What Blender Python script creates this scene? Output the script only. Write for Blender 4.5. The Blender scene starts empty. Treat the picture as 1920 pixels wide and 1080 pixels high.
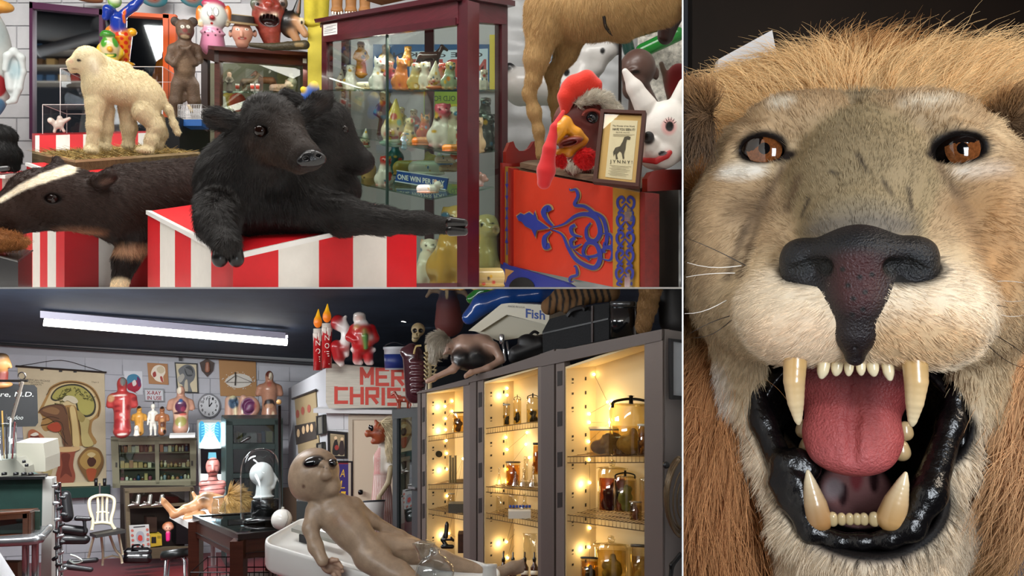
import bpy, bmesh, math, random
import numpy as np
from mathutils import Vector, Matrix, Euler
from mathutils.geometry import tessellate_polygon

sc = bpy.context.scene
COL = sc.collection
F = 1400.0            # focal length in pixels of the 1920 x 1080 frame
CZ = 1.6              # camera height
random.seed(7)
RNG = np.random.default_rng(11)

# ------------------------------------------------------------------ camera, world, lights, exposure
cam_d = bpy.data.cameras.new('camera')
cam_d.sensor_width = 36.0
cam_d.lens = 36.0 * F / 1920.0
cam_d.clip_start = 0.05
cam = bpy.data.objects.new('camera', cam_d)
COL.objects.link(cam)
cam.location = (0,0, CZ)
cam.rotation_euler = (math.pi / 2,0,0)
sc.camera = cam
wd = bpy.data.worlds.new('world')
sc.world = wd
wd.use_nodes = True
wd.node_tree.nodes['Background'].inputs[0].default_value = (0.8,0.86,1.0,1)
wd.node_tree.nodes['Background'].inputs[1].default_value = 0.035
sc.view_settings.view_transform = 'Standard'
sc.view_settings.look = 'None'
sc.view_settings.gamma = 1.0
sc.view_settings.exposure = 0.0
sc.view_settings.use_curve_mapping = False


def area_light(name, loc, target, sx, sy, power, col=(1,1,1)):
    l = bpy.data.lights.new(name, 'AREA')
    l.shape = 'RECTANGLE'
    l.size, l.size_y, l.energy, l.color = sx, sy, power, col
    o = bpy.data.objects.new(name, l)
    COL.objects.link(o)
    o.location = loc
    o.rotation_euler = (Vector(target) - Vector(loc)).to_track_quat('-Z', 'Y').to_euler()
    return o


def point_light(name, loc, power, col, r=0.01):
    l = bpy.data.lights.new(name, 'POINT')
    l.energy, l.color, l.shadow_soft_size = power, col, r
    o = bpy.data.objects.new(name, l)
    COL.objects.link(o)
    o.location = loc
    return o


# the shop room: rows of ceiling fluorescents
area_light('shop_lamp_and_fill', (-1.5,0.9, CZ + 2.35),(-1.0,3.2, CZ + 0.2),2.4,0.5,50,(1.0,0.97,0.92))
area_light('shop_lamp_and_fill', (-0.2,2.4, CZ + 2.35),(-0.4,3.4, CZ + 0.2),2.2,0.5,46,(1.0,0.97,0.92))
area_light('shop_lamp_and_fill', (-2.6,3.0, CZ + 2.35),(-2.4,4.0, CZ + 0.2),1.8,0.5,56,(1.0,0.97,0.92))
area_light('shop_lamp_and_fill', (-5.0,2.6, CZ + 2.4),(-5.3,1.4, CZ + 0.4),1.8,0.5,40,(1.0,0.97,0.92))  # added fill, brightens the ducts and shelves that the mirror reflects
# the laboratory: added fill lights without fixtures, besides the tube lamps in view
area_light('laboratory_fill_light', (-3.9,5.0, CZ - 0.12),(-3.9,6.2, CZ - 2.2),1.8,0.2,85,(0.95,0.98,1.0))
area_light('laboratory_fill_light', (-2.4,4.2, CZ - 0.12),(-2.3,5.0, CZ - 2.2),1.2,0.2,35,(0.95,0.98,1.0))
area_light('laboratory_fill_light', (-1.5,3.4, CZ - 0.10),(-0.7,4.4, CZ - 1.6),1.4,0.16,20,(0.95,0.98,1.0))
area_light('laboratory_fill_light', (-1.3,1.6, CZ - 0.10),(-0.9,4.0, CZ - 1.0),1.6,0.12,15,(0.95,0.98,1.0))
area_light('laboratory_fill_light', (0.05,2.5, CZ - 0.06),(0.05,4.2, CZ - 0.25),0.7,0.06,2.2,(1.0,0.96,0.9))
# the lion's alcove: daylight from a window low on one side, a warm lamp on the other
area_light('window_daylight', (0.42,-0.15, CZ + 0.10),(0.55,0.95, CZ - 0.05),0.30,0.55,12.0,(0.88,0.94,1.0))
area_light('warm_room_lamp', (1.35,0.35, CZ + 0.75),(0.58,1.0, CZ + 0.0),0.4,0.4,11.0,(1.0,0.85,0.68))


# ------------------------------------------------------------------ helpers
def lin(h):
    if not isinstance(h, str):
        return tuple(h)
    o = []
    for i in (0,2,4):
        c = int(h[i:i + 2],16) / 255
        o.append(c / 12.92 if c <= 0.04045 else ((c + 0.055) / 1.055) ** 2.4)
    return tuple(o)


def W(u, v, d):
    """Point whose picture position is pixel (u, v) at depth d."""
    return np.array(((u - 960) * d / F, d, (540 - v) * d / F + CZ))


MATS = {}


def M(col=None, rough=0.5, metal=0.0, spec=0.5, bump=0.0, bs=60.0, mottle=0.0, ms=12.0, coat=0.0, trans=0.0,
      ior=1.45, emit=0.0, alpha=1.0, sss=0.0, kind=None, sheen=0.0):
    key = (col, rough, metal, spec, bump, bs, mottle, ms, coat, trans, ior, emit, alpha, sss, kind, sheen)
    if key in MATS:
        return MATS[key]
    m = bpy.data.materials.new('surface')
    m.use_nodes = True
    nt = m.node_tree
    b = nt.nodes['Principled BSDF']
    I = b.inputs
    I['Roughness'].default_value = rough
    I['Metallic'].default_value = metal
    I['Specular IOR Level'].default_value = spec
    I['Coat Weight'].default_value = coat
    I['Coat Roughness'].default_value = 0.08
    I['Transmission Weight'].default_value = trans
    I['IOR'].default_value = ior
    I['Alpha'].default_value = alpha
    I['Sheen Weight'].default_value = sheen
    if sss:
        I['Subsurface Weight'].default_value = sss
        I['Subsurface Radius'].default_value = (0.02,0.008,0.004)
        I['Subsurface Scale'].default_value = 0.5
    tc = nt.nodes.new('ShaderNodeTexCoord')
    if col is None:
        a = nt.nodes.new('ShaderNodeAttribute')
        a.attribute_name = 'Col'
        src = a.outputs['Color']
    else:
        a = nt.nodes.new('ShaderNodeRGB')
        a.outputs[0].default_value = (*lin(col),1)
        src = a.outputs[0]
    if mottle or kind == 'wood':
        n = nt.nodes.new('ShaderNodeTexNoise')
        n.inputs['Scale'].default_value = ms
        n.inputs['Detail'].default_value = 6
        n.inputs['Roughness'].default_value = 0.65
        if kind == 'wood':
            mp = nt.nodes.new('ShaderNodeMapping')
            mp.inputs['Scale'].default_value = (1,1,14)
            nt.links.new(tc.outputs['Object'], mp.inputs[0])
            nt.links.new(mp.outputs[0], n.inputs['Vector'])
        else:
            nt.links.new(tc.outputs['Object'], n.inputs['Vector'])
        r = nt.nodes.new('ShaderNodeMapRange')
        r.inputs[1].default_value = 0.3
        r.inputs[2].default_value = 0.7
        r.inputs[3].default_value = 1 - mottle
        r.inputs[4].default_value = 1 + mottle * 0.6
        nt.links.new(n.outputs['Fac'], r.inputs[0])
        mx = nt.nodes.new('ShaderNodeVectorMath')
        mx.operation = 'SCALE'
        nt.links.new(src, mx.inputs[0])
        nt.links.new(r.outputs[0], mx.inputs['Scale'])
        src = mx.outputs[0]
    nt.links.new(src, I['Base Color'])
    if emit:
        nt.links.new(src, I['Emission Color'])
        I['Emission Strength'].default_value = emit
    if bump:
        n2 = nt.nodes.new('ShaderNodeTexNoise')
        n2.inputs['Scale'].default_value = bs
        n2.inputs['Detail'].default_value = 4
        nt.links.new(tc.outputs['Object'], n2.inputs['Vector'])
        bp = nt.nodes.new('ShaderNodeBump')
        bp.inputs['Strength'].default_value = bump
        bp.inputs['Distance'].default_value = 0.004
        nt.links.new(n2.outputs['Fac'], bp.inputs['Height'])
        nt.links.new(bp.outputs[0], I['Normal'])
    MATS[key] = m
    return m


def glass(tint='ffffff', a=0.10, rough=0.0):
    """Clear pane: mostly see-through, with a mirror sheen."""
    key = ('glass', tint, a, rough)
    if key in MATS:
        return MATS[key]
    m = bpy.data.materials.new('clear_glass')
    m.use_nodes = True
    nt = m.node_tree
    nt.nodes.remove(nt.nodes['Principled BSDF'])
    t = nt.nodes.new('ShaderNodeBsdfTransparent')
    t.inputs[0].default_value = (*lin(tint),1)
    g = nt.nodes.new('ShaderNodeBsdfGlossy')
    g.inputs['Roughness'].default_value = rough
    lw = nt.nodes.new('ShaderNodeLayerWeight')
    lw.inputs[0].default_value = 0.35
    mr = nt.nodes.new('ShaderNodeMapRange')
    mr.inputs[3].default_value = a
    mr.inputs[4].default_value = 0.75
    nt.links.new(lw.outputs['Facing'], mr.inputs[0])
    mr.inputs[1].default_value = 0.35
    mx = nt.nodes.new('ShaderNodeMixShader')
    nt.links.new(mr.outputs[0], mx.inputs[0])
    nt.links.new(t.outputs[0], mx.inputs[1])
    nt.links.new(g.outputs[0], mx.inputs[2])
    nt.links.new(mx.outputs[0], nt.nodes['Material Output'].inputs[0])
    MATS[key] = m
    return m


def wo(o):
    p = np.zeros(3)
    while o is not None:
        p += np.array(o.location)
        o = o.parent
    return p


def tag(o, label=None, cat=None, group=None, kind=None):
    if label: o['label'] = label
    if cat: o['category'] = cat
    if group: o['group'] = group
    if kind: o['kind'] = kind
    return o


def thing(name, at, label, cat, group=None, kind=None):
    o = bpy.data.objects.new(name, None)
    o.empty_display_size = 0.05
    COL.objects.link(o)
    o.location = [float(x) for x in at]
    return tag(o, label, cat, group, kind)


def mesh(name, V, Fc, mat, parent=None, cols=None, smooth=False, origin=None, label=None, cat=None, group=None, kind=None):
    """One mesh object from points in place; its origin is its base, or its parent's."""
    V = np.asarray(V, dtype=np.float64).reshape(-1,3)
    if parent is not None:
        base = wo(parent)
        loc = (0,0,0)
    else:
        base = np.array((V[:, 0].mean(), V[:, 1].mean(), V[:, 2].min())) if origin is None else np.array(origin)
        loc = [float(x) for x in base]
    me = bpy.data.meshes.new(name)
    if isinstance(Fc, np.ndarray):
        Fc = Fc.tolist()
    me.from_pydata((V - base).tolist(),[], Fc)
    if cols is not None:
        ca = me.color_attributes.new('Col', 'FLOAT_COLOR', 'POINT')
        c = np.ones((len(V),4), dtype=np.float32)
        c[:, :3] = cols
        ca.data.foreach_set('color', c.ravel())
    if smooth:
        me.polygons.foreach_set('use_smooth', [True] * len(me.polygons))
    me.materials.append(mat)
    me.update()
    o = bpy.data.objects.new(name, me)
    COL.objects.link(o)
    o.parent = parent
    o.location = loc
    return tag(o, label, cat, group, kind)


def clone(o, off, parent=None, label=None):
    c = o.copy()
    COL.objects.link(c)
    c.parent = parent
    c.location = [float(a) + float(b) for a, b in zip(o.location, off)]
    if label: c['label'] = label
    return c


class MB:
    """Collects coloured shapes that make up ONE mesh."""
    def __init__(s):
        s.V, s.F, s.C = [],[],[]

    def add(s, V, Fc, col='888888'):
        n = len(s.V)
        s.V += [tuple(map(float, p)) for p in V]
        s.F += [[n + i for i in f] for f in Fc]
        c = lin(col)
        s.C += [c] * len(V)
        return s

    def hexa(s, p, col='888888'):
        """p: four corners of one face then the four matching ones of the opposite face."""
        return s.add(p, [(0,3,2,1),(4,5,6,7),(0,1,5,4),(1,2,6,5),(2,3,7,6),(3,0,4,7)], col)

    def tube(s, pts, r, col='888888', n=8, caps=True):
        pts = [np.array(p, float) for p in pts]
        rs = r if hasattr(r, '__len__') else [r] * len(pts)
        V, Fc = [],[]
        up = np.array((0.13,0.27,0.95))
        for i, p in enumerate(pts):
            t = pts[min(i + 1, len(pts) - 1)] - pts[max(i - 1,0)]
            t = t / (np.linalg.norm(t) + 1e-12)
            a = np.cross(t, up)
            if np.linalg.norm(a) < 0.05: a = np.cross(t, (1,0,0))
            a /= np.linalg.norm(a)
            b = np.cross(t, a)
            for j in range(n):
                th = 2 * math.pi * j / n
                V.append(p + rs[i] * (a * math.cos(th) + b * math.sin(th)))
        for i in range(len(pts) - 1):
            for j in range(n):
                Fc.append((i * n + j, i * n + (j + 1) % n, (i + 1) * n + (j + 1) % n, (i + 1) * n + j))
        if caps:
            Fc.append(list(range(n)))
            Fc.append([(len(pts) - 1) * n + j for j in range(n)][::-1])
        return s.add(V, Fc, col)

    def build(s, name, mat=None, parent=None, smooth=False, **kw):
        V = np.array(s.V)
        return mesh(name, V, s.F, mat or M(None, 0.5), parent, np.array(s.C), smooth, **kw)


class Plane:
    """A flat face in the place, given by three points (pixel u, v and depth)."""
    def __init__(s, a, b, c):
        A = np.array([[1, x[0], x[1]] for x in (a, b, c)], float)
        s.q = np.linalg.solve(A, [1 / x[2] for x in (a, b, c)])
        p = [W(*x) for x in (a, b, c)]
        n = np.cross(p[1] - p[0], p[2] - p[0])
        n /= np.linalg.norm(n)
        if n.dot(p[0] - np.array((0,0, CZ))) > 0: n = -n
        s.n = n                      # towards the viewer

    def dep(s, u, v):
        return 1 / (s.q[0] + s.q[1] * u + s.q[2] * v)

    def p(s, u, v, off=0.0):
        return W(u, v, s.dep(u, v)) + s.n * off


def flat(d):
    return Plane((0,0, d),(100,0, d),(0,100, d))


def spline(pts, n=6):
    """Closed Catmull-Rom curve through the points."""
    P = [np.array(p, float) for p in pts]
    L = len(P)
    out = []
    for i in range(L):
        a, b, c, d = P[i - 1], P[i], P[(i + 1) % L], P[(i + 2) % L]
        for j in range(n):
            t = j / n
            out.append(0.5 * (2 * b + (c - a) * t + (2 * a - 5 * b + 4 * c - d) * t * t + (3 * b - a - 3 * c + d) * t ** 3))
    return out


def open_spline(pts, n=8):
    P = [np.array(p, float) for p in pts]
    P = [2 * P[0] - P[1]] + P + [2 * P[-1] - P[-2]]
    out = []
    for i in range(1, len(P) - 2):
        a, b, c, d = P[i - 1:i + 3]
        for j in range(n):
            t = j / n
            out.append(0.5 * (2 * b + (c - a) * t + (2 * a - 5 * b + 4 * c - d) * t * t + (3 * b - a - 3 * c + d) * t ** 3))
    out.append(P[-2])
    return out


def extr(mb, pl, poly, t0, t1, col):
    """Extrude a pixel outline lying on plane pl from offset t0 to t1 (metres towards the viewer)."""
    n = len(poly)
    a = [pl.p(x[0], x[1], t0) for x in poly]
    b = [pl.p(x[0], x[1], t1) for x in poly]
    tri = tessellate_polygon([[Vector((float(x[0]), float(x[1]),0)) for x in poly]])
    ar = sum(poly[i][0] * poly[(i + 1) % n][1] - poly[(i + 1) % n][0] * poly[i][1] for i in range(n))
    Fc = []
    for t in tri:
        t = list(t)
        A = [poly[i] for i in t]
        s = (A[1][0] - A[0][0]) * (A[2][1] - A[0][1]) - (A[2][0] - A[0][0]) * (A[1][1] - A[0][1])
        if s > 0: t = t[::-1]
        Fc.append([n + i for i in t])
        Fc.append([i for i in t[::-1]])
    for i in range(n):
        j = (i + 1) % n
        Fc.append((i, j, n + j, n + i) if ar < 0 else (i, n + i, n + j, j))
    return mb.add(a + b, Fc, col)


def rect(x0, y0, x1, y1):
    return [(x0, y0),(x1, y0),(x1, y1),(x0, y1)]


def ell(cx, cy, rx, ry, n=20, a0=0):
    return [(cx + rx * math.cos(2 * math.pi * i / n + a0), cy + ry * math.sin(2 * math.pi * i / n + a0)) for i in range(n)]


def panel(name, pl, poly, t0, t1, col, parent=None, mat=None, **kw):
    mb = MB()
    extr(mb, pl, poly, t0, t1, col if mat is None or col else '888888')
    return mb.build(name, mat or M(col, 0.5), parent, **kw)


class Print:
    """Flat printed or painted marks on a plane, one mesh; later marks lie a hair above earlier ones."""
    def __init__(s, pl, off=0.0005, step=0.00025):
        s.pl, s.o, s.st, s.mb = pl, off, step, MB()

    def poly(s, col, pts, smooth=0):
        if smooth: pts = spline(pts, smooth)
        tri = tessellate_polygon([[Vector((float(x[0]), float(x[1]),0)) for x in pts]])
        V = [s.pl.p(x[0], x[1], s.o) for x in pts]
        Fc = []
        for t in tri:
            t = list(t)
            A = [pts[i] for i in t]
            if (A[1][0] - A[0][0]) * (A[2][1] - A[0][1]) - (A[2][0] - A[0][0]) * (A[1][1] - A[0][1]) > 0: t = t[::-1]
            Fc.append(t)
        s.mb.add(V, Fc, col)
        s.o += s.st
        return s

    def line(s, col, pts, w, smooth=0, taper=None):
        if smooth: pts = open_spline(pts, smooth)
        pts = [np.array(p, float)[:2] for p in pts]
        V, n = [], len(pts)
        for i, p in enumerate(pts):
            t = pts[min(i + 1, n - 1)] - pts[max(i - 1,0)]
            t = t / (np.linalg.norm(t) + 1e-9)
            ww = w / 2
            if taper: ww *= np.interp(i / (n - 1), np.linspace(0,1, len(taper)), taper)
            q = np.array((-t[1], t[0])) * ww
            V += [p + q, p - q]
        s.mb.add([s.pl.p(x[0], x[1], s.o) for x in V],[(2 * i, 2 * i + 1,2 * i + 3,2 * i + 2) for i in range(n - 1)], col)
        s.o += s.st
        return s

    def text(s, col, txt, x, y, h, w=None, skew=0.0, bold=0.0, slope=0.0, rot=0.0):
        """Lettering: baseline starts at pixel (x, y), capital height h, run fitted to width w."""
        V, Fc = letters(txt, bold)
        if len(V) == 0: return s
        x0, x1 = V[:, 0].min(), V[:, 0].max()
        sx = (w / (x1 - x0)) if w else h / 0.72
        sy = h / 0.72
        cr, sr = math.cos(rot), math.sin(rot)
        P = []
        for a, b in V:
            X, Y = (a - x0) * sx + b * sy * skew, -b * sy
            P.append((x + X * cr - Y * sr, y + X * sr + Y * cr + X * slope))
        s.mb.add([s.pl.p(q[0], q[1], s.o) for q in P], Fc, col)
        s.o += s.st
        return s

    def build(s, name, parent=None, rough=0.6, **kw):
        return s.mb.build(name, M(None, rough), parent, **kw)


_LT = {}


def letters(txt, bold=0.0):
    k = (txt, bold)
    if k not in _LT:
        cu = bpy.data.curves.new('lettering', 'FONT')
        cu.body = txt
        cu.resolution_u = 3
        cu.offset = bold
        o = bpy.data.objects.new('lettering', cu)
        me = bpy.data.meshes.new_from_object(o)
        V = np.array([(v.co.x, v.co.y) for v in me.vertices]).reshape(-1,2)
        _LT[k] = (V, [list(p.vertices) for p in me.polygons])
        bpy.data.meshes.remove(me)
        bpy.data.objects.remove(o)
        bpy.data.curves.remove(cu)
    return _LT[k]


class Fr:
    """Modelling frame of one thing: stands at pixel (u0, v0), depth d, and faces the viewer.
    p(u, v, w): w is how much farther back (in pixel lengths) than the frame's origin."""
    def __init__(s, u0, v0, d):
        s.u0, s.v0, s.d = u0, v0, d
        s.O = W(u0, v0, d)
        r = s.O - np.array((0,0, CZ))
        s.D = np.linalg.norm(r)
        y = r / s.D
        x = np.cross(y, (0,0,1)); x /= np.linalg.norm(x)
        z = np.cross(x, y)
        s.R = np.stack([x, y, z], axis=1)
        s.k = s.D / F * (d / s.D) ** 1.5

    def loc(s, u, v, w=0.0):
        r = W(u, v, 1.0) - np.array((0,0, CZ))
        l = s.R.T @ r
        return l * ((s.D + w * s.k) / l[1]) - np.array((0, s.D, 0))

    def p(s, u, v, w=0.0):
        return s.O + s.R @ s.loc(u, v, w)

    def sc(s, w=0.0):
        return s.k * (s.D + w * s.k) / s.D


def surfnet(D, o, h):
    S = D < 0
    nx, ny, nz = D.shape
    n = np.zeros((nx - 1, ny - 1, nz - 1), np.int8)
    cor = [(i, j, k) for i in (0,1) for j in (0,1) for k in (0,1)]
    for i, j, k in cor:
        n += S[i:nx - 1 + i, j:ny - 1 + j, k:nz - 1 + k]
    act = (n > 0) & (n < 8)
    I = np.argwhere(act)
    idx = np.full(act.shape, -1, np.int64)
    idx[act] = np.arange(len(I))
    acc = np.zeros((len(I),3)); cnt = np.zeros(len(I))
    for a in cor:
        for ax in range(3):
            if a[ax]: continue
            b = list(a); b[ax] = 1
            da = D[I[:, 0] + a[0], I[:, 1] + a[1], I[:, 2] + a[2]]
            db = D[I[:, 0] + b[0], I[:, 1] + b[1], I[:, 2] + b[2]]
            m = (da < 0) != (db < 0)
            t = da[m] / (da[m] - db[m])
            q = np.tile(np.array(a, float),(m.sum(),1))
            q[:, ax] = t
            acc[m] += q; cnt[m] += 1
    V = np.array(o) + h * (I + acc / cnt[:, None])
    Q = []
    for ax in range(3):
        a1, a2 = (ax + 1) % 3,(ax + 2) % 3
        A = np.moveaxis(S, ax, 0)
        sl0 = [slice(1,-1)] * 3; sl1 = [slice(1,-1)] * 3
        sl0[ax] = slice(0,-1); sl1[ax] = slice(1, None)
        x = S[tuple(sl0)]; y = S[tuple(sl1)]
        E = np.argwhere(x != y)
        if not len(E): continue
        ins = x[E[:, 0], E[:, 1], E[:, 2]]
        C = E.copy()
        C[:, a1] += 1; C[:, a2] += 1

        def g(d1, d2):
            c = C.copy(); c[:, a1] += d1; c[:, a2] += d2
            return idx[c[:, 0], c[:, 1], c[:, 2]]
        q = np.stack([g(-1,-1), g(0,-1), g(0,0), g(-1,0)],1)
        q[~ins] = q[~ins][:, ::-1]
        Q.append(q)
    return V, np.concatenate(Q) if Q else np.zeros((0,4), int)


def rotm(r):
    return np.array(Euler([math.radians(a) for a in r]).to_matrix())


class Sculpt:
    """Soft body modelling: rounded limbs and masses melted into one continuous skin, with painted markings."""
    def __init__(s, u0, v0, d, k=4.0, col='888888', h=2.0):
        s.f = Fr(u0, v0, d)
        s.k, s.col, s.h, s.P, s.clips = k, col, h, [],[]

    def c(s, a, b, r1, r2=None, col=None, op='+', k=None):
        a = tuple(a) + (0,) * (3 - len(a)); b = tuple(b) + (0,) * (3 - len(b))
        r2 = r1 if r2 is None else r2
        f = s.f
        s.P.append(('c', op, (s.k if k is None else k) * f.k, lin(col or s.col), f.loc(*a), f.loc(*b), r1 * f.sc(a[2]), r2 * f.sc(b[2])))
        return s

    def ch(s, pts, rs, col=None, op='+', k=None):
        if not hasattr(rs, '__len__'): rs = [rs] * len(pts)
        for i in range(len(pts) - 1):
            s.c(pts[i], pts[i + 1], rs[i], rs[i + 1], col, op, k)
        return s

    def e(s, c, r, rot=(0,0,0), col=None, op='+', k=None):
        c = tuple(c) + (0,) * (3 - len(c))
        if not hasattr(r, '__len__'): r = (r, r, r)
        q = s.f.sc(c[2])
        s.P.append(('e', op, (s.k if k is None else k) * s.f.k, lin(col or s.col), s.f.loc(*c), np.array((r[0], r[2], r[1]), float) * q, rotm(rot), None))
        return s

    def sym(s, cx, fn):
        fn(lambda u: u); fn(lambda u: 2 * cx - u)
        return s

    def dist(s, pr, X):
        if pr[0] == 'c':
            a, b, r1, r2 = pr[4:8]
            ab = b - a
            L = ab.dot(ab) + 1e-12
            Y = X - a
            t = np.clip((Y @ ab) / L, 0,1)
            return np.linalg.norm(Y - t[..., None] * ab, axis=-1) - (r1 + (r2 - r1) * t)
        c, r, R = pr[4:7]
        Y = (X - c) @ R
        k0 = np.linalg.norm(Y / r, axis=-1)
        k1 = np.linalg.norm(Y / (r * r), axis=-1) + 1e-9
        return k0 * (k0 - 1) / k1

    def bb(s, pr):
        if pr[0] == 'c':
            return np.minimum(pr[4] - pr[6], pr[5] - pr[7]), np.maximum(pr[4] + pr[6], pr[5] + pr[7])
        m = np.abs(pr[6]) @ pr[5]
        return pr[4] - m, pr[4] + m

    def build(s, name, mat, parent=None, soft=None, smooth=True, **kw):
        f = s.f
        h = s.h * f.k
        pos = [p for p in s.P if p[1] == '+']
        lo = np.min([s.bb(p)[0] for p in pos],0) - 3 * h
        hi = np.max([s.bb(p)[1] for p in pos],0) + 3 * h
        n = np.ceil((hi - lo) / h).astype(int) + 1
        ax = [lo[i] + h * np.arange(n[i]) for i in range(3)]
        D = np.full(n, 1e3, np.float32)
        for pr in s.P:
            if pr[1] in 'pf': continue
            a, b = s.bb(pr)
            m = 1.3 * pr[2] + 3 * h
            i0 = np.maximum(((a - m - lo) / h).astype(int),0)
            i1 = np.minimum(((b + m - lo) / h).astype(int) + 2, n)
            if (i1 <= i0).any(): continue
            g = np.stack(np.meshgrid(*[ax[i][i0[i]:i1[i]] for i in range(3)], indexing='ij'),-1)
            d = s.dist(pr, g)
            sl = tuple(slice(i0[i], i1[i]) for i in range(3))
            o = D[sl]
            k = max(pr[2],1e-6)
            if pr[1] == '+':
                q = np.clip(k - np.abs(o - d),0, None) / k
                D[sl] = np.minimum(o, d) - q * q * k * 0.25
            else:
                d = -d
                q = np.clip(k - np.abs(o - d),0, None) / k
                D[sl] = np.maximum(o, d) + q * q * k * 0.25
        for nn, pp in s.clips:
            nl = f.R.T @ np.array(nn); b = np.array(nn) @ (f.O - np.array(pp))
            pd = (nl[0] * ax[0][:, None, None] + nl[1] * ax[1][None, :, None] + nl[2] * ax[2][None, None, :] + b)
            D = np.maximum(D, -pd).astype(np.float32)
        V, Q = surfnet(D, lo, h)
        cols = s.paint(V, soft)
        Vw = f.O + V @ f.R.T
        s.V, s.Q, s.cols = Vw, Q, cols
        return mesh(name, Vw, Q, mat, parent, cols, smooth, **kw)

    def paint(s, V, soft=None):
        sf = (soft or s.h * 1.5) * s.f.k
        wsum = np.zeros(len(V)); acc = np.zeros((len(V),3))
        ds = [(p, s.dist(p, V)) for p in s.P if p[1] == '+']
        mn = np.min([d for _, d in ds],0)
        for p, d in ds:
            w = np.exp(-np.clip((d - mn) / sf, 0,30))
            acc += w[:, None] * np.array(p[3]); wsum += w
        c = acc / wsum[:, None]
        for p in s.P:
            if p[1] not in 'pf': continue
            if p[1] == 'f':        # mark laid on from the front, whatever the relief
                m = np.array((1., 0,1.)); d = s.dist(p[:4] + (p[4] * m, p[5] * m) + p[6:], V * m)
            else:
                d = s.dist(p, V)
            e = max(p[2],1e-6)
            t = np.clip(0.5 - d / e, 0,1)[:, None]
            c = c * (1 - t) + np.array(p[3]) * t
        return c


def tri_sample(V, Q, n, cols=None, mask=None):
    T = np.concatenate([Q[:, [0,1,2]], Q[:, [0,2,3]]])
    A, B, C = V[T[:, 0]], V[T[:, 1]], V[T[:, 2]]
    N = np.cross(B - A, C - A)
    ar = np.linalg.norm(N, axis=1)
    N = N / (ar[:, None] + 1e-15)
    # smooth normals
    VN = np.zeros_like(V)
    for i in range(3): np.add.at(VN, T[:, i], N * ar[:, None])
    VN /= np.linalg.norm(VN, axis=1)[:, None] + 1e-15
    w = ar.copy()
    if mask is not None: w *= np.clip((mask[T[:, 0]] + mask[T[:, 1]] + mask[T[:, 2]]) / 3,0, None)
    i = RNG.choice(len(T), n, p=w / w.sum())
    r1, r2 = RNG.random(n), RNG.random(n)
    s = np.sqrt(r1)
    b0, b1, b2 = 1 - s, s * (1 - r2), s * r2
    P = A[i] * b0[:, None] + B[i] * b1[:, None] + C[i] * b2[:, None]
    nn = VN[T[i, 0]] * b0[:, None] + VN[T[i, 1]] * b1[:, None] + VN[T[i, 2]] * b2[:, None]
    nn /= np.linalg.norm(nn, axis=1)[:, None] + 1e-15
    c = None
    if cols is not None:
        c = cols[T[i, 0]] * b0[:, None] + cols[T[i, 1]] * b1[:, None] + cols[T[i, 2]] * b2[:, None]
    return P, nn, c


HAIRM = {}


def hair_mat(rough=0.45, spec=0.3):
    if (rough, spec) in HAIRM: return HAIRM[(rough, spec)]
    m = M(None, rough, 0, spec).copy()
    m.name = 'fur'
    HAIRM[(rough, spec)] = m
    return m


def fur(name, parent, P, N, dirs, lens, cols, rad, npt=4, lift=0.35, droop=0.0, rnd=0.25, curl=0.0, clips=(), mat=None,
        var=0.18, clump=0.0, **kw):
    """Strands grown from points P: comb direction dirs, lift along the normal, random spread."""
    n = len(P)
    dirs = dirs - N * np.sum(dirs * N, 1)[:, None]
    dirs = dirs / (np.linalg.norm(dirs, axis=1)[:, None] + 1e-9)
    rv = RNG.normal(size=(n, 3))
    if clump:
        # neighbouring strands lean the same way: smooth pseudo-noise of position
        q = P / clump
        for a in range(3):
            ph = RNG.random(3) * 6
            m = RNG.normal(size=(3,3)) * 2.5
            rv[:, a] = rv[:, a] * 0.45 + 1.0 * (np.sin(q @ m[0] + ph[0]) + np.sin(q @ m[1] * 1.7 + ph[1]) + np.sin(q @ m[2] * 2.9 + ph[2]))
    d0 = dirs * (1 - lift) + N * lift + rv * rnd * 0.5
    d0 /= np.linalg.norm(d0, axis=1)[:, None] + 1e-9
    L = lens * (0.55 + 0.8 * RNG.random(n))
    pts = np.zeros((n, npt, 3))
    pts[:, 0] = P
    d = d0
    for i in range(1, npt):
        d = d + dirs * 0.35 + np.array((0,0,-droop)) + RNG.normal(size=(n, 3)) * curl
        d = d / (np.linalg.norm(d, axis=1)[:, None] + 1e-9)
        pts[:, i] = pts[:, i - 1] + d * (L / (npt - 1))[:, None]
    for nn, pp in clips:      # strands lie flat against what bounds them
        dd = (pts - np.array(pp)) @ np.array(nn)
        pts = pts + np.clip(-dd, 0, None)[..., None] * np.array(nn)
    cu = bpy.data.hair_curves.new(name)
    cu.add_curves([npt] * n)
    base = wo(parent) if parent is not None else np.zeros(3)
    cu.attributes['position'].data.foreach_set('vector', (pts - base).astype(np.float32).ravel())
    ra = cu.attributes.new('radius', 'FLOAT', 'POINT')
    ra.data.foreach_set('value', np.tile(np.linspace(rad, rad * 0.25, npt), n).astype(np.float32))
    c = np.ones((n, 4), np.float32)
    v = 1 + (RNG.random(n) - 0.5) * 2 * var
    c[:, :3] = cols * v[:, None]
    ca = cu.attributes.new('Col', 'FLOAT_COLOR', 'CURVE')
    ca.data.foreach_set('color', c.ravel())
    cu.materials.append(mat or hair_mat())
    o = bpy.data.objects.new(name, cu)
    COL.objects.link(o)
    o.parent = parent
    return tag(o, **kw)


def idw(P, G, p=3.0):
    """Inverse-distance blend of guide values: G = [(point, value),...]."""
    gp = np.array([g[0] for g in G], float); gv = np.array([g[1] for g in G], float)
    if gv.ndim == 1: gv = gv[:, None]
    out = np.zeros((len(P), gv.shape[1])); ws = np.zeros(len(P))
    for a, b in zip(gp, gv):
        w = 1 / (np.linalg.norm(P - a, axis=1) ** p + 1e-9)
        out += w[:, None] * b; ws += w
    return out / ws[:, None]


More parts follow.
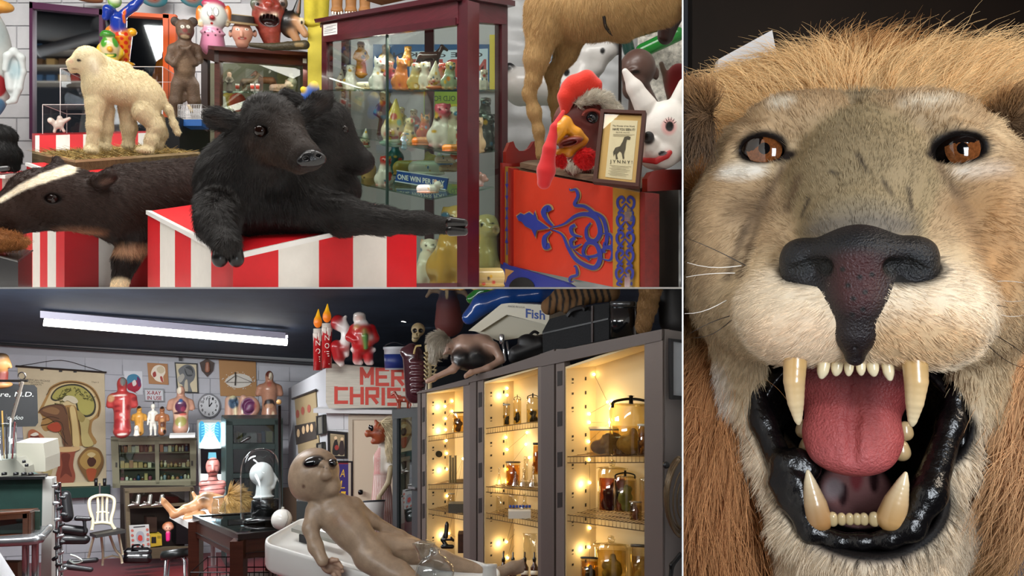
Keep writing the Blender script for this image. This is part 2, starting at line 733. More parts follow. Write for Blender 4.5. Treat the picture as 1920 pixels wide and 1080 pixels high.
def lathe(name, f, u, prof, mat, parent=None, w=0.0, n=20, cols=None, col='888888', smooth=True, tilt=None, **kw):
    """Turned shape: prof = [(radius px, v px),...] about the upright axis through pixel column u."""
    V, Fc, C = [],[],[]
    m = len(prof)
    up = f.R[:, 2]; x = f.R[:, 0]; y = f.R[:, 1]
    for i, (r, v) in enumerate(prof):
        p = f.p(u, v, w)
        for j in range(n):
            t = 2 * math.pi * j / n
            V.append(p + r * f.sc(w) * (x * math.cos(t) + y * math.sin(t)))
            C.append(lin(cols[i] if cols else col))
    for i in range(m - 1):
        for j in range(n):
            k = (j + 1) % n
            Fc.append((i * n + j, i * n + k, (i + 1) * n + k, (i + 1) * n + j))
    if prof[0][0] > 0.01: Fc.append(list(range(n))[::-1])
    if prof[-1][0] > 0.01: Fc.append([(m - 1) * n + j for j in range(n)])
    if prof[0][1] < prof[-1][1]: Fc = [q[::-1] for q in Fc]
    return mesh(name, V, Fc, mat, parent, np.array(C), smooth, **kw)


def ball(name, f, u, v, r, mat, parent=None, w=0.0, n=14, col='888888', squash=(1,1,1), **kw):
    c = f.p(u, v, w)
    V, Fc = [],[]
    for i in range(n + 1):
        a = math.pi * i / n
        for j in range(2 * n):
            b = math.pi * j / n
            V.append(c + f.R @ (np.array((math.sin(a) * math.cos(b) * squash[0], math.sin(a) * math.sin(b) * squash[1], math.cos(a) * squash[2])) * r * f.sc(w)))
    for i in range(n):
        for j in range(2 * n):
            k = (j + 1) % (2 * n)
            Fc.append((i * 2 * n + j, (i + 1) * 2 * n + j, (i + 1) * 2 * n + k, i * 2 * n + k))
    return mesh(name, V, Fc, mat, parent, np.array([lin(col)] * len(V)), True, **kw)


# half-spaces of the three compartments: keep the side the normal points to
SLAB = 0.0016
_pn = np.array((1.0,-320 / F, 0.0)); _pn /= np.linalg.norm(_pn)
CAMP = np.array((0,0, CZ))
CLIP_LION = [(_pn, CAMP + _pn * 0.0012)]
CLIP_SHOP = [(-_pn, CAMP - _pn * 0.0012),(np.array((0,0,1.0)), CAMP + np.array((0,0, SLAB + 0.0004)))]
CLIP_LAB = [(-_pn, CAMP - _pn * 0.0012),(np.array((0,0,-1.0)), CAMP - np.array((0,0, SLAB + 0.0004)))]
# ------------------------------------------------------------------ the three compartments
def pbox(name, lo, hi, mat, **kw):
    x0, y0, z0 = lo; x1, y1, z1 = hi
    mb = MB().hexa([(x0, y0, z0),(x1, y0, z0),(x1, y1, z0),(x0, y1, z0),(x0, y0, z1),(x1, y0, z1),(x1, y1, z1),(x0, y1, z1)])
    return mb.build(name, mat, **kw)


def zcut(p, z): return np.array((p[0], p[1], z))


def xpart(y):
    return y * 320 / F


WHITE_EDGE = M('f2f1ee', 0.6)
_a, _b, _t = 0.62,12.0,0.00062
_q = []
for y in (_a, _b):
    for s_ in (-1,1):
        _q.append(np.array((xpart(y), y, 0)) + _pn * s_ * _t)
_q = [_q[0], _q[1], _q[3], _q[2]]
MB().hexa([q + np.array((0,0, CZ - 3.4)) for q in _q] + [q + np.array((0,0, CZ + 3.2)) for q in _q]).build('wall_partition', WHITE_EDGE, kind='structure')
# the shop's floor is the laboratory's roof
MB().hexa([(-7.6,1.4, CZ - SLAB),(xpart(1.4) - 0.002,1.4, CZ - SLAB),(xpart(12) - 0.002,12, CZ - SLAB),(-7.6,12, CZ - SLAB),
           (-7.6,1.4, CZ + SLAB),(xpart(1.4) - 0.002,1.4, CZ + SLAB),(xpart(12) - 0.002,12, CZ + SLAB),(-7.6,12, CZ + SLAB)]).build('floor_shop', WHITE_EDGE, kind='structure')
# behind the lion
pbox('wall_alcove_back', (xpart(2.3) + 0.03,2.3, CZ - 1.4),(3.6,2.36, CZ + 2.0), M('24170f', 0.6, mottle=0.5, ms=1.5), kind='structure')
# ================================================================== THE SHOP (curiosities)
GLZ = M(None, 0.22, spec=0.6, coat=0.35)      # glazed chalkware
MATTE = M(None, 0.65, spec=0.3, bump=0.15, bs=120)
TOY = M(None, 0.3, spec=0.5)
PAINT = M(None, 0.4)
ZF = CZ + SLAB + 0.0005

# --- back wall of white painted blocks
BW = 5.25
wall = pbox('wall_back', (-7.5, BW, CZ),(xpart(BW) - 0.01, BW + 0.1, CZ + 3.7), M('b9b9bd', 0.75), kind='structure')
pbox('wall_left', (-7.6,1.4, CZ + 0.002),(-7.5, BW + 0.1, CZ + 3.7), M('b8b8bb', 0.75), kind='structure')
pbox('ceiling_shop', (-7.5,-2.5, CZ + 3.7),(xpart(0.6), BW + 0.1, CZ + 3.76), M('23262e', 0.8), kind='structure')
pl = flat(BW)
blk = None
for r in range(10):
    for c in range(7):
        u0 = -50 + c * 84 - (42 if r % 2 else 0); v0 = -36 + r * 43
        if u0 > 430 or (u0 > 70 and u0 + 80 < 300 and v0 > 30): continue
        if blk is None:
            blk = panel('block', pl, rect(u0 + 1, v0 + 1, u0 + 82, v0 + 41.5),-0.01,0.012, 'd5d5d8', wall, M('d9d9dc', 0.6, bump=0.15, bs=80, mottle=0.06))
            bu, bv = u0, v0
        else:
            k_ = BW / F
            clone(blk, ((u0 - bu) * k_, 0,-(v0 - bv) * k_), wall)

# --- mirror with purple frame, and one with an orange frame
MIR = M('c9ced2', 0.03, metal=1.0)
pl = flat(5.2)
t = thing('wall_mirror', W(180,262,5.2), 'large wall mirror in a purple wooden frame behind the lamb', 'mirror')
panel('mirror_glass', pl, [(64,20),(196,30),(196,262),(64,262)],0,0.006, None, t, MIR)
for q in ([(60,6),(66,8),(66,264),(60,262)],[(60,6),(196,20),(196,31),(60,18)],[(190,20),(197,20),(197,262),(190,262)]):
    panel('frame_rail', pl, q, 0,0.03, None, t, M('5b3350', 0.4))
t = thing('wall_mirror', W(280,262,5.2), 'narrow wall mirror in a bright orange frame beside the bear figure', 'mirror')
panel('mirror_glass', pl, [(200,24),(312,32),(312,262),(200,262)],0,0.006, None, t, MIR)
for q in ([(309,28),(333,30),(333,250),(309,250)],[(200,22),(320,30),(320,37),(200,29)]):
    panel('frame_rail', pl, q, 0,0.03, None, t, M('e8601c', 0.35))
panel('frame_groove', pl, [(319,38),(321,38),(321,250),(319,250)],0.03,0.032, None, t, M('9c3a0c', 0.5))

# what the mirrors show: ducts and shelves on the far side of the shop
def virt(u, v, dv): p = W(u, v, dv); return np.array((p[0],10.4 - p[1], p[2]))
for i, (a, b, r) in enumerate((((40,48,9.2),(190,58,9.0),0.16),((72,98,8.2),(190,66,8.6),0.06))):
    MB().tube([virt(*a), virt(*b)], r, '9a9c9f', 16).build('air_duct', M('a9abae', 0.45, metal=0.4), smooth=True,
        label=('thick' if i == 0 else 'thin') + ' grey air duct under the dark ceiling seen in the purple mirror', cat='duct')
for i, v in enumerate((100,128,158)):
    p = virt(95, v, 9.2)
    sh = pbox('wall_shelf', p - (0.5,0.1,0.01), p + (0.5,0.1,0.01), M('c9c3b8', 0.6), label=('top', 'middle', 'lowest')[i] + ' white shelf of souvenirs seen in the purple mirror', cat='shelf')
    for j in range(6):
        pp = p + (-0.42 + j * 0.15,0,0.012)
        pbox('souvenir_box', pp - (0.05,0.04,0), pp + (0.05,0.04,0.09), M(random.choice(['d8b070', 'c8524a', 'e4ded2', '4a6a8c', '7c5a3c']),0.6),
             label=('first', 'second', 'third', 'fourth', 'fifth', 'sixth')[j] + ' souvenir box on the ' + ('top', 'middle', 'lowest')[i] + ' shelf seen in the purple mirror', cat='box', group='souvenir boxes on shelf ' + ('one', 'two', 'three')[i])

# --- striped display bases
def striped(name, pts, stripes, label, group=None, trim=True, topcol='d0141f', extra_back=0.5):
    """pts: (u, v, d) of left, near and right top corners; stripes: pixel boundaries with colours per face."""
    L, Nn, R = [W(*p) for p in pts]
    Bk = L + R - Nn
    t = thing(name, ((L[0] + R[0]) / 2,(L[1] + R[1]) / 2, ZF), label, 'display base', group)
    MB().add([L, Nn, R, Bk],[(0,1,2,3)], topcol).build('top', M(None, 0.45), t)
    for (A, B, a, b, st) in ((L, Nn, pts[0], pts[1], stripes[0]),(Nn, R, pts[1], pts[2], stripes[1])):
        mb = MB()
        for u0, u1, col in st:
            q = []
            for u in (u0, u1):
                # point on the top edge A-B above picture column u
                dx = (u - 960) / F
                s_ = (dx * A[1] - A[0]) / ((B[0] - A[0]) - dx * (B[1] - A[1]))
                q.append(A + (B - A) * s_)
            mb.add([q[0], q[1], zcut(q[1], ZF), zcut(q[0], ZF)],[(0,3,2,1)], col)
        mb.build('striped_side', M(None, 0.42, mottle=0.05, ms=20), t)
    MB().add([L, Bk, zcut(Bk, ZF), zcut(L, ZF)],[(0,1,2,3)], 'b01019').add([R, Bk, zcut(Bk, ZF), zcut(R, ZF)],[(0,3,2,1)], 'b01019').build('back_side', M(None, 0.45), t)
    if trim:
        for A, B in ((L, Nn),(Nn, R)):
            o = np.cross(B - A, (0,0,1)); o = o / np.linalg.norm(o)
            if o[1] > 0: o = -o
            h_ = 0.011
            q = [A + o * .006, B + o * .006, B - o * .012, A - o * .012]
            MB().hexa([x - (0,0, h_) for x in q] + [x + (0,0,0.003) for x in q], 'e8e6e2').build('trim', M(None, 0.4), t)
    return t
RD, WH = 'd3121e', 'e4e0d8'
striped('display_box', [(277,396,2.61),(437,479,1.9),(781,402,2.55)],
        [[(277,300, RD),(300,328, WH),(328,358, RD),(358,396, WH),(396,437, RD)],
         [(437,522, RD),(522,598, WH),(598,662, RD),(662,725, WH),(725,781, RD)]],
        'red and white striped box under the black calf with two heads')
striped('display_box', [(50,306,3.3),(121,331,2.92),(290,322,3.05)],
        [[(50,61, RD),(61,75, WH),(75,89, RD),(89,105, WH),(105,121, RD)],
         [(121,185, 'a80f18'),(185,240, 'c9c5bf'),(240,290, 'a80f18')]],  # right face in darker red and white, its shade painted in
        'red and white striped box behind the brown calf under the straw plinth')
striped('display_box', [(-60,320,3.6),(4,330,3.3),(52,322,3.6)],
        [[(-60,-20, WH),(-20,4, RD)],[(4,37, WH),(37,52, RD)]],
        'small red and white striped box under the black furry animal at the left edge')
striped('display_box', [(60,250,4.9),(66,254,4.6),(330,248,4.9)],
        [[(60,66, RD)],[(66,74, WH),(74,105, RD),(105,131, WH),(131,156, RD),(156,205, WH),(205,230, RD),(230,247, WH),(247,259, RD),(259,276, WH),(276,330, RD)]],
        'long red and white striped shelf under the clear cases by the mirror', trim=False)
# black box with curly tan fur, bottom left
A_, B_, C_ = W(-40,470,2.5), W(34,490,2.3), W(60,470,2.55)
t = thing('black_plinth', zcut(B_, ZF), 'black box at the bottom left carrying curly tan fur', 'plinth')
D_ = A_ + C_ - B_
MB().hexa([zcut(q, ZF) for q in (A_, B_, C_, D_)] + [A_, B_, C_, D_], '0d0c0d').build('body', M('0f0e0f', 0.25), t)
MB().tube([A_, B_, C_],0.004, '2a2a2a', 6).build('edge', M('262626', 0.3), t)

# --- wooden plinth with straw
Lc, Nc, Rc = W(60,283,3.45), W(141,300,3.05), W(372,284,3.4)
Bc = Lc + Rc - Nc
t = thing('straw_plinth', ((Lc + Rc) / 2) - (0,0,0.06), 'weathered wooden plinth topped with straw under the lamb', 'plinth')
hh = np.array((0,0,0.07))
WD = M('9b8560', 0.75, kind='wood', mottle=0.3, ms=6, bump=0.3, bs=90)
for A, B in ((Lc, Nc),(Nc, Rc)):
    o = np.array((0,0.02,0))
    MB().hexa([A - hh, B - hh, B - hh + o, A - hh + o, A, B, B + o, A + o]).build('plank', WD, t)
MB().hexa([Lc - hh, Nc - hh, Rc - hh, Bc - hh, Lc - hh * .15, Nc - hh * .15, Rc - hh * .15, Bc - hh * .15], '5a4a2c').build('bed', M(None, 0.9, mottle=0.5, ms=40), t)
n_ = 2600
a_, b_ = .03 + .94 * RNG.random(n_),.03 + .94 * RNG.random(n_)
P_ = Nc + np.outer(a_, Lc - Nc) + np.outer(b_, Rc - Nc) + np.array((0,0,0.001)) - hh * .12
ang = RNG.random(n_) * 6.28
dr = np.stack([np.cos(ang), np.sin(ang), RNG.random(n_) * .5],1)
cs = np.array([lin(c) for c in ('c9ad6a', 'a98d50', '8a7040', 'd8c48a', '5e4c2a')])[RNG.integers(0,5, n_)]
fur('straw', t, P_, np.tile((0,0,1.0),(n_, 1)), dr, np.full(n_, 0.05), cs, 0.0014, npt=3, lift=.15, rnd=.3, kind='stuff')

# --- tall maroon display cabinet
PF = Plane((605,42,4.3),(866,-2,3.2),(866,540,3.2))
PS = Plane((866,0,3.2),(950,0,3.49),(866,540,3.2))
MAR = M('4a1720', 0.28, coat=0.3, mottle=0.2, ms=14)
MAR2 = M('5a2029', 0.3, kind='wood', mottle=0.35, ms=8)
cab = thing('display_cabinet', zcut(PF.p(740,300), ZF), 'tall maroon wooden display cabinet with glass doors full of chalk figurines', 'cabinet')
bot = 540 - 0.5
def post(u0, u1, v0, pl_, th):
    """upright post that stands on the floor"""
    a, b = pl_.p(u0, v0), pl_.p(u1, v0)
    n = -pl_.n * th
    q = [a, b, b + n, a + n]
    MB().hexa([zcut(x, ZF) for x in q] + q).build('post', MAR, cab)
post(603,612,44, PF, 0.04)
post(857,877,0, PF, 0.06)
post(941,952,8, PS, 0.04)
Bk0 = W(640,60,4.75)
MB().hexa([zcut(Bk0, ZF), zcut(Bk0 + (0.05,0,0), ZF), zcut(Bk0 + (0.05,0.05,0), ZF), zcut(Bk0 + (0,0.05,0), ZF), Bk0, Bk0 + (0.05,0,0), Bk0 + (0.05,0.05,0), Bk0 + (0,0.05,0)]).build('post', MAR, cab)
b2 = W(796,60,4.1)
for uu, dd in ((796,4.1),):
    b2 = W(uu, 50, dd)
    MB().hexa([zcut(b2 + q, ZF) for q in ((0,0,0),(.05,0,0),(.05,.05,0),(0,.05,0))] + [b2 + q for q in ((0,0,0),(.05,0,0),(.05,.05,0),(0,.05,0))]).build('back_post', MAR, cab)
panel('header', PF, [(606,45),(860,2),(860,45),(606,78)],-0.03,0.004, None, cab, MAR2)
panel('side_header', PS, [(868,0),(948,14),(948,46),(868,40)],-0.03,0.004, None, cab, MAR2)
panel('crown_moulding', PF, [(598,38),(868,-10),(868,0),(600,45)],-0.03,0.03, None, cab, MAR)
panel('crown_moulding', PS, [(864,-14),(956,4),(956,14),(866,0)],-0.03,0.03, None, cab, MAR)
panel('top_rail', PF, [(612,70),(858,34),(858,48),(612,80)],0.004,0.012, None, cab, MAR)
topq = [PF.p(600,42), PF.p(866,-4), PS.p(950,6), W(700,30,4.7)]
MB().hexa([q - (0,0,0.03) for q in topq] + topq).build('top_board', MAR, cab)
GP = glass('eef4ef', 0.045)
panel('glass_door', PF, [(612,80),(724,64),(724,539.6),(612,539.6)],-0.012,-0.009, None, cab, GP)
panel('glass_door', PF, [(720,65),(857,47),(857,539.6),(720,539.6)],-0.022,-0.019, None, cab, GP)
panel('side_glass', PS, [(876,42),(941,46),(941,539.6),(876,539.6)],-0.012,-0.009, None, cab, GP)
for u in (722,):
    panel('door_edge', PF, [(u - 1,64),(u + 1,64),(u + 1,539.6),(u - 1,539.6)],-0.018,-0.006, None, cab, M('2b3b36', 0.2))
GS = glass('d7e6de', 0.12)
def shelf(front, name='shelf', th=0.008, mat=GS, parent=None):
    q = [W(*p) for p in front]
    return MB().hexa([x - (0,0, th) for x in q] + q).build(name, mat, parent or cab)
shelf([(610,168,4.27),(862,168.5,3.25),(942,167.5,3.5),(700,167,4.6)])
shelf([(610,245,4.27),(862,289,3.25),(942,280,3.5),(700,242,4.6)])
shelf([(610,330,4.27),(810,372,3.45),(926,350,3.65),(700,322,4.6)])
bq = [zcut(PF.p(606,300), ZF), zcut(PF.p(866,300), ZF), zcut(PS.p(948,300), ZF), zcut(W(700,300,4.65), ZF)]
MB().hexa(bq + [q + (0,0,0.02) for q in bq]).build('bottom_board', MAR, cab)
mbq = MB().tube([W(650,66,4.3), W(850,30,3.45)],.008, 'ffffff', 8); mbq.build('case_fill_tube', M('fff6e6', .5, emit=3.0), cab)  # added glowing tube behind the header
_o = area_light('case_fill_light', W(752,66,3.8), W(752,400,3.95),1.0,.1,5,(1,.96,.9)); _o.rotation_euler = (0,0, math.atan2(-.95,.75))  # added fill light to brighten the figurines
# reflections in the cabinet's mirrored back, painted on flat panels at the wall
t = thing('painted_reflection', W(850,168,5.2), 'blue painted banner with reversed red lettering as mirrored in the cabinet back', 'reflection')
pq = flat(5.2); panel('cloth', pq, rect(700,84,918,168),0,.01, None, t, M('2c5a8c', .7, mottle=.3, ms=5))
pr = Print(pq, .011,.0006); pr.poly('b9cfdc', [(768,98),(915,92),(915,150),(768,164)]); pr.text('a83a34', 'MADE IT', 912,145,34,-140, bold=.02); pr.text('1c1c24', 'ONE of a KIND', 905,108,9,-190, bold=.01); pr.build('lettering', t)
t = thing('painted_reflection', W(840,236,5.2), 'green and yellow painted reflection with reversed lettering low behind the cabinet', 'reflection')
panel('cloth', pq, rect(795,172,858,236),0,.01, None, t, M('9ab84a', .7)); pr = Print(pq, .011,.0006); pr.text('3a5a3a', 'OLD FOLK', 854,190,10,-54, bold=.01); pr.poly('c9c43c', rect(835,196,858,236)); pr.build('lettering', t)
t = thing('painted_reflection', W(930,168,5.2), 'yellow painted reflection at the right end behind the cabinet', 'reflection')
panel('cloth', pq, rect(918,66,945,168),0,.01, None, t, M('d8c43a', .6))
# paper notice on the header
t = thing('paper_notice', PF.p(621,68), 'white typed paper notice on the header of the maroon cabinet', 'notice')
panel('paper', PF, [(608,47),(634,43),(634,64),(608,68)],0.005,0.006, 'ecebe8', t, M('ecebe8', 0.7))
pr = Print(PF, 0.0065)
for i in range(5): pr.line('77777c', [(610 + (i == 0) * 4,51 + i * 3.1),(632 - (i % 2) * 6,47.5 + i * 3.1)],0.8)
pr.build('typing', t)

# --- wooden display case (behind)
PW = Plane((402,90,4.25),(578,102,4.65),(402,240,4.25))
PV = Plane((402,90,4.25),(376,88,4.6),(402,240,4.25))
BR = M('4a2218', 0.35, kind='wood', mottle=0.4, ms=7)
t = thing('display_case', zcut(PW.p(490,200), ZF), 'dark wooden glass display case beneath the clown and mask heads', 'cabinet')
for (u0, u1, v0, pl_) in ((402,412,92, PW),(568,576,104, PW)):
    a, b = pl_.p(u0, v0), pl_.p(u1, v0)
    q = [a, b, b + (0,.05,0), a + (0,.05,0)]
    MB().hexa([zcut(x, ZF) for x in q] + q).build('post', BR, t)
a = PV.p(377,90); q = [a, a + (.04,0,0), a + (.04,.04,0), a + (0,.04,0)]
MB().hexa([zcut(x, ZF) for x in q] + q).build('post', M('2a1712', 0.5), t)
panel('header', PW, [(404,90),(577,101),(577,123),(404,114)],-0.03,0.004, None, t, BR)
panel('side_header', PV, [(376,86),(403,89),(403,116),(376,108)],-0.02,0.004, None, t, M('2b1610', 0.5))
q = [W(374,86,4.6), W(402,90,4.2), W(580,101,4.6), W(540,92,5.0)]
MB().hexa([x - (0,0,0.012) for x in q] + [x + (0,0,0.01) for x in q]).build('top_board', BR, t)
panel('glass_front', PW, [(412,116),(568,124),(568,300),(412,300)],-0.02,-0.017, None, t, glass('eef3ee', 0.05))
shelf([(404,171,4.27),(574,173,4.66),(574,172,5.0),(404,170,4.75)], 'shelf', parent=t)
shelf([(404,232,4.27),(574,236,4.66),(574,233,5.0),(404,229,4.75)], 'shelf', parent=t)
panel('back_panel', flat(5.05), rect(380,120,572,300),0,0.02, None, t, M('6b6a52', 0.6, mottle=0.4, ms=4))
area_light('case_fill_light', W(490,122,4.5), W(490,300,4.65),.6,.1,1.8,(1,.95,.88))  # added fill light to lift the dim case interior
# the price sticker
panel('price_card', PW, [(567,110),(574,110.5),(574,119),(567,118.5)],0.005,0.006, 'e8e6e0', label='small white card on the wooden case by the yellow column', cat='card')

# --- yellow column
t = thing('yellow_column', W(597,300,4.5), 'yellow plaster column with a moulded band left of the maroon cabinet', 'column')
f = Fr(597,40,4.45)
YL = M('d3c23a', 0.75, bump=0.6, bs=40, mottle=0.2, ms=10)
mbx = pbox('shaft', W(577,539,4.45) + (0,0,0.004), W(606,48,4.45) + (0,0.1,0), M('cdbd3e', 0.7, mottle=0.12, ms=8)); mbx.location = [a - b for a, b in zip(mbx.location, t.location)]; mbx.parent = t
q = Sculpt(590,15,4.42, k=6, col='cdbb34', h=2)
q.c((585,-20,10),(585,40,10),16,15); q.c((605,-20,12),(602,40,12),14); q.e((588,44,8),(21,4,14))
q.build('capital', YL, t)
# --- crumpled silver cloth behind the horse
V_, F_ = [],[]
nx, nz = 46,40
for i in range(nx):
    for j in range(nz):
        u = 940 + i * 9; v = -30 + j * 15
        dd = 4.6 + 0.018 * (math.sin(u * .06 + v * .03) + math.sin(u * .03 - v * .12 + 1) + 0.8 * math.sin(v * .16 + 2 * math.sin(u * .04)) + .3 * math.sin(u * .16 + v * .2))
        p = W(u, min(v, 539.5), dd)
        p[0] = min(p[0], xpart(p[1]) - 0.01)
        V_.append(p)
for i in range(nx - 1):
    for j in range(nz - 1):
        F_.append((i * nz + j, i * nz + j + 1,(i + 1) * nz + j + 1,(i + 1) * nz + j))
mesh('silver_cloth', V_, F_, M('a4a5a6', 0.5, metal=0.15, bump=0.25, bs=30), smooth=True, label='crumpled silver cloth backdrop behind the tan taxidermy animal', cat='cloth')

# --- red carnival cabinet (organ front)
PC = Plane((952,318,3.3),(1195,356,2.6),(952,540,3.3))
PE = Plane((1195,356,2.6),(1280,340,2.95),(1195,540,2.6))
org = thing('carnival_cabinet', zcut(PC.p(1070,400), ZF), 'red carnival cabinet painted with blue and gold scrollwork', 'cabinet')
RED = M('b3301a', 0.4, mottle=0.12, ms=5)
DRED = M('7d1a14', 0.35, coat=0.2)
panel('front_panel', PC, [(963,318),(1157,353),(1157,539.6),(963,500)],-0.02,0.0, None, org, RED)
panel('corner_strip', PC, [(945,306),(949,306),(949,496),(945,494)],-0.03,0.02, None, org, DRED)
panel('corner_strip', PC, [(957,314),(963,316),(963,500),(957,497)],-0.03,0.012, None, org, DRED)
panel('gold_strip', PC, [(949,312),(957,313),(957,498),(949,495)],-0.03,0.006, None, org, M('8f6f2e', 0.35, metal=0.3))
panel('gold_strip', PC, [(1157,352),(1206,362),(1206,539.6),(1157,539.6)],-0.03,0.02, None, org, M('a57c2c', 0.35, metal=0.3, mottle=0.1))
panel('corner_strip', PC, [(1206,360),(1216,362),(1216,539.6),(1206,539.6)],-0.05,0.016, None, org, M('6a1712', 0.45, mottle=0.3, ms=30))
panel('blue_base', PC, [(944,490),(963,499),(1065,530),(1080,539.6),(944,539.6)],-0.01,0.016, None, org, M('1d2a78', 0.4))
panel('side_panel', PE, [(1210,358),(1277,345),(1277,539.6),(1210,539.6)],-0.03,-0.01, None, org, M('4e453e', 0.4, metal=0.2, mottle=0.3, ms=5))
panel('dark_opening', PC, ell(985,540,24,20,24)[12:] + [(1009,539.6)],0.017,0.019, None, org, M('050506', 0.8))
# scalloped back boards
q = [(943,330),(943,285),(950,268),(957,266),(961,277),(968,284),(978,284),(988,278),(996,266),(1003,264),(1011,270),(1011,320)]
panel('end_board', Plane((943,300,3.34),(1011,300,3.5),(943,330,3.34)), q, 0,0.02, None, org, DRED)
q = [(1204,360),(1204,336),(1212,324),(1228,319),(1277,318),(1277,356)]
panel('end_board', Plane((1204,340,2.62),(1280,340,2.9),(1204,360,2.62)), q, 0,0.02, None, org, DRED)
q = [W(955,312,3.38), W(1200,353,2.66), W(1270,342,2.92), W(1040,306,3.6)]
MB().hexa([x - (0,0,.02) for x in q] + q, '4a3a30').build('top_board', M('5a4632', 0.6, kind='wood', mottle=0.3), org)
# scrollwork
BL, GD = '25307e', '9a7a52'
pr = Print(PC, 0.0012,0.0004)
def scroll(pts, w, tp=(0.15,1,1,.5)):
    pr.line(GD, pts, w + 3.6,8, tp); 
    SC.append((pts, w, tp))
SC = []
scroll([(1160 - 83,468),(1094,480),(1118,480),(1134,468),(1140,445),(1136,418),(1128,405),(1112,398),(1100,402)],7)
scroll([(1079,528),(1071,528),(1072,520),(1084,515),(1082,500),(1078,500)],5)
scroll([(1070,353),(1072,357),(1082,356),(1086,368),(1080,384),(1100,388),(1120,405),(1128,430),(1128,440)],6)
scroll([(1034,428),(1060,420),(1082,405),(1104,402),(1122,412),(1128,436),(1118,452),(1104,447),(1102,430),(1110,418)],7,(.2,1,1.3,1.1,.5))
scroll([(1034,429),(1056,440),(1068,465),(1084,488),(1112,502),(1124,496),(1128,478),(1120,458),(1104,456),(1096,474),(1108,488)],7,(.2,1,1.3,1.1,.6))
scroll([(1128,440),(1144,438),(1152,452),(1148,464),(1136,462),(1136,454)],6)
scroll([(1128,484),(1146,488),(1152,474),(1146,463),(1136,468),(1138,474)],6)
scroll([(1040,424),(1028,412),(1022,398),(1030,390),(1034,396)],8,(.4,1,1.4,1.2))
scroll([(1036,434),(1024,446),(1026,462),(1034,460)],8,(.4,1,1.4,1.2))
scroll([(1094,444),(1078,440),(1074,428),(1082,422)],6,(.3,1,1.2,1))
scroll([(1094,458),(1078,464),(1074,452),(1082,446)],6,(.3,1,1.2,1))
body = [(972,406),(980,400),(986,403),(996,398),(1004,404),(1006,396),(1011,412),(1034,428),(1010,432),(1007,445),(1000,430),(988,424),(982,416),(976,414)]
pr.poly(GD, [((x - 995) * 1.08 + 994,(y - 418) * 1.12 + 418) for x, y in body])
for p_, w_, tp in SC: pr.line(BL, p_, w_, 8, tp)
pr.poly(BL, body)
pr.build('painted_scroll', org, 0.4)
pr = Print(PC, 0.0212,0.0004)
for i in range(5):
    c = 376 + i * 33
    for s_ in (1,-1):
        X_ = lambda x: 1182 + s_ * x
        pr.line(BL, [(X_(4), c + 22),(X_(14), c + 12),(X_(15), c),(X_(8), c - 6),(X_(3), c),(X_(8), c + 6)],5,6,(1,1,1.1,.6))
        pr.line(BL, [(X_(0), c + 6),(X_(9), c + 18),(X_(13), c + 25),(X_(6), c + 28)],4.5,6,(.5,1,1,.5))
pr.build('painted_scroll', org, 0.4)
pr = Print(PC, 0.0072,0.0003)
pr.line(BL, [(953,322),(953,478)],1.6)
for i in range(6):
    v = 345 + i * 22
    s_ = 1 if i < 3 else -1
    pr.poly(BL, [(950, v),(956, v),(953, v + 10 * s_)])
pr.build('painted_scroll', org, 0.4)
pr = Print(PC, 0.0165,0.0003)
pr.poly('a87a48', [(953,504),(970,508),(958,518),(953,532)])
pr.build('painted_corner', org, 0.4)
for v in (398,520):
    panel('latch', PC, rect(1185, v, 1195, v + 18),0.02,0.035, None, org, M('c8ccd0', 0.2, metal=0.9))
    panel('latch', PC, rect(1187, v - 7,1193, v + 2),0.02,0.03, None, org, M('a8acb0', 0.25, metal=0.9))
# ================================================================== creatures of the shop
def vnormals(V, Q):
    vn = np.zeros_like(V)
    for i in range(4):
        a, b, c = V[Q[:, i]], V[Q[:, (i + 1) % 4]], V[Q[:, i - 1]]
        np.add.at(vn, Q[:, i], np.cross(b - a, c - a))
    return vn / (np.linalg.norm(vn, axis=1)[:, None] + 1e-15)


def coat(name, parent, S, n, L, guides, rad, lift=.3, rnd=.35, droop=0., curl=0., clips=(), gain=1.15, var=.3, clump=.02, npt=4, mat=None, avoid=()):
    """Fur over a sculpted body; guides: (u, v, w, du, dv, dw) comb directions and L length in pixels."""
    f = S.f
    V, Q = S.V, S.Q
    vn = vnormals(V, Q)
    vw = V - CAMP
    vw /= np.linalg.norm(vw, axis=1)[:, None]
    mask = (np.sum(vn * vw, 1) < .35).astype(float)
    for c, r in avoid:
        l = (V - f.O) @ f.R
        mask *= np.linalg.norm(l - f.loc(*c), axis=1) > r * f.k
    P, N, C = tri_sample(V, Q, n, S.cols, mask)
    G = []
    for g in guides:
        v = f.R @ np.array((g[3], g[5],-g[4]), float)
        G.append((f.p(g[0], g[1], g[2]), list(v / (np.linalg.norm(v) + 1e-9)) + [g[6] if len(g) > 6 else L]))
    gv = idw(P, G, 3)
    return fur(name, parent, P, N, gv[:, :3], gv[:, 3] * f.k, C * gain, rad, npt=npt, lift=lift, droop=droop, rnd=rnd, curl=curl, clips=clips, var=var, clump=clump, mat=mat)


def glass_eye(parent, f, u, v, r, w, col='2a160c', white=False):
    e = ball('eye', f, u, v, r, M(col, 0.12, spec=0.4), parent, w=w, n=10)
    return e


# --- black calf with two heads
calf = thing('two_headed_calf', W(520,420,2.2), 'black taxidermy calf with two heads lying over the striped box', 'taxidermy calf')
BK = '191513'
S = Sculpt(540,320,2.15, k=16, col=BK, h=2.6)
S.clips = CLIP_SHOP[1:]
# trunk and chest
S.e((440,350,40),(68,80,80)); S.e((520,350,70),(110,66,90)); S.e((620,355,110),(58,48,70)); S.c((470,310,60),(560,330,90),70,70)
# neck of front head
S.c((505,260,-10),(450,330,30),62,74)
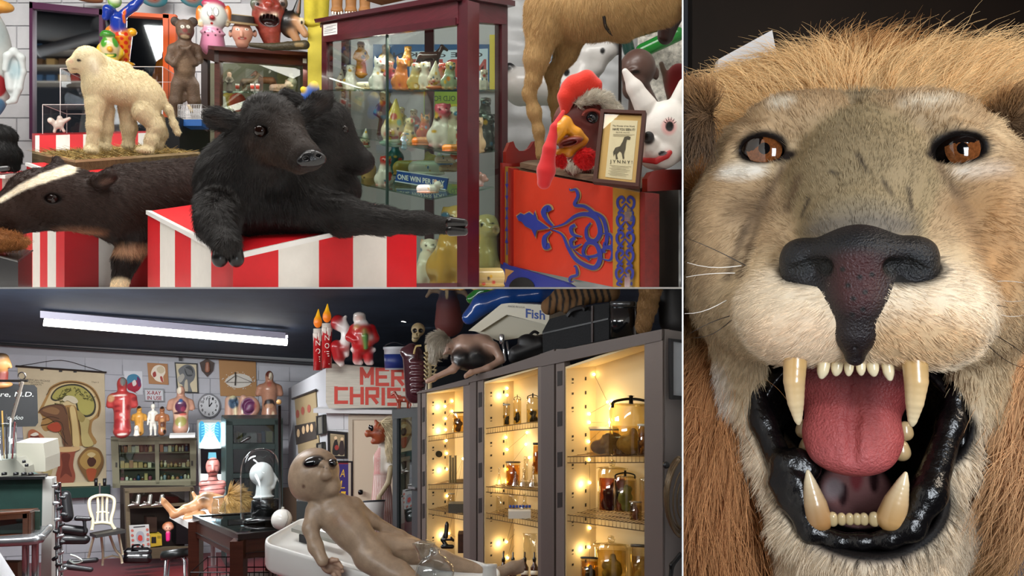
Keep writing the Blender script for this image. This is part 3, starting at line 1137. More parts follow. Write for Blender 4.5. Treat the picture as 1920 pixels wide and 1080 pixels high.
# front head
S.e((512,232,-45),(54,47,52)); S.c((520,242,-60),(566,284,-112),44,28, col='2a201a'); S.e((577,298,-122),(30,24,24), col='241d19')
S.c((498,268,-50),(560,312,-102),32,14, col='33241b'); S.e((500,203,-40),(40,26,34))
S.c((462,232,-30),(405,222,-8),12,20, k=8); S.e((420,226,-12),(36,20,9), rot=(0,16,0), k=6); S.e((398,217,-12),(12,12,6), k=6)
S.e((418,229,-26),(24,10,8), rot=(0,16,0), col='2b211c', op='p', k=8)
S.c((566,218,-20),(600,192,-10),16,20, k=8); S.e((598,195,-12),(32,20,9), rot=(0,-38,0), k=6)
S.e((600,196,-26),(20,9,8), rot=(0,-38,0), col='2b211c', op='p', k=8)
# second head in profile
S.e((612,235,70),(48,48,46)); S.c((618,245,70),(676,300,60),42,20); S.c((610,275,70),(670,312,62),34,16); S.e((685,303,58),(17,17,17), col='16110f')
S.c((600,270,60),(560,330,80),52,60); S.c((552,195,60),(535,180,66),14,14, k=6); S.e((548,184,60),(24,13,9), rot=(0,20,0), k=6)
# front leg hanging over the corner
S.ch([(418,380,0),(408,418,-95),(426,462,-165)],[46,34,24]); S.c((398,390,-40),(400,425,-98),30,24)
# leg stretched to the right
S.ch([(560,385,20),(640,404,0),(720,414,-10),(790,418,-20),(842,424,-25)],[52,38,26,21,17])
S.e((600,395,20),(70,32,40)); S.c((470,395,10),(560,385,20),46,46)
# eye hollows
S.e((490,245,-96),(13,10,12), op='-', k=6); S.e((490,245,-92),(17,13,14), col='080605', op='p', k=8)
S.e((572,296,-152),(7,5,10), op='-', k=4)
S.build('body', M(None, 0.6, spec=0.3), calf)
f = S.f
coat('fur', calf, S, 52000,12,[(440,350,-30,-.2,1,0,16),(520,360,0,.2,1,0,16),(512,205,-80,.3,-.6,.5,12),(530,240,-110,.7,.6,-.2,3.5),(545,265,-130,.7,.6,0,2.5),(575,290,-150,.7,.5,0,1.5),(500,235,-95,-.4,.5,0,3.5),(525,290,-110,.3,1,0,4),(480,285,-80,-.3,1,0,10),
     (420,222,-25,-1,-.2,0,10),(600,195,-25,.8,-.7,0,10),(640,250,40,.6,.8,0,6),(685,300,40,.8,.5,0,3),(410,430,-130,0,1,0,12),(700,410,-30,1,.2,0,9),(840,422,-40,1,.1,0,4),(620,380,60,.5,.8,0,12)],
     0.0004, clips=CLIP_SHOP[1:], gain=1.6, var=.5, avoid=[((490,245,-96),12),((583,297,-140),22)], mat=hair_mat(0.35,0.5))
glass_eye(calf, f, 490,245,14,-82, '1d0e08'); glass_eye(calf, f, 645,243,9,34, '160d0a')
N = Sculpt(583,296,2.15, k=6, col='1b1a1b', h=1.2)
N.e((585,296,-140),(22,16,12)); N.c((566,303,-140),(602,298,-138),10); N.e((573,297,-152),(6,4,8), op='-', k=3); N.e((597,292,-148),(4,3,7), op='-', k=3)
N.build('muzzle', M(None, 0.2, spec=0.7, bump=0.3, bs=200), calf, label='wet grey muzzle')
for hh_ in ([(415,474,-174),(412,485,-180)],[(440,474,-174),(443,485,-180)]):
    H = Sculpt(428,480,2.15, k=4, col='100e0e', h=1.4)
    H.e(hh_[0],(16,18,16)); H.e(hh_[1],(15,17,15)); H.build('hoof', M(None, 0.3, spec=0.5), calf)
for v in (417,433):
    H = Sculpt(858,425,2.15, k=4, col='1a1716', h=1.3)
    H.ch([(846, v - (v > 425) * 1,-28),(870, v + 1,-30)],[11,8]); H.build('hoof', M(None, 0.25, spec=0.6), calf)

# --- brown calf
bc = thing('brown_calf', W(200,500,2.75), 'dark brown taxidermy calf with a white blaze stretching its head out', 'taxidermy calf')
S = Sculpt(180,380,2.72, k=14, col='2a1c16', h=2.6)
S.clips = CLIP_SHOP[1:]
DB = '2e1e17'
S.ch([(60,375,0),(20,400,-10),(-25,408,-14)],[50,36,26], col=DB)
S.e((90,365,0),(62,52,50), col=DB); S.c((110,395,0),(20,420,-6),38,18, col='241610')
S.e((-20,405,-14),(30,30,26), col='1d1310'); S.c((140,340,10),(110,320,10),26,18)
S.c((120,374,10),(215,388,30),56,66); S.e((250,388,60),(68,80,66)); S.c((240,374,60),(395,352,90),70,66); S.c((230,410,40),(300,420,60),52,50)
S.c((175,345,-20),(205,330,-45),14,14, k=6); S.e((195,338,-40),(24,14,9), rot=(0,-30,0), col='2a1e1a', k=6); S.e((197,341,-52),(14,7,7), rot=(0,-30,0), col='5c463c', op='p', k=6)
S.c((108,306,30),(106,300,36),10,8)
S.ch([(252,450,20),(235,490,0),(222,545,-10)],[34,22,15], col='1a120f')
S.ch([(0,376,-40),(40,352,-40),(80,334,-46),(130,316,-32)],[4,6,9,11], col='e8dcc6', op='f', k=4)
S.e((150,436,-20),(44,9,44), col='8a5e44', op='p', k=16); S.e((250,470,-10),(46,12,60), col='9a7458', op='p', k=18)
S.e((225,545,-20),(30,27,40), col='d9c3a0', op='p', k=8)
S.e((98,372,-48),(13,9,8), op='-', k=5); S.e((98,372,-46),(17,12,12), col='0b0706', op='p', k=6)
S.build('body', M(None, 0.6, spec=0.25), bc)
coat('fur', bc, S, 34000,7,[(60,380,-40,.9,-.1,0,4),(100,330,-30,1,-.2,0,7),(180,380,-30,.8,.5,0,8),(260,350,0,.8,.5,0,9),(340,340,20,.8,.5,0,9),(250,470,-10,.2,1,0,11),(155,430,-20,.4,1,0,8),(230,510,-20,0,1,0,6),(195,336,-50,.6,-.6,0,6)],
     0.0004, clips=CLIP_SHOP[1:], gain=1.5, var=.35, avoid=[((98,372,-48),14)], mat=hair_mat(0.4,0.35))
glass_eye(bc, S.f, 98,372,13,-38, '1c1210')
N = Sculpt(0,385,2.72, k=5, col='100c0b', h=1.5)
N.c((-14,384,-36),(6,388,-34),8,5); N.build('nostril', M(None, 0.4), bc)
N = Sculpt(0,425,2.72, k=5, col='3a241b', h=1.5); N.c((-20,420,-30),(22,432,-26),5,3); N.build('lip', M(None, 0.4), bc)

# --- white lamb on the straw
lamb = thing('lamb', W(225,285,3.22), 'cream woolly taxidermy lamb standing on the straw topped plinth', 'taxidermy lamb')
S = Sculpt(225,190,3.22, k=9, col='d8c9a4', h=1.8)
S.e((166,108,0),(25,22,22)); S.c((158,112,0),(134,118,-2),17,9); S.c((150,124,0),(136,130,0),11,7); S.c((172,125,2),(190,160,6),24,30)
S.e((176,124,-20),(7,15,5), rot=(0,-14,0), k=4, col='e6dcc2'); S.c((190,110,14),(215,130,14),10,12); S.c((206,122,14),(236,128,12),10,11)
S.c((190,160,6),(268,176,8),31,31); S.c((205,142,10),(262,154,8),20,22); S.e((280,184,6),(28,36,30)); S.e((182,170,2),(24,34,26))
S.ch([(178,195,-10),(176,235,-18),(172,278,-20)],[17,11,10]); S.e((171,281,-24),(11,6,13))
S.ch([(198,205,14),(198,240,16),(197,272,16)],[16,12,9]); S.e((196,275,14),(10,6,10))
S.ch([(272,210,-8),(292,236,-14),(284,262,-16),(278,280,-18)],[24,14,11,10]); S.e((270,281,-24),(15,6,11))
S.ch([(238,205,20),(242,240,24),(241,270,24)],[16,13,10]); S.e((240,273,22),(10,5,10)); S.ch([(292,225,16),(302,250,18),(298,272,18)],[16,11,9])
S.ch([(300,180,4),(316,205,0),(326,232,-2),(333,248,-4)],[7,6,5,6])
S.e((133,115,-8),(6,4,6), col='caa98c', op='p', k=4); S.c((133,128,-6),(146,130,-12),1.2,1.2, col='8c6c54', op='p', k=2); S.e((148,113,-18),(4,2.6,5), col='241c14', op='p', k=2)
S.build('body', M(None, 0.75, spec=0.2), lamb)
coat('wool', lamb, S, 30000,6,[(160,110,-20,.6,.5,0,1.5),(180,170,-20,.3,1,0,4),(240,170,-30,.6,.8,0,4),(285,190,-20,.5,1,0,4),(175,250,-25,0,1,0,4),(285,250,-25,0,1,0,4),(325,230,-4,.4,1,0,5)],0.0006, lift=.35, rnd=.35, curl=.2, gain=1.1, var=.15, clump=.012)
MB().tube([lamb_ for lamb_ in [S.f.p(148 + 4 * math.cos(a),113 + 2 * math.sin(a),-17) for a in np.linspace(0,6.28,8)]],0.001, '1a140f', 5).build('eye', M(None, 0.2), lamb)

# --- tan hoofed animal mount on an iron stand
hs = thing('tan_animal_mount', W(1100,270,3.2), 'tan shaggy taxidermy animal body on legs above the red cabinet', 'taxidermy animal')
S = Sculpt(1100,80,3.2, k=14, col='a98a5c', h=2.4)
S.clips = CLIP_SHOP[:1]
S.c((1035,20,10),(1150,10,0),48,62); S.c((1150,5,0),(1235,-10,-10),62,58); S.e((1020,30,6),(36,60,50)); S.e((1105,30,-6),(60,46,40)); S.c((1210,20,-20),(1170,50,-12),34,24)
S.ch([(1018,60,-10),(1006,110,-20),(1000,150,-24),(992,175,-22),(1002,210,-22),(1010,245,-24),(1014,290,-24)],[34,22,13,11,12,9,10])
S.ch([(1075,60,24),(1062,100,26),(1036,140,28),(1040,190,28),(1044,250,28)],[30,20,13,10,8], col='96794d')
S.build('body', M(None, 0.7, spec=0.2, bump=0.2, bs=200), hs)
coat('hair', hs, S, 26000,9,[(1030,20,-30,-.3,1,0,10),(1100,30,-40,.1,1,0,12),(1200,10,-60,.5,.8,0,12),(1010,110,-30,0,1,0,7),(1000,200,-30,0,1,0,3),(1060,100,10,-.2,1,0,6)],0.0005, clips=CLIP_SHOP[:1], gain=1.15, var=.25, clump=.04)
t = thing('iron_stand', S.f.p(1162,215,10), 'thin dark iron stand propping up the tan animal mount', 'stand')
f = S.f
MB().tube([f.p(1162,215,30), f.p(1163,70,10)],0.007, '2e2a28', 8).build('rod', M('2e2a28', 0.5, metal=0.5), t)
MB().tube([f.p(*q) for q in open_spline([(1132,30,-58),(1136,50,-52),(1148,64,-34),(1163,70,-10)],6)],0.007, '2e2a28', 8).build('hook', M('2e2a28', 0.5, metal=0.5), t)
# ================================================================== figures and curiosities of the shop
def single(S, name, label, cat, mat=None, group=None, **kw):
    return S.build(name, mat or GLZ, label=label, cat=cat, group=group, **kw)

# --- painted face with a big ear on the left edge
t = thing('face_plaque', W(10,235,4.6), 'large pale painted clown face with one big ear at the left edge', 'sculpture')
S = Sculpt(10,120,4.6, k=8, col='b9bcb8', h=2)
S.e((-30,120,10),(52,118,30)); S.e((-10,10,6),(34,14,20), col='d09a4a')
S.e((-14,20,0),(30,12,30), col='d2923e', op='p', k=4); S.e((-6,160,-10),(18,24,30), col='8c1f24', op='p', k=4); S.e((0,205,-10),(12,22,40), col='4f7ea0', op='p', k=4); S.e((-10,60,-10),(24,34,40), col='9aa4a4', op='p', k=20)
S.build('face', M(None, 0.5, mottle=0.1, ms=20), t)
E = Sculpt(30,145,4.58, k=5, col='c3c9c8', h=1.6)
E.ch([(10,130,0),(14,105,-2),(26,96,-4),(40,108,-4),(43,135,-2),(36,165,-2),(26,188,0),(16,192,2)],[6,7,7,7,6,6,6,5]); E.e((27,142,5),(17,48,6)); E.c((16,140,2),(20,165,2),6,8); E.e((27,130,-6),(11,20,8), col='8fa9b0', op='p', k=8)
E.build('ear', M(None, 0.5), t, label='large cupped ear')
# --- black furry animal seated at the left edge
t = thing('black_animal', W(8,322,3.45), 'black furry animal seated at the left edge on the small striped box', 'taxidermy animal')
S = Sculpt(5,280,3.4, k=10, col='0f0e0e', h=2)
S.e((0,290,0),(38,34,34)); S.e((-4,255,4),(34,24,28)); S.c((20,300,-8),(26,312,-12),13,10)
S.build('body', M(None, 0.6), t)
coat('fur', t, S, 7000,7,[(0,260,-30,.3,1,0),(20,300,-20,.2,1,0)],0.0006, gain=1.5, var=.4)
H = Sculpt(8,316,3.38, k=3, col='3a3a3c', h=1.2); H.c((0,317,-26),(14,315,-28),6,5); H.build('hoof', M(None, 0.2, spec=0.7), t)
# --- curly tan fur on the black box
t = thing('tan_fur', W(20,468,2.45), 'clump of curly tan fur lying on the black box at bottom left', 'fur')
S = Sculpt(15,450,2.45, k=10, col='8a5a30', h=2.5); S.e((0,452,0),(48,17,40)); S.e((-30,450,0),(40,20,36))
S.build('hide', M(None, 0.8), t)
coat('curls', t, S, 7000,12,[(0,450,-30,.4,.8,0),(30,450,-20,-.6,.8,0)],0.0006, lift=.4, rnd=.7, curl=.6, gain=1.3, var=.35, npt=6)

# --- clown statues by the mirror
t = thing('clown_statue', W(215,122,4.85), 'plastic clown statue in blue shirt and orange checked trousers', 'statue')
S = Sculpt(220,60,4.85, k=4, col='1e3a9c', h=1.2)
S.c((222,38,0),(222,55,-2),16,15); S.ch([(232,26,0),(250,12,-4),(262,0,-6)],[9,9,8]); S.ch([(210,22,0),(202,18,-8),(198,32,-8)],[9,9,7]); S.e((215,2,0),(13,13,12), col='8cc63f'); S.e((215,0,-8),(9,6,6), col='f2efe4')
S.c((228,70,0),(232,108,0),20,12, col='e88a1c'); S.c((212,62,2),(206,108,2),15,12, col='e88a1c'); S.e((248,60,0),(9,8,9), col='f0b020'); S.e((235,119,-4),(18,5,10), col='d8a020'); S.e((208,119,-4),(14,5,10), col='5a8ac0')
S.c((232,14,-12),(234,40,-12),4,4, col='e66a1c', op='p', k=2)
for i in range(7):
    for j in range(5):
        if (i + j) % 2: S.e((212 + j * 8,64 + i * 8,-14),(4,4,14), col='d6301c', op='p', k=1)
S.build('body', M(None, 0.2, coat=0.5), t, soft=1.5)
S = Sculpt(209,85,4.78, k=3, col='e8c020', h=1.1)
S.e((206,90,0),(18,24,14), col='d9c89a'); S.e((201,64,0),(12,8,11), col='3f8c2c'); S.c((188,96,4),(188,100,4),7); S.c((226,98,4),(226,100,4),7); S.e((196,80,-6),(7,12,8), col='4c9a30', op='p', k=2); S.e((216,80,-6),(7,12,8), col='4c9a30', op='p', k=2)
S.e((206,92,-15),(5,5,5), col='f0a818'); S.c((197,104,-10),(216,104,-10),4,4, col='3f8c2c', op='p', k=2); S.c((199,104,-12),(214,104,-12),2,2, col='f4e060', op='p', k=1); S.c((190,66,0),(213,66,0),3.4, col='3f8c2c')
S.e((206,96,4),(24,20,10), col='e8c020')
S.c((206,112,4),(206,121,4),16,17); single(S, 'clown_bust', 'small clown head with green hat and grinning green mouth before the statue', 'clown head', M(None, 0.25, coat=0.4))
# --- clear acrylic display covers
def acrylic(u0, v0, u1, v1, d, dp, label):
    t = thing('clear_case', W((u0 + u1) / 2, v1, d), label, 'display case')
    q = [W(u0, v1, d), W(u1, v1, d), W(u1, v1, d) + (0, dp, 0), W(u0, v1, d) + (0, dp, 0)]
    hz = np.array((0,0,(v1 - v0) * d / F))
    p = [x + hz for x in q]
    g = glass('f6f6f6', 0.06)
    for nm, a in (('front_pane', (q[0], q[1], p[1], p[0])),('side_pane', (q[0], q[3], p[3], p[0])),('side_pane', (q[1], q[2], p[2], p[1])),('top_pane', (p[0], p[1], p[2], p[3])),('back_pane', (q[3], q[2], p[2], p[3]))):
        MB().add(a, [(0,1,2,3)]).build(nm, g, t)
    mb = MB()
    for a, b in ((p[0], p[1]),(p[1], p[2]),(p[0], p[3]),(p[3], p[2]),(q[0], p[0]),(q[1], p[1]),(q[2], p[2]),(q[3], p[3])): mb.tube([a, b],0.0022, 'f2dcd8', 4)
    mb.build('polished_edge', M('eadcd8', 0.15, spec=0.7), t)
acrylic(113,128,165,246,4.75,0.3, 'tall clear acrylic cover left of the lamb by the mirror')
acrylic(80,196,165,251,4.62,0.25, 'low clear acrylic cover over the small white figurine')
acrylic(188,125,305,244,4.7,0.35, 'clear acrylic cover behind the lamb near the orange frame')
S = Sculpt(110,235,4.66, k=3, col='e6d3c6', h=1)
S.c((98,228,0),(106,236,0),5,6); S.e((95,226,-2),(6,6,5)); S.e((112,232,0),(8,10,7)); S.c((118,228,0),(130,222,2),5,3); S.c((104,240,0),(102,247,0),3); S.c((116,240,0),(120,246,0),3); S.e((112,222,0),(5,6,5))
single(S, 'bat_figurine', 'small pale pink winged figurine under the low clear cover', 'figurine')
# --- little mummy figure with a bear head
t = thing('bear_figure', W(345,240,4.35), 'shrivelled brown gaff figure with a bear head and clasped hands', 'statue')
S = Sculpt(345,140,4.35, k=5, col='5a4636', h=1.4)
S.e((347,56,-2),(17,20,16)); S.e((347,66,-10),(12,10,10)); S.e((328,40,2),(8,9,4), col='3a2d24'); S.e((362,41,2),(9,9,4), col='3a2d24'); S.c((347,74,0),(346,84,0),10,12)
S.c((326,92,2),(366,92,2),11,11); S.c((346,95,0),(346,130,0),22,20); S.e((346,150,0),(21,20,15)); S.e((346,118,-10),(16,20,8), col='6b543f')
S.ch([(322,94,0),(317,112,-4),(326,120,-14),(344,92,-22)],[8,7,6,4]); S.ch([(370,94,0),(374,112,-4),(366,118,-14),(350,92,-22)],[8,7,6,4]); S.c((340,92,-22),(336,86,-24),2.5); S.c((352,92,-22),(358,86,-24),2.5)
S.ch([(334,160,0),(330,190,-2),(328,215,0),(328,238,0)],[14,12,8,7]); S.ch([(360,160,0),(364,190,-2),(366,215,0),(366,238,0)],[14,12,8,7])
S.c((346,178,-4),(346,190,-6),4,2)
S.e((342,50,-16),(3.4,3,5), col='e8e2d2', op='p', k=1.5); S.e((353,50,-16),(3.4,3,5), col='e8e2d2', op='p', k=1.5); S.e((342,50,-19),(1.4,1.4,4), col='120c0a', op='p', k=1); S.e((353,50,-19),(1.4,1.4,4), col='120c0a', op='p', k=1)
S.e((347,57,-20),(5,4,7), col='6e241e', op='p', k=2); S.c((338,64,-18),(356,64,-18),2,2, col='5e1c18', op='p', k=2); S.e((347,69,-20),(9,4,8), col='a08a6c', op='p', k=3)
S.e((346,130,-20),(14,22,8), col='77604a', op='p', k=12)
S.build('body', M(None, 0.55, bump=0.6, bs=160, mottle=0.25, ms=60), t)
# black plinth below
p = W(316,238,4.4); q = W(372,238,4.4)
pbox('black_stand', (p[0],4.15, ZF),(q[0],4.55, p[2]), M('0d0d0e', 0.35), label='black stand under the bear figure and the bird cage', cat='stand')
# bird cage
t = thing('bird_cage', W(356,236,4.2), 'small wire bird cage with a blue tray beside the bear figure', 'cage')
MB().hexa([W(334,236,4.2), W(378,236,4.2), W(378,236,4.2) + (0,.1,0), W(334,236,4.2) + (0,.1,0), W(334,224,4.2), W(378,224,4.2), W(378,224,4.2) + (0,.1,0), W(334,224,4.2) + (0,.1,0)]).build('tray', M('1f4f8c', 0.4), t)
mb = MB()
for i in range(15):
    u = 334 + i * 44 / 14
    for y in (0,.1): mb.tube([W(u, 224,4.2) + (0, y, 0), W(u, 196,4.2) + (0, y, 0)],0.0013, 'c9c9c9', 4)
for v in (196,206,216):
    a, b = W(334, v, 4.2), W(378, v, 4.2)
    mb.tube([a, b, b + (0,.1,0), a + (0,.1,0), a],0.0016, 'c9c9c9', 4)
mb.build('wires', M('c4c4c4', 0.35, metal=0.6), t)
S = Sculpt(357,205,4.24, k=2, col='b9a074', h=.9); S.c((355,200,0),(359,208,0),3,4); S.e((354,198,0),(3,3,3)); single(S, 'toy_bird', 'tiny tan toy bird inside the wire cage', 'toy')

# --- heads and masks on the wooden case
t = thing('clown_bobble', W(401,86,4.4), 'round headed clown with orange hair and pink spotted collar', 'clown head')
S = Sculpt(401,45,4.4, k=3, col='d9ddd6', h=1.1)
S.e((401,32,0),(25,27,20)); S.e((375,30,8),(8,20,10), col='e0761c'); S.e((427,30,8),(8,20,10), col='e0761c'); S.e((400,8,6),(22,10,14), col='b03058'); S.c((376,42,-2),(376,46,-2),5, col='e6d2a8'); S.c((426,42,-2),(426,46,-2),5, col='e6d2a8')
S.c((399,62,0),(399,84,0),20,24, col='d889a8'); S.e((399,62,-4),(24,7,16), col='e3a8bf')
for x in (393,405):
    S.e((x, 21,-18),(5.5,10,6), col='1a1a1a', op='p', k=1); S.e((x, 21,-18),(4.2,8.6,6.5), col='eef0ea', op='p', k=1)
S.e((398,33,-20),(5,4.5,6), col='a31820'); S.e((397,44,-20),(3,3,6), col='b01820', op='p', k=1)
for i, (x, y) in enumerate(((384,60),(390,66),(398,59),(404,66),(412,60),(408,55),(391,56))): S.e((x, y, -18),(2,2,6), col='4a1424', op='p', k=1)
S.build('figure', M(None, 0.3, coat=0.3), t, soft=1.5)
t = thing('boater_bust', W(455,87,4.35), 'mannequin head of a man in a straw boater hat', 'mannequin head')
S = Sculpt(455,65,4.35, k=3, col='c08a74', h=1)
S.e((454,62,0),(20,22,18)); S.c((454,74,-2),(454,80,-2),15,13); S.e((478,63,4),(4,7,5)); S.e((432,63,4),(3.5,7,5)); S.c((453,60,-17),(453,67,-20),2.5,3.5); S.e((454,79,-6),(11,7,10))
S.e((433,52,4),(5,10,14), col='3a241a', op='p', k=3); S.e((476,52,4),(5,10,14), col='3a241a', op='p', k=3)
for x in (445,463):
    S.e((x, 55,-16),(4,2.2,5), col='efe6da', op='p', k=1); S.e((x, 55,-18),(1.7,1.8,5), col='20160f', op='p', k=1); S.c((x - 5,50,-16),(x + 5,50,-16),1.2,1.2, col='4a3020', op='p', k=1)
S.c((447,72,-17),(461,72,-17),2.2,2.2, col='a03a34', op='p', k=1); S.c((449,72,-18),(459,72,-18),1,1, col='efe4d6', op='p', k=.8)
S.build('head', M(None, 0.45), t, soft=1.5)
f = Fr(455,40,4.35)
lathe('hat', f, 455,[(0.1,28),(20,28),(21,30),(21.5,41),(29,43),(29.5,46),(0.1,46.5)], M(None, 0.7, mottle=0.15, ms=60), t, n=26, cols=['b09a72', 'b09a72', '2a2420', '2a2420', '8a7350', '9c8560', '7a6546'], label='straw boater with dark band')
t = thing('monster_mask', W(505,84,4.42), 'red rubber monster mask with a snarling fanged mouth', 'mask')
S = Sculpt(505,40,4.42, k=4, col='8e3a30', h=1.2)
S.e((504,30,0),(32,38,24)); S.c((506,60,2),(510,80,2),22,16, col='a3483a'); S.e((482,8,-6),(13,12,10), col='5f6a5c'); S.e((530,6,-4),(10,12,9), col='6a5a50'); S.e((504,8,-18),(9,9,9), col='9c3a2c'); S.ch([(484,14,-14),(500,20,-18),(520,12,-14)],[6,6,6])
S.e((505,38,-22),(18,11,14), op='-', k=3); S.e((505,38,-18),(20,13,14), col='2a100e', op='p', k=2); S.e((505,44,-12),(10,5,8), col='b5473c')
S.e((482,8,-16),(5,4,6), col='1c1412', op='p', k=2); S.e((530,8,-12),(5,4,6), col='1c1412', op='p', k=2)
for x in (492,498,506,513,518): S.c((x, 28,-22),(x - 1,36,-23),2,.7, col='e8dcc0', k=.5)
S.build('face', M(None, 0.3, coat=0.3, mottle=0.3, ms=40, bump=0.4, bs=60), t, soft=2)
t = thing('wolf_mask', W(553,78,4.45), 'black wolf mask with a tan muzzle and tall ears', 'mask')
S = Sculpt(553,45,4.45, k=4, col='151313', h=1.2)
S.e((545,46,0),(22,26,20)); S.c((556,22,0),(562,-6,2),8,3); S.c((535,26,6),(528,6,8),8,3); S.c((556,40,-14),(572,64,-20),9,7, col='c4946c'); S.c((548,60,-12),(556,74,-14),9,8, col='b98a62'); S.e((566,40,-16),(6,7,6), col='e6d8b0')
S.ch([(552,50,-26),(556,62,-28),(564,74,-28)],[3,4,2], col='160e0c', op='p', k=1); S.e((566,42,-24),(2.6,4,4), col='1c1a10', op='p', k=1); S.c((558,22,-6),(562,0,-3),3,1, col='8e6a58', op='p', k=1)
S.build('face', M(None, 0.35, coat=0.2), t, soft=2)
S = Sculpt(530,88,4.3, k=3, col='3c3420', h=1.2)
S.ch([(470,84,6),(510,88,0),(540,86,0),(572,84,0)],[4,7,8,9]); S.c((556,84,-7),(566,84,-7),4,4, col='8a744a', op='p', k=3)
single(S, 'alligator_arm', 'brown scaly preserved arm lying on the wooden case', 'specimen', M(None, 0.5, bump=0.8, bs=100))
# painted faces hanging at the top of the wall
for u, w_, lab in ((288,26, 'turquoise haired painted face hung above the orange mirror'),(362,26, 'turquoise haired painted face hung above the clown with pink collar')):
    S = Sculpt(u, 0,5.1, k=4, col='3a8896', h=1.5); S.e((u, -4,4),(w_, 18,10)); S.e((u - 2,-8,-4),(w_ * .55,12,10), col='d79a86'); S.e((u + 2,-1,-12),(4,2,5), col='a8302c', op='p', k=1)
    single(S, 'face_plaque', lab, 'sculpture', PAINT)
S = Sculpt(165,0,5.1, k=4, col='8a5a3a', h=1.5); S.e((165,-3,0),(28,8,12)); single(S, 'wood_carving', 'edge of a brown wood carving hung above the purple mirror', 'carving', M(None, 0.6))

# --- things inside the wooden case
def fig(kind, u, v, h, d, cols, label, s=1, cat='figurine', mat=None):
    c0, c1, c2 = (list(cols) * 3)[:3]
    S = Sculpt(u, v - h / 2, d, k=h * .05, col=c0, h=max(h / 34,.75))
    if kind in ('dog', 'cat'):
        S.e((u, v - .22 * h),(.3 * h, .24 * h, .24 * h)); S.c((u, v - .25 * h),(u + .03 * h * s, v - .55 * h),.23 * h, .18 * h); S.e((u + .05 * h * s, v - .76 * h, -.03 * h),(.17 * h, .16 * h, .16 * h), col=c1)
        S.e((u + .12 * h * s, v - .72 * h, -.15 * h),(.1 * h, .075 * h, .1 * h), col=c1); S.e((u + .15 * h * s, v - .74 * h, -.24 * h),(.035 * h, .03 * h, .03 * h), col='1c1614')
        for q in (-1,1):
            S.c((u + .05 * h * s + q * .12 * h, v - .84 * h),(u + .05 * h * s + q * .15 * h, v - (.99 if kind == 'cat' else .9) * h),.06 * h, .02 * h, col=c2)
            S.c((u + q * .1 * h, v - .4 * h, -.16 * h),(u + q * .1 * h, v - .04 * h, -.2 * h),.075 * h, .07 * h, col=c0); S.e((u + .05 * h * s + q * .07 * h, v - .79 * h, -.18 * h),(.026 * h, .03 * h, .04 * h), col='1a1410', op='p', k=1)
        S.e((u, v - .03 * h, 0),(.27 * h, .05 * h, .25 * h), col=c2)
    elif kind == 'person':
        S.c((u, v - .06 * h),(u, v - .42 * h),.17 * h, .12 * h, col=c1); S.c((u, v - .45 * h),(u, v - .66 * h),.13 * h, .12 * h); S.e((u, v - .8 * h, -.02 * h),(.1 * h, .11 * h, .1 * h), col='e3b79a')
        S.e((u, v - .88 * h, .01 * h),(.12 * h, .07 * h, .12 * h), col=c2)
        for q in (-1,1): S.ch([(u + q * .13 * h, v - .64 * h),(u + q * .19 * h, v - .5 * h, -.03 * h),(u + q * .1 * h, v - .42 * h, -.12 * h)],[.05 * h, .045 * h, .04 * h]); S.e((u + q * .04 * h, v - .8 * h, -.11 * h),(.016 * h, .016 * h, .03 * h), col='1a1410', op='p', k=.6)
        S.e((u, v - .02 * h),(.2 * h, .03 * h, .17 * h), col=c1)
    elif kind == 'clown':
        S.e((u, v - .3 * h),(.26 * h, .25 * h, .22 * h), col='e9d6c0'); S.c((u + .02 * h, v - .5 * h),(u + .06 * h, v - .97 * h),.2 * h, .03 * h, col=c0); S.e((u, v - .06 * h),(.3 * h, .08 * h, .22 * h), col=c1)
        S.e((u - .02 * h, v - .28 * h, -.22 * h),(.05 * h, .045 * h, .05 * h), col='c83a2c'); S.c((u - .1 * h, v - .18 * h, -.19 * h),(u + .08 * h, v - .18 * h, -.19 * h),.035 * h, .035 * h, col='b02020', op='p', k=1)
        for q in (-1,1): S.e((u + q * .1 * h, v - .36 * h, -.19 * h),(.03 * h, .025 * h, .04 * h), col='1a1410', op='p', k=1); S.e((u + q * .15 * h, v - .25 * h, -.16 * h),(.06 * h, .05 * h, .06 * h), col='e2937e', op='p', k=3)
    elif kind == 'lying':
        S.c((u - .5 * h * s, v - .3 * h),(u + .5 * h * s, v - .3 * h),.3 * h, .32 * h); S.e((u + .7 * h * s, v - .55 * h, -.1 * h),(.3 * h, .3 * h, .28 * h), col=c1); S.e((u + .95 * h * s, v - .45 * h, -.2 * h),(.16 * h, .13 * h, .14 * h), col=c1); S.e((u + .55 * h * s, v - .8 * h, -.1 * h),(.12 * h, .16 * h, .08 * h), col=c2); S.e((u, v - .06 * h),(.8 * h, .08 * h, .4 * h), col=c2)
    elif kind == 'horse':
        S.c((u - .3 * h * s, v - .5 * h),(u + .25 * h * s, v - .52 * h),.17 * h, .16 * h); S.c((u + .28 * h * s, v - .55 * h),(u + .48 * h * s, v - .85 * h),.13 * h, .08 * h); S.c((u + .46 * h * s, v - .88 * h),(u + .66 * h * s, v - .74 * h),.08 * h, .055 * h); S.c((u - .42 * h * s, v - .5 * h),(u - .55 * h * s, v - .15 * h),.06 * h, .05 * h, col=c1)
        for q in (-.36,-.24,.18,.3): S.c((u + q * h * s, v - .4 * h, (.06 if q in (-.36,.3) else -.06) * h),(u + q * h * s, v - .03 * h),.06 * h, .045 * h, col=c2)
    elif kind == 'vase':
        S.c((u, v - .1 * h),(u, v - .5 * h),.2 * h, .3 * h); S.c((u, v - .6 * h),(u, v - .9 * h),.16 * h, .12 * h, col=c1); S.e((u, v - .95 * h),(.18 * h, .06 * h, .18 * h), col=c2); S.e((u, v - .03 * h),(.24 * h, .04 * h, .24 * h), col=c2)
    random.seed(int(u * 13 + v))
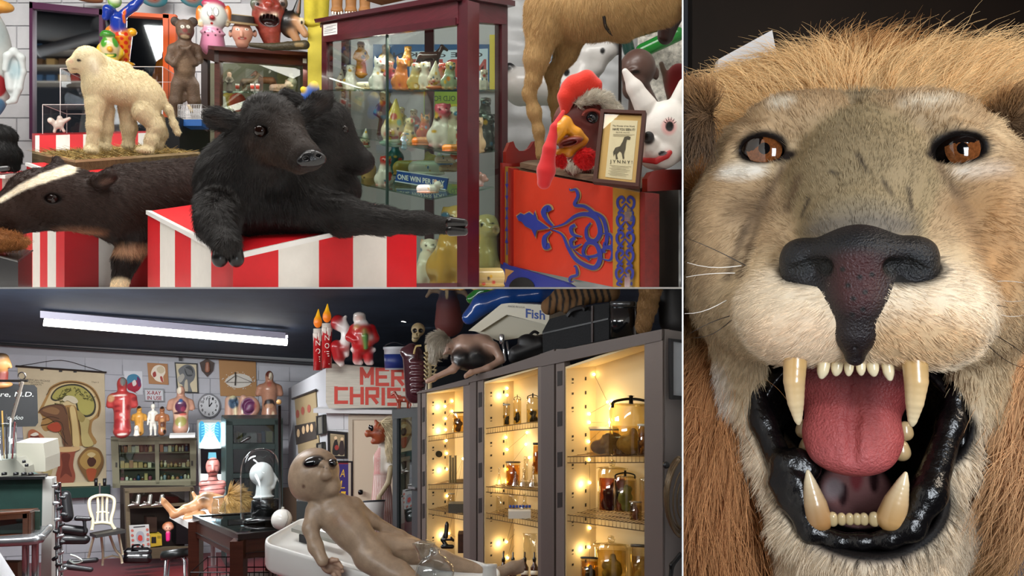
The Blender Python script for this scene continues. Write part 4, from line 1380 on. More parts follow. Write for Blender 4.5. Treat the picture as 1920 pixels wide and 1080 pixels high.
    for i in range(5): S.e((u + random.uniform(-.22,.22) * h, v - random.uniform(.08,.9) * h, -.15 * h),(random.uniform(.03,.08) * h, random.uniform(.03,.08) * h, .3 * h), col=random.choice((c1, c2, '4a3a2c', 'c8442c', 'd8a83c', '3a6a8a') if mat is None else (c1, c2)), op='p', k=h * .02)
    return S.build(kind + '_figurine' if kind != 'vase' else 'vase', mat or GLZ, soft=h * .03, label=label, cat=cat)
PREV = M(None, 0.6, mottle=0.3, ms=60)
fig('person', 430,171,38,4.5,('6a6256', '5a5248', '3a342c'), 'shrunken grey monkey figure seated in the wooden case', cat='specimen', mat=PREV)
fig('person', 412,171,34,4.55,('4a3a2c', '3c2e24', '2a2018'), 'dark brown seated monkey figure at the left end of the wooden case', cat='specimen', mat=PREV)
fig('horse', 468,171,36,4.6,('5a4632', '4a3826', '5a4632'), 'brown preserved animal standing in the wooden case', cat='specimen', mat=PREV)
fig('horse', 498,171,40,4.68,('7a4c2e', '5a3826', '6a4028'), 'reddish brown preserved animal arching in the wooden case', -1, cat='specimen', mat=PREV)
fig('lying', 524,172,24,4.66,('9a7a6a', 'c2a89a', '7a5a4a'), 'pale striped preserved creature with a frilled collar in the wooden case', cat='specimen', mat=PREV)
fig('vase', 547,172,34,4.7,('9a968a', '8a867a', '7a766a'), 'grey feathered specimen at the right end of the wooden case', cat='specimen', mat=PREV)
for i, u in enumerate((445,473,483)):
    p = W(u, 171,4.4)
    t = thing('shot_glass', p, ('leftmost', 'middle', 'rightmost')[i] + ' small red and white cup on the shelf of the wooden case', 'cup')
    lathe('cup', Fr(u, 165,4.4), u, [(3,171),(4,157)], M('d8d0c6', 0.3), t, n=12); lathe('red_band', Fr(u, 165,4.4), u, [(3.4,167),(3.9,160)], M('b8402c', 0.3), t, n=12)
fig('lying', 480,232,40,4.62,('8a6c44', '7a5c3a', '5a4228'), 'tan furry creature on the lower shelf of the wooden case', cat='specimen', mat=PREV)
S = Sculpt(440,200,4.9, k=3, col='b8503c', h=1.4); S.e((430,195,0),(18,22,8), col='a89a3c'); S.e((446,192,-8),(16,18,8), col='c04a34'); S.c((418,185,-6),(424,215,-6),5,5, col='e4e0d2', op='p', k=1)
single(S, 'painted_disc', 'round red and olive painted ornament low in the wooden case', 'ornament', PAINT)
# red sign low at the left of the case
t = thing('red_sign', W(388,235,4.62), 'small red sign with white letters behind the wooden case glass', 'sign')
panel('board', flat(4.62), rect(379,203,400,235),0,0.01, None, t, M('b3231c', 0.5))
Print(flat(4.62),0.0105).text('efe6dc', 'JO', 381,212,7,12).text('efe6dc', 'C', 384,226,8,7).build('lettering', t)
# blue toy with yellow balls
S = Sculpt(582,172,4.0, k=4, col='1f55a8', h=1.2); S.c((572,180,0),(588,166,-2),9,11); S.e((589,160,-4),(8.5,8.5,8.5), col='e6c41c'); S.e((569,168,-4),(6,6,6), col='e6c41c'); S.c((580,186,0),(580,196,0),10)
single(S, 'plush_toy', 'blue plush toy with yellow ball hands by the yellow column', 'toy', M(None, 0.6))

# --- figurines in the maroon cabinet
def fd(u, back=.16): return PF.dep(u, 200) + back
R1 = [('clown', 639,168,32,('d8cfc0', 'c9a58c'), 'pale chalk clown face at the left end of the top shelf', .3),('dog', 656,168,42,('d9d3c8', 'e6e0d6', 'c8c2b6'), 'white chalk dog next to the faded clown on the top shelf', .3),
      ('person', 677,140,54,('d99a24', 'd98c1c', '28427a'), 'yellow suited figurine in a blue cap high on the top shelf', .4),('lying', 684,167,18,('e0d2b4', 'd9c49a', 'b89a6a'), 'small cream reclining lamb figurine on the top shelf', .14),
      ('cat', 709,168,52,('e9e6e0', 'efece6', 'd6d2ca'), 'tall white chalk cat with a black bow on the top shelf', .14),('person', 724,150,58,('c9b9a0', '6a4a3a', '5a4436'), 'cowboy figurine in a brown hat on the top shelf', .42),
      ('person', 732,168,46,('a8343c', '4a5a8a', 'b8322c'), 'red and blue baseball figurine on the top shelf', .2),('cat', 751,168,52,('d9782c', 'dc8434', 'c4641c'), 'orange striped chalk cat on the top shelf', .14),
      ('dog', 763,124,34,('c88c34', 'd29a40', 'a8702a'), 'tan chalk horse head figurine at the back of the top shelf', .42),('dog', 778,167,44,('c9b06a', 'e0d4b4', 'b89a4a'), 'cream and yellow spaniel figurine on the top shelf', .14),
      ('dog', 795,167,46,('e6dfd0', 'e9e2d4', 'cfc6b4'), 'white collie figurine leaning at the middle of the top shelf', .2),('clown', 814,167,44,('dccfb4', 'd0642c', '5a8aa8'), 'small clown figurine with red hair on the top shelf', .14),
      ('dog', 828,167,44,('c88a7a', 'd3503c', 'b8402c'), 'red nosed dog figurine beside the small clown on the top shelf', .24),('dog', 842,167,46,('9aa88a', 'c9b06a', 'd9822c'), 'green and orange painted dog figurine at the right end of the top shelf', .12),
      ('horse', 806,130,40,('3a241c', '2a1a14', '3a241c'), 'dark brown horse figurine at the back of the top shelf', .5)]
R2 = [('clown', 684,277,30,('c9c4b8', 'b8b2a4'), 'small white clown figurine on the left of the second shelf', .14),('person', 722,258,76,('6a2c34', '4a2a30', '3a241c'), 'doll in a maroon coat with brown hair on the second shelf', .4),
      ('clown', 737,274,74,('e3c238', '9ac0b0'), 'clown head bank in a tall yellow cone hat on the second shelf', .14),('person', 752,258,50,('8a7a3c', '6a5a3a', '7a6a2c'), 'olive green figurine behind the yellow cone hat', .4),
      ('dog', 766,270,44,('d9b878', 'e0c890', '4a5a7a'), 'tan bear figurine in a blue vest on the second shelf', .2),('person', 758,278,26,('b9cfe0', 'a8c4dc', 'e6ded0'), 'tiny pale blue figurine at the front of the second shelf', .06),
      ('person', 776,262,50,('a83c44', '8a2c34', '5a3a2c'), 'red faced figurine at the back of the second shelf', .42),('cat', 795,262,42,('b84a2c', 'd98a3c', '9a3a20'), 'orange cat figurine in a red coat on the second shelf', .2),
      ('lying', 793,273,22,('c8742c', 'b8641c', 'a85a1c'), 'small orange reclining dog figurine on the second shelf', .1),('dog', 826,276,74,('e9e0d6', 'd9536a', 'c8405a'), 'white and pink chalk bulldog with red ears on the second shelf', .16),
      ('lying', 846,284,18,('d98a34', 'd0742c', 'b8602c'), 'orange and yellow fish figurine at the front of the second shelf', .05),('dog', 848,278,70,('d6ccb4', 'e0d6c0', 'b8a888'), 'cream shaggy terrier figurine behind the corner post', .24),
      ('dog', 890,286,60,('cbb98e', 'd3c39c', 'b09c70'), 'tan chalk dog just right of the corner post on the second shelf', .16),('dog', 912,282,62,('3a3c3e', '2a2c2e', '4a4c4e'), 'black and grey dog figurine at the right end of the second shelf', .3),
      ('dog', 908,236,48,('4a4c4c', '303234', '9a9a94'), 'black and white dog figurine at the back right of the second shelf', .5),('dog', 906,168,34,('d9d2c6', 'c9b8a0', 'b0a088'), 'white horse head figurine at the right of the top shelf', .3)]
R3 = [('vase', 690,345,44,('c8a06a', 'b08a50', '8a6a3c'), 'tan vase at the left of the third shelf', .3),('dog', 720,350,52,('e3dcd2', 'c8342c', 'c8342c'), 'white and red chalk cat near the blue sign', .16),('vase', 741,325,46,('2a5a5c', '3a6a6a', '24484a'), 'dark teal vase on the third shelf', .5),
      ('lying', 775,330,40,('b89a4c', 'a88a3c', '8a6c2c'), 'golden brown reclining figurine at the back of the third shelf', .5),('lying', 800,328,36,('e0d8cc', '2f6cb0', 'd9d0c4'), 'white duck figurine with a blue wing on the third shelf', .45),
      ('lying', 834,306,20,('e6d8c8', 'd0502c', 'd9c8b4'), 'white and red lobster figurine below the second shelf', .3),('lying', 840,322,18,('c4a888', 'b89878', '9a7a5a'), 'flesh coloured reclining figurine on the third shelf', .35),
      ('lying', 802,362,22,('e9e4dc', 'ece6de', 'd99a7c'), 'white sleeping dog figurine on a pink base before the blue sign', .04),('lying', 884,350,24,('d9cfc4', 'a88c7c', 'c88a7c'), 'white and brown dog figurine on a pink base right of the corner post', .2),
      ('dog', 800,540,100,('e3dcc8', 'e8e0cc', 'b8602c'), 'white chalk dog with brown spots and a blue collar at the bottom', .25),('dog', 848,542,168,('c89a44', 'd9b264', 'c4923c'), 'large golden chalk collie sitting at the bottom of the cabinet', .3),('dog', 905,541,150,('b9a866', 'cdbf80', 'a8985a'), 'tall pale yellow chalk dog behind the corner post', .3),('lying', 918,541,50,('d3b878', 'c8a860', 'b8964c'), 'cream curled dog figurine at the bottom right of the cabinet', .08)]
for row in (R1, R2, R3):
    for r in row:
        u = r[1]
        d = (fd(u, r[6]) if u < 866 else PS.dep(u, 200) + r[6] - .12)
        v = min(r[2],539)
        fig(r[0], u, v, r[3] * (1.22 if r[3] < 100 else 1), d, r[4], r[5])
# the blue sign
PG = Plane((745,330,3.85),(842,353,3.62),(745,350,3.85))
t = thing('blue_sign', PG.p(790,355), 'blue sign reading one win per play on the glass shelf', 'sign')
panel('board', PG, [(747,320),(842,334),(838,356),(743,340)],0,0.008, None, t, M('1c4c9c', 0.35))
panel('border', PG, [(746,319),(843,333),(843,335),(746,321)],0,0.0095, None, t, M('d0d6de', 0.4))
panel('border', PG, [(743,339),(838,355),(838,357),(743,341)],0,0.0095, None, t, M('d0d6de', 0.4))
Print(PG, 0.01).text('eef0ee', 'ONE WIN PER PLAY', 748,336,9.5,88, slope=0.147, bold=0.02).build('lettering', t)
# feet and wood on top of the cabinet
t = thing('beast_foot', W(660,30,4.2), 'tan carved beast feet with white claws on top of the maroon cabinet', 'sculpture')
S = Sculpt(655,10,4.15, k=4, col='9a6a3a', h=1.5)
for i, u in enumerate((632,658,684)):
    S.c((u, -12,0),(u, 16,-4),11,10); S.e((u, 20,-8),(12,7,12))
S.build('fur_legs', M(None, 0.6, mottle=0.2), t)
for u in (632,658,684):
    for q in (-8,-3,3,8):
        c_ = Sculpt(u, 24,4.15, k=1, col='ece4d4', h=.8); c_.c((u + q, 23,-17),(u + q, 27,-19),2,1.4); c_.build('claw', GLZ, t)
panel('wooden_plank', Plane((715,8,4.0),(770,-4,3.8),(715,20,4.0)),[(715,4),(790,-12),(790,-6),(715,10)],0,0.1, None, mat=M('c9a468', 0.6, kind='wood', mottle=0.3), label='light wooden plank on top of the maroon cabinet', cat='plank')

# --- rooster mask
t = thing('rooster_mask', W(1080,330,2.95), 'rooster mask with red comb, orange beak and hanging wattle', 'mask')
S = Sculpt(1080,240,2.95, k=6, col='5a1f18', h=1.8)
S.e((1088,230,10),(52,48,40)); S.c((1085,262,6),(1092,300,4),40,38); S.ch([(1090,184,-6),(1115,186,-10),(1132,200,-10)],[8,9,9], col='6a241c'); S.e((1110,220,-32),(17,12,10), op='-', k=5)
S.build('face', M(None, 0.55, bump=0.2, bs=80), t, label='dark red rubber face')
ball('eye', S.f, 1110,221,12, M('1a1c22', 0.08, coat=0.8), t, w=-20, n=10)
mb = MB().tube([S.f.p(1110 + 17 * math.cos(a),219 + 11 * math.sin(a) - 2,-34) for a in np.linspace(math.pi, 2 * math.pi, 10)],0.006, '7a2c20', 6); mb.build('eyelid', M('7a2c20', 0.5), t)
S = Sculpt(1080,180,2.9, k=8, col='cf2a14', h=1.8)
S.ch([(1060,206,-6),(1062,182,-8),(1078,160,-8),(1100,150,-6),(1116,160,-4),(1120,170,-2)],[10,16,18,17,12,8]); S.e((1085,165,-4),(34,22,16))
S.build('comb', M(None, 0.85, sheen=0.3, bump=0.4, bs=150), t, label='fuzzy red comb')
S = Sculpt(1110,190,2.9, k=6, col='b8b2a4', h=1.8); S.ch([(1088,192,-14),(1110,180,-16),(1134,186,-12),(1150,208,-6),(1154,230,-2)],[7,9,10,12,10])
S.ch([(1050,296,0),(1080,308,-8),(1120,305,-6)],[9,14,14]); S.build('ruff', M(None, 0.85), t)
coat('ruff_fur', t, S, 7000,9,[(1110,180,-20,.5,-.5,0),(1150,220,-10,.6,.6,0),(1085,310,-20,0,1,0)],0.0006, lift=.5, rnd=.6, gain=1.25, var=.3)
S = Sculpt(1068,258,2.85, k=5, col='d08c1e', h=1.4)
S.ch([(1058,232,-34),(1048,244,-48),(1040,262,-52)],[16,15,8]); S.ch([(1060,238,-34),(1082,250,-36),(1098,262,-30)],[14,10,6]); S.ch([(1048,286,-34),(1066,284,-34),(1094,268,-28)],[7,10,6], col='b8741c'); S.e((1068,265,-42),(26,9,18), rot=(0,-10,0), col='6a2622', k=3); S.e((1066,268,-52),(16,5,12), rot=(0,-14,0), op='-', k=3)
S.build('beak', M(None, 0.3, spec=0.5), t, label='orange open beak')
S = Sculpt(1028,300,2.84, k=6, col='c2161a', h=1.6)
S.ch([(1056,210,-20),(1040,240,-40),(1030,280,-50),(1024,320,-50),(1020,342,-48)],[4,8,12,17,13]); S.build('wattle', M(None, 0.8, sheen=0.3), t, label='long red cloth wattle')
S = Sculpt(1096,298,2.84, k=4, col='c41a1c', h=1.6); S.e((1097,297,-30),(18,17,16)); S.e((1052,300,-24),(9,14,9)); S.build('pompom', M(None, 0.9), t)
coat('pompom_fur', t, S, 3000,6,[(1097,297,-30,.5,.8,0)],0.0006, lift=.8, rnd=.6, gain=1.1, var=.3)
# board under the rooster
q = [W(975,305,3.3), W(1112,330,2.85), W(1140,322,3.0), W(1000,298,3.5)]
MB().hexa([x - (0,0,.022) for x in q] + q, '5a4a38').build('wooden_board', M('6a5642', 0.7, kind='wood', mottle=0.4), label='weathered wooden board under the rooster mask', cat='board')

# --- framed print
PQ = Plane((1128,210,2.72),(1212,212,2.64),(1113,346,2.6))
t = thing('picture_frame', PQ.p(1158,352), 'framed old handbill with an engraved horse leaning on the red cabinet', 'framed print')
o_ = [(1128,208),(1212,211),(1199,353),(1113,344)]; i_ = [(1134,214),(1205,217),(1193,346),(1121,338)]
for a, b in ((0,1),(1,2),(2,3),(3,0)):
    panel('frame_rail', PQ, [o_[a], o_[b], i_[b], i_[a]],-0.008,0.012, None, t, M('3c1d12', 0.6, spec=0.2))
    m_ = [[(p[0] * .82 + q[0] * .18, p[1] * .82 + q[1] * .18) for p, q in ((i_[x],((i_[0][0] + i_[2][0]) / 2,(i_[0][1] + i_[2][1]) / 2)) for x in range(4))]]
panel('mount_board', PQ, i_, -0.004,0.0, None, t, M('c9a468', 0.7))
panel('handbill', PQ, [(1146,225),(1196,227),(1185,338),(1135,332)],0.0,0.0015, None, t, M('d9cdb2', 0.8))
pr = Print(PQ, 0.002,0.0002)
pr.text('2a241c', 'The Wonder of the World', 1149,238,3.4,41, slope=0.03, bold=.01).text('2a241c', 'HAVE YOU SEEN IT?', 1149,245,4.6,42, slope=0.03, bold=.02).text('3a342a', 'ALIVE ALIVE', 1155,250,2.6,26, slope=.03)
for k_ in range(3): pr.line('7a705c', [(1150,252.5 + k_ * 1.7),(1190 - k_ * 5,253.5 + k_ * 1.7)],.5)
pr.poly('4a4236', [(1178,256),(1183,258),(1181,263),(1176,262),(1174,270),(1173,280),(1170,290),(1171,298),(1168,299),(1166,288),(1162,284),(1157,290),(1159,299),(1155,299),(1154,288),(1151,294),(1150,286),(1154,278),(1163,275),(1168,266),(1171,258)])
pr.text('2a241c', 'J Y N N Y !', 1144,306,6,42, slope=.05, bold=.01)
for k_ in range(8): pr.line('7a705c', [(1144 - k_ * .6 + (k_ % 2) * 4,311 + k_ * 2.6),(1184 - k_ * .8 - (k_ % 3) * 4,313.5 + k_ * 2.6)],.6)
pr.build('printing', t, 0.7)
panel('glass_pane', PQ, i_, 0.006,0.007, None, t, glass('f8f8f4', 0.03))

# --- white rabbit-eared mask
t = thing('white_mask', W(1235,318,2.72), 'white papier mache animal mask with eyelashes and a red mouth', 'mask')
S = Sculpt(1235,230,2.75, k=7, col='d6d2cc', h=1.8)
S.clips = CLIP_SHOP[:1]
S.e((1250,250,10),(48,62,44)); S.e((1235,290,-10),(40,30,36)); S.ch([(1210,198,10),(1190,165,8),(1172,134,6)],[22,15,6]); S.ch([(1268,205,16),(1285,160,16)],[20,14]); S.c((1222,270,-34),(1216,278,-40),14,12)
S.e((1255,236,-38),(16,18,14), col='d9a8a4', op='p', k=6); S.e((1256,236,-44),(10,12,14), op='-', k=4); S.e((1256,236,-40),(10,12,14), col='0c0a0a', op='p', k=2)
S.e((1216,258,-50),(11,12,12), col='141214'); S.ch([(1206,300,-42),(1230,302,-52),(1250,292,-48),(1256,286,-44)],[5,6,6,5], col='a81418', k=2); S.e((1243,288,-48),(9,6,8), col='1a0a0a', op='p', k=1)
S.build('face', M(None, 0.45, bump=0.35, bs=40), t, soft=2)
for i in range(6):
    a = -2.6 + i * .42
    MB().tube([S.f.p(1256 + 9 * math.cos(a),236 + 11 * math.sin(a),-46), S.f.p(1256 + 14 * math.cos(a),236 + 17 * math.sin(a),-54)],[.0018,.0006], '0c0a0a', 5).build('eyelash', M('0c0a0a', .5), t)

# --- behind: spotted wooden horse, bald head, green slide, red cushion, bright window
t = thing('spotted_horse', W(1060,215,4.05), 'white carousel horse with black spots behind the tan animal', 'carousel horse')
S = Sculpt(1060,140,4.05, k=10, col='bdbbb8', h=2)
S.c((1085,160,0),(1110,110,0),34,24); S.c((1105,100,-4),(1138,96,-6),22,18); S.c((1130,100,-8),(1122,126,-12),16,13); S.c((975,160,6),(1080,165,0),34,38); S.e((975,165,4),(26,34,26)); S.ch([(968,145,0),(955,128,0),(948,130,0)],[8,8,6], col='0f0f10'); S.c((1112,74,-4),(1132,78,-6),9,8)
for (u, v, r) in ((1130,95,6),(1062,135,8),(1020,130,12),(1076,144,4),(1068,152,3),(990,178,9),(1092,175,5)): S.e((u, v, -30),(r * .8, r, 40), col='121214', op='p', k=2)
S.c((1152,80,-6),(1160,96,-4),8,6, col='16161a'); S.c((1000,185,0),(1000,215,0),12,9); S.c((1070,190,0),(1070,220,0),13,9)
S.build('body', M(None, 0.35, coat=0.2), t, soft=2)
t = thing('bald_bust', W(1200,205,3.9), 'dark bald mannequin head behind the iron stand', 'mannequin head')
S = Sculpt(1195,150,3.9, k=5, col='5a423a', h=1.6)
S.e((1196,128,0),(34,36,32)); S.c((1190,155,-6),(1186,168,-8),26,20); S.e((1230,138,6),(6,12,6)); S.c((1200,170,4),(1206,200,6),22,30); S.c((1178,140,-30),(1174,152,-36),4,6); S.e((1190,132,-30),(10,5,6), col='4a342c')
S.c((1168,165,-30),(1182,166,-32),4,4, col='4a1418', op='p', k=2); S.c((1182,122,-34),(1202,118,-34),1.6,1.6, col='1a1210', op='p', k=1); S.e((1192,134,-36),(7,3,8), col='241814', op='p', k=2); S.e((1166,138,-30),(5,3,8), col='241814', op='p', k=2)
S.build('head', M(None, 0.4, coat=0.1), t)
S = Sculpt(1235,75,4.2, k=4, col='1f7a2c', h=2); S.clips = CLIP_SHOP[:1]
S.c((1205,95,0),(1270,64,0),14,14); S.c((1190,60,10),(1230,48,10),12,12, col='176a24'); S.c((1176,80,14),(1180,96,14),12,12, col='20403a')
single(S, 'green_slide', 'curved green plastic slide behind the brown leather boot', 'slide', M(None, 0.25, coat=0.4))
S = Sculpt(1252,45,3.5, k=4, col='2c1a16', h=1.8); S.clips = CLIP_SHOP[:1]; S.ch([(1262,-20,0),(1256,30,0),(1248,68,-4)],[26,24,16])
single(S, 'leather_boot', 'dark brown leather boot hanging at the top right of the shop', 'boot', M(None, 0.35, bump=0.2, bs=60))
S = Sculpt(1262,160,3.4, k=5, col='8e1216', h=1.8); S.clips = CLIP_SHOP[:1]; S.e((1272,155,0),(26,36,20)); S.ch([(1240,120,0),(1250,150,-2),(1256,185,-2)],[5,6,6], col='6a5a4a')
single(S, 'red_cushion', 'round dark red velvet cushion behind the white mask ears', 'cushion', M(None, 0.7, sheen=0.5))
panel('patterned_panel', flat(4.45),[(1195,45),(1279,30),(1279.5,200),(1195,200)],0,0.02, None, mat=M('cfcac0', 0.5, mottle=0.7, ms=30), label='pale patterned panel behind the green slide', cat='panel')
t = thing('blue_patch', W(1050,140,4.5), 'small bright blue flat patch behind the tan animal legs', 'tile')  # flat slanted patch in one even blue
panel('tile', flat(4.45),[(1020,130),(1048,82),(1050,120),(1034,160)],0,0.01, None, t, M('8cb8dc', 0.2))
# ================================================================== THE LABORATORY
PB = Plane((0,800,8.8),(590,800,10.4),(0,1000,8.8))      # white block wall on the left
CEILK, FLOORK = -1710.0,1927.0                                   # the raked ceiling and floor
def cl(u, d): return W(u, 840 + CEILK / d, d)
def fl(u, d): return W(u, 840 + FLOORK / d, d)
q = [fl(-1500,2.0), fl(1800,2.0), fl(1279,11.5), fl(-400,11.5)]
q = [np.array((min(p[0], xpart(p[1]) - .004), p[1], p[2])) for p in q]
MB().hexa([p - (0,0,.05) for p in q] + q, '7a2226').build('floor', M('6e2226', 0.45, mottle=0.15, ms=3), kind='structure')
d0 = -CEILK / 300.0 + 0.02
q = [cl(-500, d0), cl(1279, d0), cl(1279,11.5), cl(-400,11.5)]
q = [np.array((min(p[0], xpart(p[1]) - .004), p[1], p[2])) for p in q]
MB().hexa(q + [np.array((p[0], p[1], min(p[2] + .02, CZ - SLAB - .001))) for p in q], '1b232e').build('ceiling', M('2c3c50', 0.7, mottle=0.35, ms=2.5, bump=0.1, bs=10), kind='structure')
wl = panel('wall_block', PB, [(-160,630),(600,672),(600,1040),(-160,1080)],-0.12,-0.012, None, None, M('909196', 0.8), kind='structure')
A0 = PB.p(-150,900); t_ = PB.p(580,900) - PB.p(-150,900); t_ /= np.linalg.norm(t_)
def wallp(s, z): p = A0 + t_ * s; return np.array((p[0], p[1], CZ + z - 300 / F * (p[1] - 9.4)))
blk = None
for r in range(17):
    z0 = -3.5 + r * .2
    for c in range(13):
        s0 = c * .41 - (.2 if r % 2 else 0)
        if z0 + .2 > (540 - (840 + CEILK / 9.4)) / F * 9.4 - .0 + (.0): continue
        if blk is None:
            q = [wallp(s0 + .004, z0 + .004), wallp(s0 + .404, z0 + .004), wallp(s0 + .404, z0 + .196), wallp(s0 + .004, z0 + .196)]
            blk = MB().hexa([p - PB.n * .02 for p in q] + [p + PB.n * .0 for p in q], 'a4a5aa').build('block', M('aeafb5', 0.65, mottle=0.06, ms=4, bump=0.1, bs=50), wl)
            b0 = wallp(s0, z0)
        else:
            clone(blk, wallp(s0, z0) - b0, wl)
panel('wall_upper', PB, [(-160,628),(600,666),(600,700),(-160,668)],-0.1,-0.004, None, None, M('a2a3a8', 0.7), kind='structure')
pbox('wall_far', (-1.9,11.2, CZ - 3.8),(xpart(11.2) - .01,11.3, CZ - .002), M('14171c', 0.8), kind='structure')
# pipes under the ceiling
for a, b, r, lab in (((-60,641,8.4),(600,683,10.2),.018, 'thin black pipe running under the ceiling above the block wall'),((-60,634,8.5),(600,676,10.3),.03, 'thick grey pipe running under the ceiling above the block wall')):
    MB().tube([W(*a), W(*b)], r, '3a3c40', 10).build('ceiling_pipe', M('2a2b2e' if r < .02 else '77787a', 0.5), smooth=True, label=lab, cat='pipe')
# ceiling tube lamps
def tube_lamp(a, b, r, power, label, name='ceiling_lamp'):
    A, B = W(*a), W(*b)
    t = thing(name, (A + B) / 2, label, 'lamp')
    up = np.array((0,0,1.0))
    MB().tube([A, B], r, 'ffffff', 12).build('tube', M('fffaf0', 0.5, emit=9.0), t, smooth=True)
    s = np.array((0,0.05,0))
    MB().hexa([A - s + up * r * 1.2, B - s + up * r * 1.2, B + s + up * r * 1.2, A + s + up * r * 1.2, A - s + up * r * 3, B - s + up * r * 3, B + s + up * r * 3, A + s + up * r * 3]).build('fixture', M('9a98a8', 0.4), t)
    c = (A + B) / 2 - up * (r * 1.6)
    o = area_light('tube_light', c, c - up + (0,.15,0), float(np.linalg.norm(B - A)),0.08, power, (0.96,0.98,1.0))
    o.rotation_euler = (0,0, math.atan2(B[1] - A[1], B[0] - A[0]))
    return t
tube_lamp((82,604,6.6),(538,642,7.6),.034,190, 'long bright fluorescent tube lamp on the dark ceiling')
tube_lamp((754,599,7.2),(778,603,7.4),.022,2, 'short bright tube lamp above the skull, left half', 'short_tube_lamp')
tube_lamp((795,605,7.5),(813,609,7.6),.022,2, 'short bright tube lamp above the skull, right half', 'short_tube_lamp')

# --- closet block with door
PL_ = Plane((541,800,10.2),(612,800,6.5),(541,900,10.2))
PD = Plane((612,800,6.5),(745,800,6.35),(612,900,6.5))
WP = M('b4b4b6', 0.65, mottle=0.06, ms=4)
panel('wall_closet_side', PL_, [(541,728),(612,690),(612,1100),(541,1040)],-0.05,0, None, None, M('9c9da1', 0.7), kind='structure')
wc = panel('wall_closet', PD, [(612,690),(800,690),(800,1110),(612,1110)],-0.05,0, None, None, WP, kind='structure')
for i, v in enumerate((770,806,842,878,914,950)):
    for j, (a, b) in enumerate(((613,632),(633,656)) if i % 2 else ((613,645),(646,656))):
        panel('block', PD, rect(a, v, b, v + 35),0,.006, None, wc, M('b9b9bb', 0.65))
dr = panel('door_1', PD, rect(664,786,760,1110),0.004,0.02, None, None, M('b9aa94', 0.5), kind='structure')
panel('door_frame', PD, [(656,777),(760,777),(760,786),(664,786),(664,1110),(656,1110)],0.0,0.03, None, dr, M('a89c8a', 0.55))
f = Fr(676,923,6.36); lathe('door_knob', f, 676,[(0.1,918),(4,919),(5,923),(4,927),(.1,928)], M('1a1a1c', 0.25, metal=.6), dr, n=12)
panel('ledge', PD, [(600,762),(745,765),(745,772),(600,770)],0,.12, None, wc, M('bdbdbd', 0.5))

